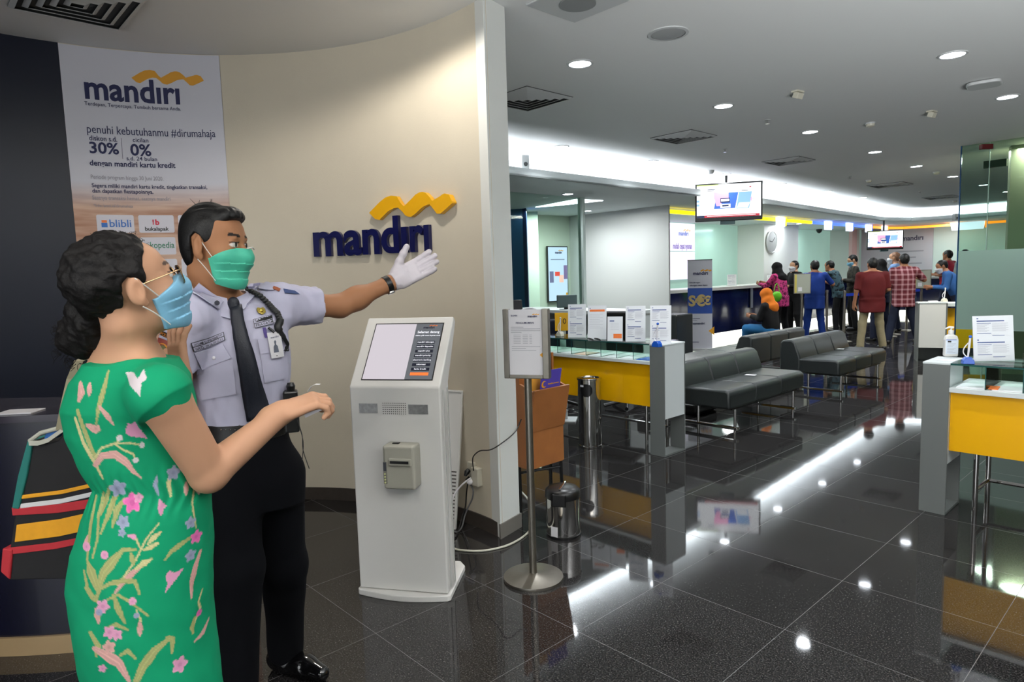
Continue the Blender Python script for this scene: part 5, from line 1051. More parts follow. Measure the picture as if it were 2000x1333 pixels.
def mask_sdf(loose=.010, top0=-.020):
    face = union([ell((0, -.015, .03), (.076, .094, .085)), (ell((0, .03, -.03), (.061, .062, .08)), .03), (ell((.042, .058, -.025), (.023, .025, .025)), .03), (ell((-.042, .058, -.025), (.023, .025, .025)), .03), (ell((0, .043, -.088), (.044, .046, .034)), .03), (ell((0, .07, -.098), .022), .03), (cap((0, .09, .01), (0, .108, -.03), .008, .014), .045)], .03)
    def f(P):
        d = face(P); z = P[:, 2]; t = np.clip((-.028 - z) / .066, 0, 1) * 3; g = .0042 * (t - np.floor(t)) * (t < 2.999) * np.clip((P[:, 1] - .03) / .03, 0, 1); bulge = loose + .005 * np.exp(-((z + .055) / .03) ** 2) * np.clip((P[:, 1] - .04) / .05, 0, 1)
        top = top0 + .020 * np.clip((P[:, 1] - .05) / .05, -.5, 1); bot = -.110 - .014 * np.clip((P[:, 1] - .03) / .05, 0, 1)
        return np.maximum.reduce([d - bulge + g * .7, z - top, bot - z, .020 - .12 * (z + .06) - P[:, 1]])
    f.bb = (_a([-.1, .0, -.14]), _a([.1, .15, .02])); return f
def poly2(x, y, pts):     # signed distance to a 2D polygon
    pts = np.array(pts, float); n = len(pts); d = np.full(len(x), 9.); s_ = np.zeros(len(x), bool)
    for i in range(n):
        a, b = pts[i], pts[(i + 1) % n]; e = b - a; t = np.clip(((x - a[0]) * e[0] + (y - a[1]) * e[1]) / (e @ e), 0, 1); d = np.minimum(d, np.hypot(x - a[0] - t * e[0], y - a[1] - t * e[1]))
        c = (a[1] > y) != (b[1] > y); s_ ^= c & (x < (b[0] - a[0]) * (y - a[1]) / (b[1] - a[1] + 1e-12) + a[0])
    return np.where(s_, -d, d)
def wr(M, c, s, p): return Vector(_a(c) + _a(M) @ (_a(p) * s))
def hand_prims(w, F_, N_, sx, curls=(.2, .2, .25, .3), spread=.10, thumb=(.75, .75, .1), tc=.3, s=1., r=.0085):
    """w wrist point, F_ finger direction, N_ palm normal, sx +1/-1 thumb side"""
    y = norm(F_); z = norm(np.asarray(N_, float) - y * np.dot(N_, y)); x = np.cross(y, z); M = np.stack([x, y, z], 1); w = np.asarray(w, float); T_ = lambda p: w + M @ (np.asarray(p, float) * s)
    L = [(rbox(T_((0, .05, 0)), (.037 * s, .044 * s, .012 * s), .0115 * s, M), .01), (cap(T_((0, -.03, 0)), T_((0, .03, 0)), .026 * s, .023 * s), .02), (ell(T_((sx * .022, .03, .008)), (.018 * s, .026 * s, .014 * s), M), .01)]
    tips = []
    for i, (x0, ln) in enumerate(zip((.028, .0095, -.0095, -.028), (.070, .078, .072, .057))):
        p = np.array([sx * x0, .088 - .004 * (i == 3) - .002 * (i == 0), 0]); a = 0; sp_ = spread * (x0 / .028)
        for k, fr in enumerate((.45, .30, .25)):
            a += curls[i] * (1. if k else .8); d = np.array([sx * math.sin(sp_) * math.cos(a), math.cos(a) * math.cos(sp_), math.sin(a)]); q = p + d * ln * fr
            L.append((cap(T_(p), T_(q), (r - .0004 * k) * s, (r - .0004 * (k + 1)) * s), .004)); p = q
        tips.append(T_(p))
    p = np.array([sx * .026, .012, .006]); d = norm([sx * thumb[0], thumb[1], thumb[2]])
    for k, ln in enumerate((.042, .032, .026)):
        q = p + d * ln; L.append((cap(T_(p), T_(q), (.0125 - .0015 * k) * s, (.011 - .0015 * k) * s), .008)); p = q; d = norm(d + np.array([-sx * tc * .5, tc * .2, tc]))
    tips.append(T_(p)); return L, tips
def V3(p): return _a(tuple(p))
def hit(f, x, y, t0=.8, t1=4.):
    d = ray(x, y).normalized(); o = Vector((0, 0, CAMH)); t = t0
    for _ in range(160):
        P = o + d * t; e = float(f(_a([tuple(P)]))[0])
        if e < .0006: break
        t += max(e * .8, .0006)
        if t > t1: break
    return o + d * t
def grad(f, P):
    e = .004; b = _a([tuple(P)]); g = [float(f(b + _a(v))[0] - f(b - _a(v))[0]) for v in ((e, 0, 0), (0, e, 0), (0, 0, e))]; return Vector(g).normalized()
class Patch:      # thin sheet lying on a surface, laid out between four corner pixels
    def __init__(s, f, quad, nx=6, ny=6, off=.003):
        s.nx, s.ny = nx, ny; s.P = []; s.N = []
        for j in range(ny + 1):
            for i in range(nx + 1):
                a, b = i / nx, j / ny; q = [quad[0][k] * (1 - a) * (1 - b) + quad[1][k] * a * (1 - b) + quad[2][k] * a * b + quad[3][k] * (1 - a) * b for k in (0, 1)]
                p = hit(f, *q); n = grad(f, p); s.P.append(p + n * off); s.N.append(n)
    def at(s, a, b, d=0.):
        a = min(max(a, 0), .9999) * s.nx; b = min(max(b, 0), .9999) * s.ny; i, j = int(a), int(b); a -= i; b -= j; k = lambda i, j: j * (s.nx + 1) + i
        f = lambda L: L[k(i, j)] * (1 - a) * (1 - b) + L[k(i + 1, j)] * a * (1 - b) + L[k(i + 1, j + 1)] * a * b + L[k(i, j + 1)] * (1 - a) * b
        return f(s.P) + f(s.N) * d
    def sheet(s, mb, th=.002, poly=None):
        n = (s.nx + 1) * (s.ny + 1); k = lambda i, j: j * (s.nx + 1) + i; vs = [tuple(p) for p in s.P] + [tuple(p + q * th) for p, q in zip(s.P, s.N)]; fs = []
        for j in range(s.ny):
            for i in range(s.nx): fs += [(k(i, j), k(i, j + 1), k(i + 1, j + 1), k(i + 1, j)), (n + k(i, j), n + k(i + 1, j), n + k(i + 1, j + 1), n + k(i, j + 1))]
        bd = [k(i, 0) for i in range(s.nx + 1)] + [k(s.nx, j) for j in range(1, s.ny + 1)] + [k(i, s.ny) for i in range(s.nx - 1, -1, -1)] + [k(0, j) for j in range(s.ny - 1, 0, -1)]
        for a, b in zip(bd, bd[1:] + bd[:1]): fs.append((a, b, n + b, n + a))
        return mb.add(vs, fs)
    def poly(s, mb, pts, d0=.0, d1=.002):   # pts in 0..1 patch space
        n = len(pts); return mb.add([tuple(s.at(a, b, d0)) for a, b in pts] + [tuple(s.at(a, b, d1)) for a, b in pts], [tuple(range(n)), tuple(range(n, 2 * n))[::-1]] + [(i, (i + 1) % n, n + (i + 1) % n, n + i) for i in range(n)])
    def text(s, mb, body, a0, a1, b, bh, d=.003, bold=.02):
        vs, fs, wd = textmesh(body, bold, 0); hx = max(v[1] for v in vs) or 1
        mb.add([tuple(s.at(a0 + (a1 - a0) * x / wd, b - bh * y / hx, d)) for x, y, z in vs], fs)
def rows_px(R, ry):
    out = []
    for y, xl, xr, Y, *k in R:
        a, b = D(xl, y, Y), D(xr, y, Y); out.append(((a.z + b.z) / 2, (a.x + b.x) / 2, Y, (b.x - a.x) / 2, k[0] if k else ry))
    return out
# ---------------------------------------------------------------- the guard
GD = thing('person', 'man in white guard shirt, black tie and green mask pointing with a gloved hand', 'person', (0, 0, 0))
hc = V3(D(422, 482, 2.06)); ga = math.radians(60); tocam = norm([-hc[0], -hc[1], 0]); rp = np.array([-tocam[1], tocam[0], 0])
rp = rp if rp[0] > 0 else -rp
gf = tocam * math.cos(ga) + rp * math.sin(ga); GM = frame(gf, -.04, .03); gs = np.array([1.02, .90, 1.06])
j = lambda x, y, Y: V3(D(x, y, Y))
nb = j(448, 612, 2.12); Ls, Rs = j(545, 597, 2.20), j(372, 622, 1.98); Le, Lw = j(664, 598, 2.36), j(772, 549, 2.47); Re, Rw = j(322, 800, 1.98), j(360, 930, 2.0)
pel = j(482, 868, 2.13); Lh, Rh = j(530, 890, 2.17), j(448, 890, 2.08); Lk, La = j(555, 1100, 2.25), j(560, 1300, 2.40); Rk, Ra = j(462, 1110, 2.03), j(452, 1330, 2.02)
La[2] = .09; Ra[2] = .09
FD = norm([.9, -.43, 0]); hF = norm(np.array([.40, .10, .155])); hN = norm([.10, -1, .25])
hp, tips = hand_prims(Lw, j(880, 492, 2.53) - Lw, (-.1, -1, .15), -1, (.10, .07, .09, .14), .075, (.62, .85, .2), .05, 1.06)
def limb(a, b, r0, r1, m=None, k=.03):
    return [(cap(a, b, r0, r1), k)] + ([(ell(a * (1 - m[0]) + b * m[0], m[1]), k)] if m else [])
torso = [(ell(nb + V3((0, .02, -.16)), (.15, .105, .17)), .05), (ell(pel + V3((0, 0, .12)), (.125, .095, .14)), .06), (ell(pel, (.13, .10, .11)), .06)]
body = union([xform(head_parts(), hc, GM, gs), (cap(hc + GM @ (V3((0, -.03, -.075))), nb + V3((0, .01, -.02)), .058, .062), .03)] + torso +
    limb(Rs, nb, .05, .05) + limb(Ls, nb, .05, .05) + limb(Ls, Le, .052, .036) + limb(Le, Lw, .0385, .026, (.3, .042)) + limb(Rs, Re, .05, .038) + limb(Re, Rw, .038, .027) +
    limb(Lh, Lk, .075, .05) + limb(Lk, La, .05, .036) + limb(Rh, Rk, .075, .05) + limb(Rk, Ra, .05, .036) + [(cap(La + V3((0, 0, -.04)), La + FD * .13 - V3((0, 0, .05)), .035, .03), .03), (cap(Ra + V3((0, 0, -.04)), Ra + FD * .13 - V3((0, 0, .05)), .035, .03), .03)] + hp, .03)
tan = lin((160, 112, 80))
def gcol(P):
    c = head_color(P, hc, GM, gs, tan); return c
mesh_sdf('body', body, .0034, SKIN, GD, color=gcol)
# hair
hair = union([ell((0, -.022, .04), (.082, .098, .088)), (ell((0, -.06, -.01), (.066, .05, .065)), .03), (ell((0, .055, .085), (.052, .04, .030)), .02)], .02)
GHP = [(-.2, .2), (.15, .2), (.15, .088), (.088, .080), (.060, .066), (.042, .050), (.034, .025), (.024, .0), (.020, -.018), (.006, -.020), (.000, .0), (-.006, .026), (-.022, .034), (-.038, .022), (-.042, -.02), (-.052, -.06), (-.07, -.083), (-.2, -.1)]
def hair_cut(P):
    d = hair(P); x, y, z = P[:, 0], P[:, 1], P[:, 2]
    d = d + .0012 * np.sin(x * 300 + 3 * np.sin(y * 40)) * np.sin(z * 20 + y * 30)
    return -smin(-d, -poly2(y, z, GHP), .004)
hair_cut.bb = hair.bb
M_hair = mat('black_hair', (10, 9, 9), .5, bump=.25, bscale=220, spec=.35)
mesh_sdf('hair', xform(hair_cut, hc, GM, gs), .003, M_hair, GD)
q = MB(); random.seed(3)
for i in range(9):
    a = random.uniform(-.03, .03); b_ = random.uniform(-.06, .0); p0 = wr(GM, hc, gs, (a, b_, .115 - abs(a) * .3)); p1 = wr(GM, hc, gs, (a * 1.1, b_ + random.uniform(-.03, .02), .13 + random.uniform(0, .012) - abs(a) * .4)); q.tube([p0, (p0 + p1) / 2, p1], [.0012, .0009, .0004], 5)
q.build('hair_tufts', M_hair, GD)
# mask
M_gmask = mat('green_mask', (72, 186, 156), .6, noise=.05, nscale=60); ms = mask_sdf(.008, -.026); mesh_sdf('face_mask', xform(ms, hc, GM, gs), .0022, M_gmask, GD)
M_loop = mat('ear_loop', (214, 214, 210), .6)
def loops(parent, M, c, s, sides=(1, -1)):
    for sd_ in sides: MB().tube([wr(M, c, s, p) for p in ((sd_ * .069, .034, -.037), (sd_ * .077, .02, -.016), (sd_ * .083, .004, .008), (sd_ * .084, -.006, .022))], .0014, 6, 4).tube([wr(M, c, s, p) for p in ((sd_ * .058, .034, -.1), (sd_ * .073, .01, -.065), (sd_ * .081, -.012, -.04))], .0014, 6, 4).build('ear_loop', M_loop, parent, smooth=True)
loops(GD, GM, hc, gs)
q = MB().tube([wr(GM, hc, gs, p) for p in ((-.02, .124, -.006), (0, .131, -.002), (.02, .124, -.006))], .002, 6); q.build('nose_wire', M_loop, GD)
# shirt
tor = loft(rows_px([(600, 392, 520, 2.12, .09), (625, 372, 550, 2.12, .105), (660, 372, 558, 2.12, .12), (710, 380, 562, 2.12, .125), (770, 390, 560, 2.13, .12), (815, 395, 558, 2.13, .115), (850, 398, 556, 2.13, .11)], .12))
Ld = norm(Le - Ls); Lc = Ls + (Le - Ls) * .60; Rd = norm(Re - Rs); Rc = Rs + (Re - Rs) * .52
def cut(f, c, n_):
    g = lambda P: np.maximum(f(P), (P - _a(c)) @ _a(n_)); g.bb = f.bb; return g
slv = [(cut(cap(Ls, Ls + (Le - Ls) * .7, .068, .066), Lc, Ld), .04), (cut(cap(Rs, Rs + (Re - Rs) * .6, .066, .066), Rc, Rd), .04)]
sh0 = union([(tor, .05), (cap(Rs, nb + V3((0, 0, -.02)), .060, .045), .06), (cap(Ls, nb + V3((0, 0, -.02)), .062, .045), .06), (ell(nb + V3((0, .02, -.16)), (.155, .115, .16)), .05)] + slv, .05)
def shirt(P):
    d = sh0(P) + .0045 * noise3(P, 22, 1.) + .0022 * noise3(P * _a([1.6, 1.6, .7]), 60, 4.)
    return -smin(-d, np.sqrt(((P - (nb + V3((0, -.005, .075)))) ** 2).sum(1)) - .062, .004)
shirt.bb = sh0.bb
M_shirt = mat('white_shirt', (184, 182, 204), .75, noise=.03, nscale=12, bump=.12, bscale=40)
mesh_sdf('shirt', shirt, .004, M_shirt, GD)
M_vnavy = mat('tie_navy', (14, 18, 32), .55, bump=.2, bscale=300)
def pfix(name, quad, m, nx=6, ny=6, off=.003, th=.002, par=GD, f=shirt): P_ = Patch(f, quad, nx, ny, off); o = P_.sheet(MB(), th).build(name, m, par, smooth=True); return P_, o
# collar
cq = [((384, 548), (394, 540), (440, 586), (425, 604)), ((466, 586), (500, 556), (503, 572), (474, 606))]
pL = Patch(shirt, ((375, 572), (425, 590), (426, 604), (382, 588)), 5, 3, .006)
q = MB(); ncn = j(437, 583, 2.10)
def cring(a, r, z): return Vector((ncn[0] + .0 + r * math.cos(a), ncn[1] + r * .95 * math.sin(a), ncn[2] + z))
vs = []; fs = []; n = 36
# stand + fall of the collar, open at the front where the tie knot sits
knot = D(456, 590, 2.03); ka = math.atan2(knot.y - ncn[1], knot.x - ncn[0])
for i in range(n + 1):
    t = i / n; a = ka + .18 + (2 * PI - .36) * t; fr = abs(2 * t - 1) ** 3      # 1 at the front points
    z = .012 * (1 - fr) - .012 * fr
    vs += [tuple(cring(a, .066, -.03)), tuple(cring(a, .068, z + .012)), tuple(cring(a, .071, z + .013)), tuple(cring(a, .092 + .016 * fr, -.026 - .034 * fr)), tuple(cring(a, .088 + .014 * fr, -.030 - .034 * fr))]
for i in range(n): fs += [(5 * i + k, 5 * i + k + 1, 5 * i + k + 6, 5 * i + k + 5) for k in range(4)]
q.add(vs, fs).build('collar', M_shirt, GD, smooth=True)
for x, y in ((424, 592), (478, 582)):
    p = hit(shirt, x, y) - ray(x, y).normalized() * .042; n_ = (Vector((0, 0, CAMH)) - p).normalized(); rot = n_.to_track_quat('Z', 'Y').to_matrix()
    q = MB(); q.lathe([(.0075, 0), (.0075, .0015), (.0055, .002), (.0055, .001), (.004, .001), (.004, .002)], 20); q.v = [tuple(p + rot @ Vector(v)) for v in q.v]; q.build('collar_pin', mat('pin_dark', (44, 46, 60), .4), GD)
both = lambda P: np.minimum(shirt(P), body(P))
for cq_ in (((374, 574), (391, 551), (438, 589), (424, 607)), ((466, 594), (497, 556), (506, 573), (475, 608))): P_ = Patch(both, cq_, 8, 4, .007); P_.sheet(MB(), .003).build('collar_leaf', M_shirt, GD, smooth=True)
# tie
knotp = hit(shirt, 456, 600); q = MB()
tp_ = Patch(shirt, ((449, 604), (470, 602), (526, 812), (484, 822)), 4, 22, .006)
vs = []; fs = []
for jj in range(23):
    b_ = jj / 22; wv_ = [.0, .22, .5, .78, 1.]; taper = 1.0
    for kk, a in enumerate(wv_): vs.append(tuple(tp_.at(a, b_, .003 + .006 * math.sin(PI * a) + .004)))
for jj in range(22): fs += [(5 * jj + k, 5 * jj + k + 1, 5 * jj + k + 6, 5 * jj + k + 5) for k in range(4)]
q.add(vs, fs); q.build('tie', M_vnavy, GD, smooth=True)
bpy.data.objects['tie'].modifiers.new('s', 'SOLIDIFY').thickness = .004
kn = D(456, 592, 2.035); mesh_sdf('tie_knot', union([ell(tuple(kn), (.018, .013, .019)), (ell(tuple(kn + Vector((.004, .0, -.022))), (.014, .012, .012)), .015)], .01), .003, M_vnavy, GD)
q = MB().tube([D(495, 655, 2.02), D(500, 700, 2.01)], .001, 6)
# placket buttons, pockets, flaps
pk, o = pfix('pocket_flap', ((378, 690), (436, 672), (452, 700), (392, 722)), M_shirt, 8, 6, .003, .003)
q = MB(); P2 = Patch(shirt, ((384, 722), (454, 698), (462, 770), (396, 782)), 6, 6, .002); P2.sheet(q, .0015); q.build('pocket', M_shirt, GD, smooth=True)
q = MB().ball(tuple(pk.at(.55, .62, .005)), (.0055, .003, .0055), 12, 8); q.build('button', M_paper, GD)
P3, o = pfix('pocket', ((505, 672), (553, 664), (556, 740), (516, 748)), M_shirt, 6, 6, .002, .0015); P4, o = pfix('pocket_flap', ((503, 664), (552, 656), (554, 684), (508, 692)), M_shirt, 6, 4, .003, .003)
# name tapes
def tape(quad, lines, name, bold=.04):
    P_ = Patch(shirt, quad, 6, 3, .005); o = P_.sheet(MB(), .0012).build(name, M_blk, GD, smooth=True); q = MB()
    k = len(lines)
    for i in range(k):
        a0, a1, b0, b1 = .02, .98, (i + .10) / k, (i + .94) / k
        vs = [tuple(P_.at(a0 + (a1 - a0) * u_ / 6, b0 + (b1 - b0) * v_, .0016)) for v_ in (0, 1) for u_ in range(7)]; q.add(vs, [(u_, u_ + 1, 8 + u_, 7 + u_) for u_ in range(6)])
    q.build('tape_ground', M_shirt, o); q = MB()
    for i, t in enumerate(lines): P_.text(q, t, .06, .94 if len(t) > 5 else .90, (i + .80) / k, .55 / k, .0042, bold)
    q.build('tape_lettering', M_blk, o)
tape(((371, 670), (437, 649), (441, 665), (376, 687)), ['AGUS SUPRIYANTO', 'NRG. 09.16.011212'], 'name_tape', .004)
tape(((494, 626), (530, 617), (533, 633), (498, 642)), ['SATPAM', 'PRAYATA'], 'unit_tape', .004)
# shoulder patches
def badge(quad, m, name, par=GD, off=.004): P_ = Patch(shirt, quad, 4, 4, off); return P_, P_.sheet(MB(), .002).build(name, m, par, smooth=True)
P_, o = badge(((318, 646), (339, 655), (337, 664), (316, 655)), M_blk, 'sleeve_patch'); q = MB(); P_.text(q, 'POLDA', .05, .95, .85, .7, .003, .005); q.build('patch_lettering', mat('patch_orange', (214, 130, 40), .6), o)
P_, o = badge(((313, 660), (335, 668), (331, 696), (309, 688)), mat('patch_red', (120, 50, 40), .6), 'sleeve_patch'); q = MB(); P_.poly(q, [(.5 + .42 * math.cos(a), .62 + .34 * math.sin(a)) for a in [k * PI / 8 for k in range(16)]], .002, .003); q.build('patch_disc', mat('patch_gold', (206, 140, 40), .6), o)
q = MB(); P_.poly(q, [(.5 + .24 * math.cos(a), .62 + .2 * math.sin(a)) for a in [k * PI / 8 for k in range(16)]], .003, .004); q.build('patch_disc', mat('patch_green', (90, 90, 50), .6), o)
P_, o = badge(((553, 566), (574, 570), (584, 576), (556, 574)), mat('patch_blue', (50, 66, 110), .6), 'sleeve_badge'); P_, o = badge(((535, 561), (548, 566), (545, 571), (533, 566)), mat('patch_brown', (150, 80, 50), .6), 'sleeve_badge')
# epaulette
pe, o = pfix('epaulette', ((488, 553), (528, 556), (536, 570), (480, 566)), M_shirt, 6, 3, .006, .004)
# aiguillette braid
ctrl = [(476, 562), (486, 565), (497, 575), (510, 585), (521, 596), (530, 608), (538, 618), (540, 628), (538, 640), (542, 650), (549, 662), (556, 674)]
q = MB(); pts = []
for i, (x, y) in enumerate(ctrl):
    p = hit(shirt, x, y); pts.append(p + grad(shirt, p) * .014)
for i in range(8):
    a, b_ = pts[i], pts[i + 1]
    for t in (0, .34, .67): c_ = a.lerp(b_, t); q.ball(tuple(c_), (.0105, .0105, .0085), 10, 7)
q.tube(pts[6:], [.007, .012, .012, .008, .006, .004], 10, 4)
for dx in (-5, 0, 4): e = D(558 + dx, 684, pts[-1].y - .002); q.tube([pts[-1], (pts[-1] + e) / 2, e], .0028, 8); q.ball(tuple(e), .005, 8, 6)
q.build('braided_cord', mat('braid_black', (12, 12, 14), .5), GD, smooth=True)
# gold badge, id card
p = hit(shirt, 509, 609); n_ = grad(shirt, p); rot = n_.to_track_quat('Z', 'Y').to_matrix(); q = MB()
q.prism([(0, -.016), (.012, -.008), (.014, .004), (.009, .012), (0, .009), (-.009, .012), (-.014, .004), (-.012, -.008)], .004, .008); q.ball((0, 0, .008), (.006, .006, .004), 12, 8); q.v = [tuple(p + rot @ Vector(v)) for v in q.v]; q.build('badge', mat('brass', (200, 176, 90), .25, 1.), GD, bevel=.001)
P_ = Patch(shirt, ((518, 652), (543, 648), (548, 696), (525, 701)), 3, 4, .012); o = P_.sheet(MB(), .0015).build('id_card', M_paper, GD); q = MB(); P_.text(q, 'mandiri', .2, .8, .22, .07, .0022, .02); q.build('card_lettering', M_ink, o); q = MB(); P_.poly(q, [(.32, .78), (.36, .55), (.45, .48), (.42, .36), (.5, .3), (.58, .36), (.55, .48), (.66, .55), (.7, .78)], .0018, .0024); q.build('card_portrait', mat('card_portrait', (90, 96, 110), .6), o)
q = MB(); P_.poly(q, [(.46, .90), (.54, .90), (.54, .93), (.46, .93)], .0018, .0024); q.build('card_mark', M_blk, o)
q = MB(); a = hit(shirt, 524, 640); a -= ray(524, 640).normalized() * .012; b_ = P_.at(.5, .02, .003); q.tube([a, b_], .004, 8); q.build('card_clip', M_blk, GD)
q = MB(); a = hit(shirt, 516, 640); q.ribbon([a - ray(516, 640).normalized() * .008, D(518, 650, a.y - .01), D(521, 660, a.y - .01)], (.010, 0, 0), .002); q.build('card_ribbon', mat('purple_ribbon', (76, 60, 130), .5), GD)
# glove with rolled cuff, watch
wdir = norm(Lw - Le); M_glove = mat('latex_glove', (206, 198, 204), .45, bump=.25, bscale=90)
gl = union([(cap(Le, Lw, .0385, .026), .03)] + [(g, k_) for g, k_ in hp], .01)
def glove(P): return np.maximum(gl(P) - .0028 + .0007 * noise3(P, 160, 2.), -((P - (Lw - wdir * .012)) @ wdir))
glove.bb = (gl.bb[0] - .004, gl.bb[1] + .004); go = mesh_sdf('glove', glove, .0026, M_glove, GD)
def ring_at(c, d, r, th, name, m, n=28, ry=1., wob=0.):
    rot = Vector(tuple(d)).to_track_quat('Z', 'Y').to_matrix(); c = Vector(tuple(c)); pts = [c + rot @ Vector(((r + wob * math.sin(5 * a)) * math.cos(a), (r + wob * math.cos(4 * a)) * ry * math.sin(a), wob * math.sin(3 * a))) for a in [2 * PI * k / n for k in range(n + 1)]]; return MB().tube(pts, th, 8).build(name, m, GD, smooth=True)
ring_at(Lw - wdir * .010, wdir, .0295, .0030, 'glove_cuff', M_glove, wob=.0015); ring_at(Lw - wdir * .002, wdir, .0292, .0022, 'glove_cuff', M_glove, wob=.002)
wc = Vector(tuple(Lw - wdir * .034)); rot = Vector(tuple(wdir)).to_track_quat('Z', 'Y').to_matrix(); q = MB().lathe([(.0285, -.010), (.0325, -.010), (.0325, .010), (.0285, .010), (.0285, -.010)], 32, False); q.v = [tuple(wc + rot @ Vector(v)) for v in q.v]; q.build('watch_strap', M_blk, GD, smooth=True)
up = norm(np.array([0, 0, 1.]) - wdir * wdir[2]); q = MB().lathe([(.014, .0), (.0145, .005), (.012, .007), (.001, .007)], 24); wq = wc - Vector(tuple(up)) * .030 + Vector((.004, -.008, 0)); rr = Vector(tuple(-up + np.array([.1, -.3, 0]))).to_track_quat('Z', 'Y').to_matrix(); q.v = [tuple(wq + rr @ Vector(v)) for v in q.v]; q.build('watch_face', M_chrome, GD, smooth=True)
# trousers, belt, shoes
M_trs = mat('black_trousers', (6, 7, 12), .9, noise=.1, nscale=8, bump=.1, bscale=30, spec=.15)
hips = loft(rows_px([(838, 397, 558, 2.13, .112), (870, 396, 566, 2.13, .118), (930, 400, 580, 2.14, .118), (985, 412, 582, 2.14, .10)], .12))
tr0 = union([(hips, .06), (cap(Lh + V3((.012, 0, -.06)), Lk, .088, .077), .05), (cap(Lk, La, .077, .066), .03), (cap(Rh + V3((0, 0, -.06)), Rk, .092, .082), .03), (cap(Rk, Ra, .082, .070), .03)], .02)
def trs(P):
    d = tr0(P) + .004 * noise3(P, 14, 3.) ; return np.maximum(d, (La[2] - .055) - P[:, 2])
trs.bb = tr0.bb; mesh_sdf('trousers', trs, .006, M_trs, GD)
be = loft(rows_px([(818, 394, 560, 2.13, .118), (850, 395, 560, 2.13, .12)], .12)); mesh_sdf('belt', be, .004, mat('belt_black', (12, 12, 13), .45), GD)
q = MB()
for i in range(5):
    for k in range(3): p = hit(be, 432 + i * 9, 824 + k * 8); q.ball(tuple(p), .0028, 8, 6)
q.build('belt_eyelets', M_chrome, GD)
rad = D(570, 790, 2.1); q = MB().at(tuple(rad), .3).box(-.025, .02, -.02, .025, -.09, .045); q.build('radio', M_blk, GD, bevel=.006); q = MB().at(tuple(rad), .3).lathe([(.012, .04), (.014, .06), (.01, .07)], 12); q.build('radio_knob', M_blk, GD)
q = MB().tube([D(580, 820, 2.08), D(590, 850, 2.06), D(592, 880, 2.06), D(604, 916, 2.06)], .0014, 6, 4).tube([D(580, 820, 2.08), D(592, 862, 2.06), D(590, 900, 2.06)], .0014, 6, 4); q.build('radio_cord', M_blk, GD)
for nm, A_ in (('shoe', La), ('shoe', Ra)):
    b0 = A_.copy(); b0[2] = .045; sh = union([cap(b0 - FD * .04, b0 + FD * .09 + V3((0, 0, -.008)), .045, .038), (cap(b0 + FD * .09, b0 + FD * .17 + V3((0, 0, -.014)), .042, .030), .03), (cap(b0, b0 + V3((0, 0, .04)), .045, .045), .03)], .03)
    f = lambda P, s_=sh: np.maximum(s_(P), .002 - P[:, 2]); f.bb = sh.bb; mesh_sdf(nm, f, .004, mat('shoe_black', (10, 10, 12), .12, coat=.5), GD)
# ---------------------------------------------------------------- the woman in the green dress
WD = thing('person', 'woman in green floral dress with glasses and blue mask, seen from behind', 'person', (0, 0, 0))
wc_ = V3(D(252, 562, 1.45)); wa = math.radians(106); tocam = norm([-wc_[0], -wc_[1], 0]); rp = np.array([-tocam[1], tocam[0], 0]); rp = rp if rp[0] > 0 else -rp
wf = tocam * math.cos(wa) + rp * math.sin(wa); WM = frame(wf, .30, .0); ws = np.array([.96, .93, .96])
bf = norm([.80, .60, 0]); br = np.array([bf[1], -bf[0], 0])
nbw = j(252, 700, 1.50); WRs, WLs = j(314, 772, 1.37), nbw - br * .155 + V3((0, 0, -.045)); WRe, WRw = j(408, 925, 1.47), j(551, 806, 1.57)
WLe = j(300, 850, 1.74); WLw = j(352, 735, 1.73); wp_ = j(280, 1030, 1.50)
lh, _ = hand_prims(WLw, j(345, 672, 1.74) - WLw, (.55, .9, .1), 1, (.15, .12, .18, .22), .22, (.8, .7, .1), .1, .95)
rF = norm(np.array([.70, .28, .22])); rh, rtips = hand_prims(WRw, rF, (.15, .45, -1.), 1, (.75, .8, .85, .9), .03, (.25, 1.0, .35), .35, .95)
torso = [(ell(nbw + V3((-.02, .01, -.15)), (.13, .10, .16)), .05), (ell(j(300, 900, 1.50), (.09, .08, .12)), .05), (ell(wp_, (.11, .10, .12)), .05)]
fl = V3((0, 0, 0)); kn1, kn2 = V3((wp_[0] + .08, 1.46, .47)), V3((wp_[0] - .06, 1.52, .47)); an1, an2 = V3((kn1[0] + .01, 1.47, .08)), V3((kn2[0] + .01, 1.53, .08))
light = lin((182, 138, 110))
wbody = union([xform(head_parts(), wc_, WM, ws), (cap(wc_ + WM @ V3((0, -.035, -.07)), nbw + V3((0, .0, -.02)), .047, .053), .03), (cap(nbw + V3((0, 0, -.01)), WRs, .052, .045), .05), (cap(nbw + V3((0, 0, -.01)), WLs, .05, .045), .05)] + torso +
    limb(WRs, WRe, .052, .043) + limb(WRe, WRw, .0425, .026, None, .012) + limb(WLs, WLe, .048, .04) + limb(WLe, WLw, .04, .026) + limb(wp_, kn1, .085, .052) + limb(wp_, kn2, .085, .052) + limb(kn1, an1, .052, .035, (.3, .054)) + limb(kn2, an2, .052, .035, (.3, .054)) +
    [(cap(an1 + V3((0, 0, -.03)), an1 + bf * .12 - V3((0, 0, .05)), .034, .026), .03), (cap(an2 + V3((0, 0, -.03)), an2 + bf * .12 - V3((0, 0, .05)), .034, .026), .03)] + rh + lh, .03)
def wcol(P):
    c = head_color(P, wc_, WM, ws, light, lin((84, 66, 58))); return c
mesh_sdf('body', wbody, .0032, SKIN, WD, color=wcol)
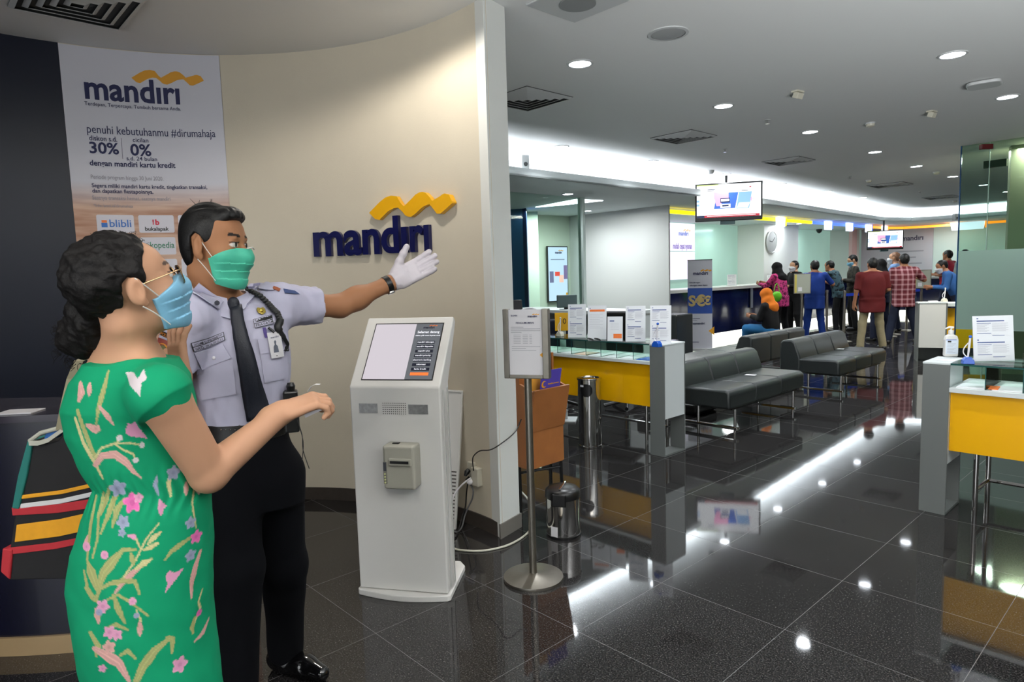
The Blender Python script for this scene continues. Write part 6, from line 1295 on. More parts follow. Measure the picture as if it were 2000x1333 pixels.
# hair gathered in a low bun
hcen = V3(D(226, 543, 1.47)); bun = V3(D(172, 662, 1.50)); lobe = V3(D(186, 620, 1.48))
hw = union([(xform(ell((0, -.022, .036), (.083, .104, .093)), wc_, WM, ws), .02), (ell(hcen, (.076, .085, .086)), .03), (ell(lobe, (.05, .06, .075)), .03), (ell(bun, (.055, .055, .044)), .02), (ell(bun + V3((-.028, 0, .012)), (.034, .04, .034)), .02)], .03)
def whair(P):
    q = (P - _a(wc_)) @ _a(WM) / _a(ws); d = hw(P); x, y, z = q[:, 0], q[:, 1], q[:, 2]
    d = d + .0055 * noise3(P, 70, .3) + .0028 * noise3(P, 170, 2.) - .002
    return -smin(-d, -poly2(y, z, WHP), .005)
WHP = [(-.4, .3), (.08, .3), (.068, .100), (.053, .080), (.034, .062), (.024, .042), (.020, .014), (.010, -.002), (-.002, .012), (-.016, .030), (-.034, .018), (-.040, -.02), (-.050, -.06), (-.09, -.105), (-.12, -.3), (-.4, -.35)]
whair.bb = hw.bb; M_whair = mat('dark_curly_hair', (11, 8, 8), .62, bump=.5, bscale=120, spec=.25); mesh_sdf('hair', whair, .003, M_whair, WD)
q = MB(); random.seed(11)
def wisp(px, py, Y, L, dx, dz, k=3):
    p = D(px, py, Y); pts = [p + Vector((dx * L * t + .006 * math.sin(t * 9 + px), random.uniform(-.004, .004), dz * L * t + .006 * math.cos(t * 8 + py))) for t in [i / 5 for i in range(6)]]; q.tube(pts, .0005, 4, 3)
for i in range(70):
    a = random.uniform(PI * .15, PI * 1.15); rx, rz_ = 68, 82; px, py = 232 + rx * math.cos(a), 545 - rz_ * math.sin(a); wisp(px, py, 1.46, random.uniform(.012, .035), -math.sin(a) * random.choice((1, -.4)) + .3 * math.cos(a), math.sin(a) * .3 + random.uniform(-.3, .3))
for i in range(60):
    a = random.uniform(PI * .5, PI * 1.7); px, py = 170 + 56 * math.cos(a), 662 - 46 * math.sin(a); wisp(px, py, 1.49, random.uniform(.01, .03), math.cos(a) * .9, math.sin(a) * .8 - .4)
for i in range(0): wisp(288 + random.uniform(-8, 6), 545 + i * 5, 1.385, .03, .5, -.6)
q.build('hair_wisps', M_whair, WD)
M_bmask = mat('blue_mask', (120, 176, 206), .6, noise=.05, nscale=60); mw = mask_sdf(.008, -.024); mesh_sdf('face_mask', xform(mw, wc_, WM, ws * 1.01), .0022, M_bmask, WD); loops(WD, WM, wc_, ws * 1.02)
# glasses
M_gframe = mat('gold_frame', (170, 140, 104), .25, 1.); GLN = glassmat('lens', (.80, .74, .68), .2)
q = MB()
for sd_ in (1, -1):
    ring = [wr(WM, wc_, ws, (sd_ * (.035 + .026 * math.copysign(abs(math.cos(a)) ** .7, math.cos(a))), .112 - .010 * (.5 + .5 * math.cos(a)), -.003 + .021 * math.copysign(abs(math.sin(a)) ** .7, math.sin(a)))) for a in [2 * PI * k / 28 for k in range(29)]]
    q.tube(ring, .0016, 6); MB().add([tuple(p) for p in ring[:28]], [tuple(range(28))]).build('lens', GLN, WD)
    q.tube([wr(WM, wc_, ws, p) for p in ((sd_ * .061, .104, .010), (sd_ * .074, .09, .010), (sd_ * .079, .05, .008), (sd_ * .081, .0, .004), (sd_ * .082, -.015, -.006))], .0016, 6, 3)
q.tube([wr(WM, wc_, ws, p) for p in ((.010, .112, .004), (0, .117, .008), (-.010, .112, .004))], .0016, 6); q.build('glasses_frame', M_gframe, WD, smooth=True)
# dress
DR = rows_px([(706, 178, 340, 1.50, .10), (740, 152, 362, 1.50, .115), (790, 136, 372, 1.50, .125), (840, 142, 380, 1.50, .12), (900, 168, 390, 1.50, .11), (942, 190, 402, 1.50, .10), (1000, 170, 407, 1.50, .118), (1060, 154, 409, 1.50, .13), (1130, 149, 407, 1.50, .135), (1200, 155, 411, 1.50, .135), (1270, 167, 417, 1.50, .13), (1333, 184, 426, 1.50, .125), (1480, 215, 440, 1.50, .12)], .12)
dl = loft(DR); sRc = V3(D(320, 773, 1.33)); sRd = norm(WRe - WRs)
def cutg(f, c, n_):
    g = lambda P: np.maximum(f(P), (P - _a(c)) @ _a(n_)); g.bb = f.bb; return g
dr0 = union([(dl, .03), (cap(nbw + V3((-.0, -.0, -.04)), WRs + V3((0, 0, .0)), .052, .058), .05), (cap(nbw + V3((0, 0, -.03)), WLs, .055, .055), .04), (cutg(cap(WRs, WRs + (WRe - WRs) * .35, .058, .060), sRc, norm([.60, 0, -.8])), .03)], .04)
wz = D(300, 945, 1.5).z
def dress(P):
    x, y, z = P[:, 0], P[:, 1], P[:, 2]; d = dr0(P) + .003 * noise3(P, 20, 5.) + .0012 * noise3(P, 55, 1.)
    d = d + .0022 * np.exp(-((z - wz) / .045) ** 2) * np.sin(x * 330 + 2 * np.sin(z * 60)) + .0025 * np.exp(-((z - wz) / .03) ** 2)
    nk = V3(D(256, 672, 1.50)); e = np.sqrt(((x - nk[0]) / 1.35) ** 2 + ((y - nk[1]) / 1.1) ** 2 + ((z - nk[2]) / .62) ** 2) - .072
    return -smin(-d, e, .004)
dress.bb = dr0.bb
GRN = lin((12, 138, 96)); OLV = lin((150, 152, 100)); OLL = lin((186, 178, 130)); PKB = lin((190, 146, 140)); PNK = lin((206, 100, 160)); LPK = lin((200, 140, 170)); LAV = lin((140, 146, 170)); WHT = lin((200, 190, 194))
STR = [  # (colour, width start, width mid, width end, points)   in the print's own layout
 (OLV, 3, 8, 2, [(400, 160), (385, 215), (362, 290), (352, 350)]), (PKB, 6, 12, 5, [(290, 205), (294, 235), (284, 266)]), (PKB, 4, 9, 4, [(327, 205), (325, 245)]), (PKB, 4, 8, 2, [(365, 285), (395, 320), (418, 355)]), (OLV, 5, 7, 4, [(280, 300), (300, 360), (330, 440), (360, 500)]), (OLL, 4, 6, 3, [(270, 330), (300, 420), (345, 500), (372, 560)]),
 (PKB, 6, 12, 5, [(318, 355), (340, 365), (362, 370)]), (OLL, 3, 3, 2, [(345, 475), (370, 440), (420, 425), (480, 428), (525, 442)]), (OLL, 3, 3, 2, [(420, 425), (450, 450), (490, 470), (500, 495)]), (OLL, 3, 3, 2, [(430, 425), (440, 410)]), (PKB, 8, 12, 2, [(345, 505), (370, 470), (420, 465), (465, 500), (490, 535), (522, 566)]),
 (OLV, 4, 9, 3, [(440, 600), (415, 640), (390, 700), (362, 762)]), (OLV, 4, 8, 3, [(400, 590), (380, 650), (360, 700)]), (OLV, 3, 10, 3, [(455, 640), (425, 680), (408, 740)]), (LAV, 3, 8, 3, [(582, 568), (576, 600), (588, 640)]), (OLL, 4, 8, 3, [(640, 560), (628, 600), (636, 652)]),
 (OLL, 2, 3, 2, [(700, 560), (735, 640), (725, 700), (742, 800)]), (PKB, 4, 9, 5, [(700, 615), (700, 655)]), (PKB, 4, 9, 5, [(740, 640), (756, 668)]), (OLV, 2, 9, 4, [(612, 884), (640, 856), (680, 840), (728, 826)]),
 (OLV, 5, 9, 3, [(345, 1000), (370, 920), (410, 860), (450, 820), (500, 824)]), (OLV, 8, 16, 4, [(350, 960), (375, 900), (420, 850), (450, 820)]), (OLV, 10, 15, 3, [(345, 950), (325, 900), (310, 862)]), (OLL, 3, 3, 2, [(430, 950), (500, 860), (540, 790), (590, 740)]), (OLL, 3, 9, 3, [(545, 810), (570, 790), (596, 775)]), (LPK, 3, 8, 3, [(470, 770), (490, 776), (503, 790)]), (OLL, 2, 3, 2, [(500, 785), (515, 820)]), (OLL, 3, 8, 3, [(530, 830), (560, 822), (584, 815)]), (OLV, 3, 8, 3, [(480, 835), (486, 860), (492, 880)]), (PKB, 4, 10, 4, [(420, 975), (460, 930), (500, 900), (520, 890)]), (OLL, 4, 10, 3, [(500, 895), (530, 880), (560, 868)]), (OLV, 4, 8, 4, [(350, 965), (400, 940), (450, 935), (495, 940), (512, 990)]),
 (OLV, 3, 4, 3, [(390, 1000), (430, 985), (480, 1020), (545, 1080)]), (OLV, 5, 10, 4, [(412, 985), (430, 1040), (455, 1095)]), (OLL, 2, 3, 2, [(500, 1050), (515, 1090), (512, 1150)]), (PKB, 4, 10, 3, [(512, 1100), (514, 1125), (512, 1155)]), (PKB, 5, 10, 3, [(762, 900), (740, 950), (722, 1010), (722, 1070)]), (OLL, 2, 4, 2, [(770, 1060), (752, 1100), (760, 1130), (735, 1170), (725, 1205)]), (OLV, 3, 8, 3, [(735, 1150), (724, 1185), (728, 1212)]),
 (PKB, 6, 10, 4, [(345, 1040), (352, 1090)]), (OLV, 6, 9, 4, [(320, 1130), (350, 1180), (340, 1220)]), (OLV, 4, 7, 3, [(390, 1110), (420, 1100), (466, 1125)]), (PKB, 8, 18, 6, [(335, 1190), (380, 1215), (430, 1250), (470, 1325)]), (OLV, 4, 7, 3, [(435, 1220), (465, 1205), (495, 1240)]), (OLV, 10, 17, 6, [(495, 1335), (525, 1275), (570, 1225), (630, 1192)]), (OLV, 8, 9, 4, [(622, 1190), (642, 1200), (640, 1252)]), (PKB, 3, 8, 3, [(735, 1247), (770, 1235), (800, 1200)]), (PKB, 5, 8, 4, [(300, 820), (310, 780)]), (OLV, 3, 5, 3, [(340, 640), (320, 740), (308, 860)]), (OLV, 3, 4, 3, [(372, 620), (352, 700), (350, 780), (330, 850)]), (OLV, 3, 5, 3, [(300, 960), (330, 1000), (350, 1010)]), (OLV, 3, 5, 3, [(296, 900), (310, 960), (345, 1000)])]
BLB = [(LAV, 430, 600, 32, 1), (LAV, 450, 722, 24, 1), (LAV, 446, 760, 14, 1), (PNK, 486, 655, 34, 1), (LPK, 510, 640, 18, 1), (LAV, 648, 566, 26, 1), (LAV, 718, 770, 22, 1), (PNK, 742, 835, 24, 1), (LAV, 718, 900, 22, 1), (WHT, 525, 441, 9, 0), (WHT, 500, 495, 9, 0), (WHT, 440, 405, 10, 0), (PKB, 350, 368, 17, 1), (LPK, 370, 1026, 24, 1), (LPK, 485, 1016, 13, 0), (LPK, 378, 838, 13, 0), (LAV, 500, 1072, 10, 0), (LPK, 395, 1128, 24, 1), (LPK, 424, 1140, 20, 1), (PKB, 392, 1185, 24, 1), (LPK, 672, 1312, 30, 1), (PNK, 755, 1146, 11, 0), (LPK, 305, 815, 14, 0), (LPK, 365, 1270, 16, 1), (LAV, 355, 1050, 12, 0)]
PLY = [(WHT, [(465, 165), (500, 163), (514, 178), (536, 148), (549, 178), (528, 190), (526, 236), (500, 212), (486, 200)]), (LPK, [(470, 350), (486, 356), (502, 342), (512, 370), (548, 420), (520, 412), (480, 402), (464, 388)]), (LPK, [(592, 650), (606, 668), (620, 684), (608, 694), (600, 716), (586, 700)]), (LPK, [(614, 944), (632, 928), (646, 942), (688, 940), (664, 966), (640, 985), (622, 1002), (612, 1010), (622, 980)])]
def in_poly(x, y, P_):
    r = np.zeros(len(x), bool); n = len(P_)
    for i in range(n):
        x0, y0 = P_[i]; x1, y1 = P_[(i + 1) % n]; c = ((y0 > y) != (y1 > y)); r ^= c & (x < (x1 - x0) * (y - y0) / (y1 - y0 + 1e-9) + x0)
    return r
def dcol(P):     # woven print: laid out flat over the cloth (width and height of the garment)
    p00, p10, p01 = D(165, 640, 1.38), D(420, 640, 1.38), D(165, 1333, 1.38)
    X = (P[:, 0] - p00.x) / (p10.x - p00.x) * 255 * 1.9238 + 317; Y = (P[:, 2] - p00.z) / (p01.z - p00.z) * 693 * 1.9238
    X = X + .083 * Y + 950 * (P[:, 1] - 1.385); c = np.tile(np.array(GRN, np.float32), (len(P), 1)); wob = 2.2 * np.sin(X * .21 + 2 * np.sin(Y * .13))
    def inside(al, col):
        al = (al.astype(np.float32) if al.dtype == bool else np.clip(al, 0, 1))[:, None]; c[:] = c * (1 - al) + np.array(col, np.float32) * al
    for col, w0, w1, w2, pts in STR:
        n = len(pts) - 1; best = np.full(len(P), 99., np.float32); tt = np.ones(len(P), np.float32)
        for i in range(n):
            a, b = np.array(pts[i], float), np.array(pts[i + 1], float); d = b - a; t = np.clip(((X - a[0]) * d[0] + (Y - a[1]) * d[1]) / (d @ d), 0, 1); e = np.hypot(X - a[0] - t * d[0], Y - a[1] - t * d[1])
            gt = (i + t) / n; wd = 1.2 * np.where(gt < .5, w0 + (w1 - w0) * gt * 2, w1 + (w2 - w1) * (gt * 2 - 1)); r = e / wd; m = r < best; best[m] = r[m]; tt[m] = wd[m]
        inside((1 - best) * tt / 2.5 + .5, col); inside((.2 - best) * tt / 2.5, np.array(col) * 1.3); m = best < 1
        inside(m & (best > .72), np.array(col) * 1.12)
    for col, cx, cy, r, pet in BLB:
        dx, dy = X - cx, Y - cy; rr = np.hypot(dx, dy) / 1.1; th = np.arctan2(dy, dx); lim = r * (.84 + .18 * np.cos(5 * th + cx)) if pet else r; inside((lim - rr) / 2.5 + .5, col); inside(np.minimum((lim - rr) / 2.5 + .5, (rr - lim * .8) / 2.5), np.array(col) * 1.18); inside((r * .3 - rr) / 3 + .3, np.array(col) * .8)
    for col, pl in PLY: inside(in_poly(X, Y, pl), col)
    return c
M_dress = mat('floral_dress', (20, 150, 104), .8, attr='Col', bump=.1, bscale=60, spec=.18)
mesh_sdf('dress', dress, .0028, M_dress, WD, color=dcol)
q = MB()
for an in (an1, an2):
    b0 = an.copy(); b0[2] = .035; sh = union([cap(b0 - bf * .03, b0 + bf * .15 - V3((0, 0, .012)), .036, .028)], .02); f = lambda P, s_=sh: np.maximum(s_(P), .002 - P[:, 2]); f.bb = sh.bb; mesh_sdf('shoe', f, .005, M_blk, WD)
# slip of paper in her right hand
tp = Vector(tuple((rtips[0] + rtips[4]) / 2)); q = MB(); n = 8; a0 = D(597, 812, 1.66); a1 = D(626, 789, 1.70)
q.ribbon([D(592, 806, 1.60), D(604, 800, 1.60), D(615, 795, 1.60), D(626, 790, 1.60)], (.010, 0, -.028), .0008); o = q.build('paper_slip', M_paper); tag(o, 'small white paper slip held in the hand of the woman in green', 'paper')
q = MB().ribbon([D(602, 764, 1.67), D(608, 755, 1.67), D(616, 751, 1.67), D(625, 751, 1.67)], (0, .012, .0), .0008); tag(q.build('paper_curl', M_paper), 'thin curled paper strip sticking up from the hand of the woman in green', 'paper')
# ---- bag on her far shoulder
BGT = thing('tote_bag', 'black tote bag with yellow, white and red stripes hanging behind the woman', 'bag', (0, 0, 0)); by_ = 1.78
def bq(name, pts, m, d0=0., d1=.10, par=BGT, slope=None):
    vs = [tuple(D(x, y, by_ + d0)) for x, y in pts]; n = len(vs); back = [(a, b + d1 - d0, c_) for a, b, c_ in vs]
    return MB().add(vs + back, [tuple(range(n)), tuple(range(n, 2 * n))[::-1]] + [(i, (i + 1) % n, n + (i + 1) % n, n + i) for i in range(n)]).build(name, m, par, bevel=.004)
M_bb = mat('bag_black', (12, 11, 14), .8, noise=.2, nscale=40); M_by = mat('bag_yellow', (214, 150, 18), .75, noise=.06, nscale=50); M_bw = mat('bag_white', (206, 206, 206), .75); M_br = mat('bag_red', (172, 34, 44), .75, noise=.06, nscale=50); M_bt = mat('bag_teal', (20, 106, 98), .75)
bd = bq('bag_body', [(60, 862), (90, 868), (112, 862), (132, 836), (215, 830), (230, 1130), (18, 1134), (14, 1105), (30, 1000), (44, 905)], M_bb)
bq('side_stripe', [(53, 860), (63, 868), (52, 930), (36, 996), (22, 994), (34, 930)], M_bt, -.006, .09)
bq('red_edge', [(4, 1072), (24, 1074), (18, 1134), (0, 1118)], M_br, -.006, .09)
for nm, a, b_, c_, d_, m in (('stripe', (42, 968), (200, 940), (200, 948), (40, 976), M_by), ('stripe', (40, 985), (200, 957), (200, 966), (38, 995), M_bw), ('stripe', (22, 992), (200, 972), (200, 990), (24, 1008), M_br), ('stripe', (32, 1026), (200, 996), (200, 1030), (28, 1060), M_by), ('stripe', (6, 1072), (200, 1042), (200, 1054), (22, 1084), M_br)):
    mid = lambda p, q_: ((p[0] + q_[0]) / 2, (p[1] + q_[1]) / 2 + 4); bq(nm, [a, mid(a, b_), b_, c_, mid(c_, d_), d_], m, -.003, .0)
q = MB(); pts = [(58, 866), (75, 866), (95, 860), (112, 848), (132, 834)]; q.ribbon([D(x, y, by_ - .01) for x, y in pts], (0, .0, .012), .008); q.tube([D(x, y, by_ - .0) for x, y in ((58, 862), (80, 846), (110, 838), (132, 834))], .006, 8); q.build('bag_rim', mat('bag_cream', (170, 170, 158), .7), BGT)
bq('bag_lining', [(84, 860), (90, 842), (122, 838), (112, 856)], mat('bag_blue', (40, 100, 170), .7), .01, .03)
sl_ = V3(WLs) + V3((0, 0, .07)); q = MB(); q.ribbon([D(118, 840, by_ - .01), D(128, 790, by_ - .06), D(140, 740, 1.70), D(155, 705, 1.66), Vector(tuple(sl_)), Vector(tuple(sl_ + V3((.06, .05, -.03))))], (.03, -.01, .0), .004); q.ribbon([D(134, 836, by_), D(146, 780, by_ - .06), D(152, 735, 1.70)], (.025, -.01, 0), .004); q.build('bag_strap', mat('bag_strap', (150, 142, 116), .75), BGT)
# ---------------------------------------------------------------- people farther back in the hall
def cloth(name, rgb, pattern=None, rgb2=(200, 180, 180), scale=12):
    m = mat(name, rgb, .8, noise=.12, nscale=9, spec=.25)
    if pattern:
        nt = m.node_tree; N = nt.nodes; L = nt.links; b = N['Principled BSDF']; tc = N.new('ShaderNodeTexCoord')
        mx = N.new('ShaderNodeMix'); mx.data_type = 'RGBA'; mx.inputs[6].default_value = (*lin(rgb), 1); mx.inputs[7].default_value = (*lin(rgb2), 1)
        if pattern == 'blot':
            n = N.new('ShaderNodeTexNoise'); n.inputs['Scale'].default_value = scale; n.inputs['Detail'].default_value = 3; L.new(tc.outputs['Object'], n.inputs['Vector']); mr = N.new('ShaderNodeMapRange'); mr.inputs[1].default_value = .52; mr.inputs[2].default_value = .56; L.new(n.outputs[0], mr.inputs[0]); L.new(mr.outputs[0], mx.inputs[0])
        else:
            sp_ = N.new('ShaderNodeSeparateXYZ'); L.new(tc.outputs['Object'], sp_.inputs[0]); o = []
            for ax in (0, 2):
                a = N.new('ShaderNodeMath'); a.operation = 'MULTIPLY'; a.inputs[1].default_value = scale; L.new(sp_.outputs[ax], a.inputs[0]); f_ = N.new('ShaderNodeMath'); f_.operation = 'FRACT'; L.new(a.outputs[0], f_.inputs[0]); g_ = N.new('ShaderNodeMath'); g_.operation = 'LESS_THAN'; g_.inputs[1].default_value = .35; L.new(f_.outputs[0], g_.inputs[0]); o.append(g_)
            s_ = N.new('ShaderNodeMath'); s_.operation = 'ADD'; L.new(o[0].outputs[0], s_.inputs[0]); L.new(o[1].outputs[0], s_.inputs[1]); h_ = N.new('ShaderNodeMath'); h_.operation = 'MULTIPLY'; h_.inputs[1].default_value = .4; L.new(s_.outputs[0], h_.inputs[0]); L.new(h_.outputs[0], mx.inputs[0])
        L.new(mx.outputs[2], b.inputs['Base Color'])
    return m
M_mwhite = mat('white_mask', (214, 216, 220), .6); M_sblk = mat('shoe_far', (12, 12, 13), .3)
def person(label, px_, Y, top, face, shirt_m, legs_m, arms=((.05, -.0, -.24), (.02, .10, -.20)), armsL=None, skin='mid', hair_m=None, mask_m=None, lean=0., spread=.10, wide=1., sleeve=.55, hijab=None, long=0., headturn=0., nod=0., hem=.50, buzz=0, sit=None, loc=None, Hh=None):
    """face: degrees, 0 = back to the camera, positive turns to the picture's right; joints in a frame x right, y forward"""
    p = D(px_, top, Y) if loc is None else Vector(loc); H = Hh or p.z; T = thing('person', label, 'person', (p.x, p.y, 0), -math.radians(face))
    s = H / 1.68; A = lambda *v: V3(v) * s
    pel_ = A(0, 0, .93); L_ = math.sin(lean); K_ = math.cos(lean)
    def up(x, y, z): return A(x, y * K_ + (z) * L_, .93 + z * K_ - y * L_)   # torso frame above the pelvis, leaning forward
    if sit is not None:
        base = V3((0, 0, sit + .10)); pel_ = base; up = lambda x, y, z: base + V3((x, y * K_ + z * L_, z * K_ - y * L_)) * s
    nk = up(0, 0, .50); sh = [up(q_ * .175 * wide, 0, .43) for q_ in (1, -1)]; hd = up(0, .03, .62); HMt = frame((math.sin(headturn), math.cos(headturn)), -nod - lean * .4)
    arms2 = [arms, armsL or arms]; el = []; wr_ = []
    for k, q_ in enumerate((1, -1)):
        a, b = arms2[k]; e = sh[k] + A(q_ * a[0], a[1], a[2]); w_ = e + A(q_ * b[0], b[1], b[2]); el.append(e); wr_.append(w_)
    if sit is None:
        hp_ = [A(q_ * .085 * wide, 0, .88) for q_ in (1, -1)]; kn = [A(q_ * (.085 * wide + spread * .45), .02, .49) for q_ in (1, -1)]; an = [A(q_ * (.085 * wide + spread), -.02, .075) for q_ in (1, -1)]
    else:
        hp_ = [pel_ + A(q_ * .085, 0, 0) for q_ in (1, -1)]; kn = [pel_ + A(q_ * .08, .43, .02) for q_ in (1, -1)]; an = [V3((kn[0][0] + .02, kn[0][1] + .03, .075)), V3((kn[1][0] + .06, kn[1][1] + .05, .075))]
    h_ = .0125
    hands = []
    for k, q_ in enumerate((1, -1)):
        d = norm(wr_[k] - el[k]); pn = norm(np.cross(d, [0, 0, 1]) * q_ + 1e-3); hh, _ = hand_prims(wr_[k], d, -pn, 1 if q_ < 0 else -1, (.5, .5, .5, .5), .05, (.4, .9, .3), .2, s * 1.0, .010); hands += hh
    bd = union([xform(head_parts(True, False), hd, HMt, s), (cap(hd + HMt @ A(0, -.03, -.06), nk, .052 * s, .055 * s), .03), (ell(up(0, 0, .30), (.13 * s, .09 * s, .16 * s)), .05), (ell(pel_, (.13 * s, .10 * s, .11 * s)), .05)] +
        [g for k in (0, 1) for g in limb(sh[k], nk, .045 * s, .045 * s) + limb(sh[k], el[k], .045 * s, .036 * s) + limb(el[k], wr_[k], .036 * s, .026 * s) + limb(hp_[k], kn[k], .07 * s, .048 * s) + limb(kn[k], an[k], .05 * s, .036 * s) + [(cap(an[k] - A(0, .03, .04), an[k] + A(0, .13, -.045), .034 * s, .028 * s), .02)]] + hands, .03)
    sk = np.array(SKN[skin], np.float32); mesh_sdf('body', bd, h_ * .8, SKIN, T, color=lambda P: np.tile(sk, (len(P), 1)))
    w_ = wide
    def torso_(r, z0, z1):
        zs = np.linspace(z0, z1, 6); 
        return [(ell(up(0, .0, z), ((.165 * w_ + r - .02 * (z > .3)) * s, (.115 + r + (.02 if w_ > 1.05 else 0)) * s, .13 * s)), .06) for z in zs]
    top_ = torso_(.0, .05, .36); arms_ = [(cut(cap(sh[k], el[k], .062 * s, .055 * s), sh[k] + (el[k] - sh[k]) * min(sleeve * 1.7, 1.2), norm(el[k] - sh[k])), .03) for k in (0, 1)]
    if sleeve > .9: arms_ += [(cut(cap(el[k], wr_[k], .052 * s, .040 * s), el[k] + (wr_[k] - el[k]) * .92, norm(wr_[k] - el[k])), .02) for k in (0, 1)]
    st = union(top_ + [(cap(sh[0], nk - A(0, 0, .03), .058 * s, .05 * s), .05), (cap(sh[1], nk - A(0, 0, .03), .058 * s, .05 * s), .05)] + arms_, .04); zc = (.93 * s if sit is None else pel_[2]) - (.05 + long) * s
    if long > .07: st = union([(st, .03), (loft([(zc, 0, 0, .178 * w_ * s, .15 * s), (pel_[2], 0, 0, .172 * w_ * s, .135 * s)]), .05)], .03)
    sf = lambda P: np.maximum(st(P) + .006 * noise3(P, 16, px_), zc - P[:, 2]); sf.bb = (st.bb[0], st.bb[1]); mesh_sdf('shirt', sf, h_, shirt_m, T)
    pt = union([(ell(pel_ + A(0, 0, -.02), (.158 * w_ * s, .125 * s, .13 * s)), .05)] + [g for k in (0, 1) for g in ((cap(hp_[k], kn[k], .085 * s, .072 * s), .04), (cap(kn[k], an[k], .072 * s, .062 * s), .03))], .04); zt_ = pel_[2] + (.06 if sit is None else .09) * s
    pf = lambda P: np.maximum.reduce([pt(P) + .006 * noise3(P, 14, px_ + 2), .045 - P[:, 2], P[:, 2] - zt_]); pf.bb = pt.bb; mesh_sdf('trousers', pf, h_, legs_m, T)
    so = union([(cap(an[k] - A(0, .04, .035), an[k] + A(0, .15, -.04), .042 * s, .036 * s), .0) for k in (0, 1)], .0); fo = lambda P: np.maximum(so(P), .001 - P[:, 2]); fo.bb = so.bb; mesh_sdf('shoes', fo, h_ * .8, M_sblk, T)
    if hijab:
        cs = union([(xform(ell((0, -.02, .03), (.094, .112, .105)), hd, HMt, s), .02), (xform(ell((0, -.01, -.09), (.085, .09, .08)), hd, HMt, s), .05), (cap(nk, nk - A(0, .03, .08), .11 * s, .15 * s), .06)], .05)
        fo_ = xform(ell((0, .11, -.02), (.058, .075, .08)), hd, HMt, s); hj = lambda P: -smin(-(cs(P) + .005 * noise3(P, 30, 1.)), fo_(P), .01); hj.bb = cs.bb; mesh_sdf('headscarf', hj, h_, hijab, T)
    else:
        hb = union([ell((0, -.022, .038), (.084 - buzz * .004, .100 - buzz * .004, .090 - buzz * .004)), (ell((0, -.06, -.01), (.068, .05, .065)), .03)], .02)
        def hf(P): return np.maximum(hb(P) + .003 * noise3(P, 60, 1.), -poly2(P[:, 1], P[:, 2], GHP) * -1)
        hf.bb = hb.bb; mesh_sdf('hair', xform(hf, hd, HMt, s), .007, hair_m or M_hair, T)
    if mask_m: mesh_sdf('face_mask', xform(mask_sdf(.010), hd, HMt, s), .006, mask_m, T)
    T['_hd'] = tuple(float(v) for v in hd); del T['_hd']
    return T
FWD = ((.03, .03, -.26), (-.06, .24, .02)); DOWN = ((.05, -.0, -.27), (.01, .06, -.24)); BENT = ((.05, -.02, -.26), (-.03, .20, -.10)); LEANA = ((.04, .16, -.20), (-.10, .22, .06)); OUTA = ((.16, .02, -.18), (-.10, .20, .06))
c_maroon = cloth('maroon_polo', (84, 20, 22)); c_khaki = cloth('khaki_trousers', (134, 124, 98)); c_plaid = cloth('plaid_shirt', (96, 34, 42), 'check', (196, 150, 156), 11); c_jean = cloth('dark_jeans', (24, 30, 50)); c_scrub = cloth('scrub_blue', (28, 58, 136)); c_pink = cloth('pink_batik', (196, 60, 122), 'blot', (96, 24, 60), 22)
c_blk = cloth('black_cloth', (14, 14, 16)); c_camo = cloth('camo_shirt', (60, 84, 92), 'blot', (22, 30, 36), 14); c_olive = cloth('dark_camo_jacket', (52, 50, 44), 'blot', (28, 26, 24), 16); c_navy = cloth('navy_jacket', (22, 28, 48)); c_ltb = cloth('light_blue_shirt', (124, 158, 206)); c_red = cloth('red_shirt', (150, 24, 44)); c_bl = cloth('denim_shirt', (54, 98, 158)); c_str = cloth('grey_shirt', (150, 160, 160))
person('man in a dark red polo and khaki trousers, back to the camera', 1705, 11.5, 503, 4, c_maroon, c_khaki, BENT, DOWN, wide=1.28, spread=.09, long=.19)
person('man in a red plaid shirt and dark jeans, standing with legs apart', 1767, 12.3, 495, 10, c_plaid, c_jean, OUTA, FWD, wide=1.1, spread=.17, long=.19)
person('man in plain blue shirt and blue trousers, back to the camera', 1592, 12.9, 508, 6, c_scrub, c_scrub, OUTA, FWD, wide=1.12, spread=.08, long=.19)
T = person('woman in a pink patterned blouse and black headscarf leaning on the counter', 1527, 13.6, 511, -38, c_pink, c_blk, LEANA, LEANA, lean=.16, hijab=c_blk, long=.16, sleeve=1., wide=1.05)
p = D(1517, 578, 13.25); T = thing('handbag', 'bright green handbag hanging from the arm of the woman in pink', 'bag', (p.x, p.y, p.z), .3); mesh_sdf('bag_pouch', union([ell((0, 0, -.02), (.12, .05, .11))], .02), .01, mat('bag_green', (110, 200, 40), .5), T); MB().tube([(-.07, 0, .06), (-.03, 0, .22), (.03, 0, .22), (.07, 0, .06)], .008, 8, 4).build('bag_handle', mat('bag_green', (110, 200, 40), .5), T, smooth=True)
person('man in black with a white mask looking back from the counter', 1553, 14.3, 509, -100, c_blk, c_blk, FWD, FWD, mask_m=M_mwhite, sleeve=1., headturn=-.25, skin='light')
person('man in a blue camouflage shirt leaning on the counter', 1634, 14.9, 516, -42, c_camo, c_blk, LEANA, LEANA, lean=.34, long=.1, sleeve=1., Hh=1.66, loc=tuple(D(1640, 516, 14.9)))
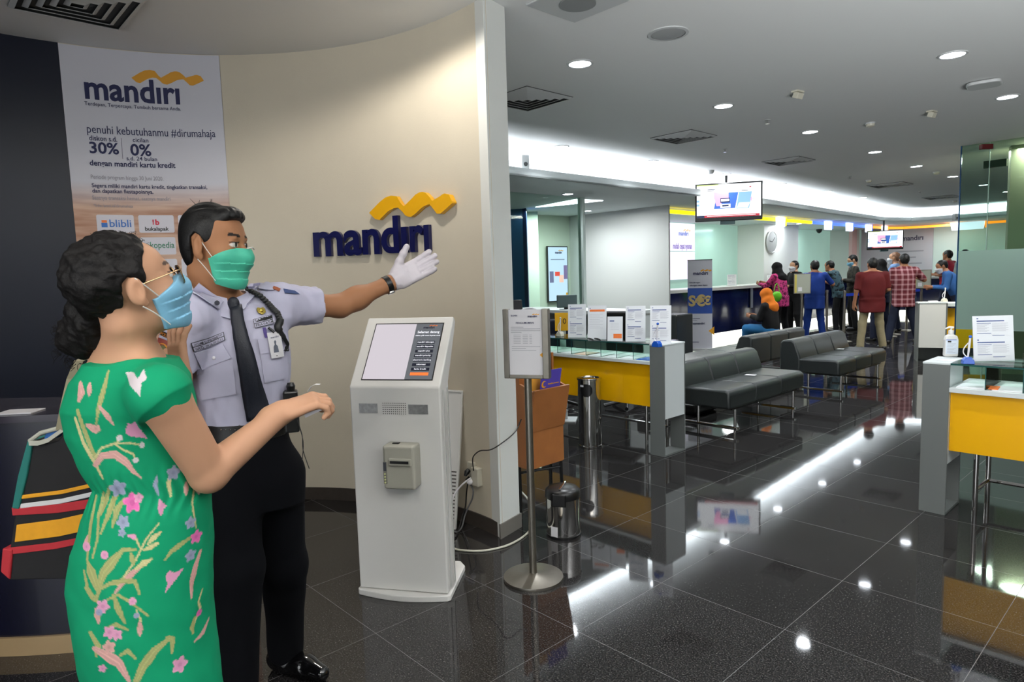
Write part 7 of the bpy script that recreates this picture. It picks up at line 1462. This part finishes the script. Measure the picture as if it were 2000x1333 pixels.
person('tall man in a dark jacket and blue mask looking down', 1668, 15.3, 498, -75, c_olive, c_blk, FWD, FWD, mask_m=M_bmask, sleeve=1., nod=.45, skin='light', long=.08)
person('person in dark navy with a black headscarf behind the man in dark red', 1722, 12.9, 506, -12, c_navy, c_jean, BENT, BENT, hijab=c_blk, sleeve=1., long=.1)
person('man with short fair hair in a light blue shirt', 1750, 14.5, 492, -48, c_ltb, c_jean, BENT, FWD, hair_m=mat('fair_hair', (120, 84, 60), .6), mask_m=M_mwhite, skin='light', buzz=1, wide=1.1, long=.06)
person('man in a bright red shirt near the tall glass', 1853, 16.5, 488, -24, c_red, c_jean, FWD, FWD, wide=1.1, long=.1)
person('person in a blue shirt and mask bending at the distant counter', 1856, 12.4, 503, -62, c_bl, c_jean, FWD, FWD, lean=.42, mask_m=M_mwhite, sleeve=1., headturn=-.2, nod=.2, Hh=1.60, loc=tuple(D(1872, 520, 12.4)))
person('person in grey seen through the tall glass', 1886, 15.6, 487, -10, c_str, c_jean, FWD, FWD)
for lab, u_, v_, top_m in (('teller with dark hair sitting behind the counter just right of the man in plain blue', -6.45, 17.9, c_navy),):
    q_ = uv(u_, v_); person(lab, 1600, q_.y, 523, 150, top_m, c_blk, FWD, FWD, sit=.55, loc=(q_.x, q_.y, 0), Hh=1.6)
    MB().lathe([(.22, 0), (.22, .02), (.03, .04), (.03, .44), (.20, .46), (.20, .5), (.001, .5)], 20).build('teller_stool', M_blk, loc=q_); tag(bpy.data.objects['teller_stool'], 'stool behind the teller counter', 'stool')
# seated woman in the orange headscarf
q_ = uv(-3.13, 8.2); c_org = mat('orange_scarf', (206, 110, 28), .75, noise=.08, nscale=14, spec=.2); c_tj = cloth('blue_jeans', (38, 102, 150))
person('woman in an orange headscarf and black top sitting on the bench with a phone', 1500, q_.y, 565, -43, c_blk, c_tj, ((.02, .08, -.22), (-.10, .22, .04)), hijab=c_org, sleeve=1., sit=.40, loc=(q_.x, q_.y, 0), Hh=1.5, nod=.35, lean=.12, long=.0)
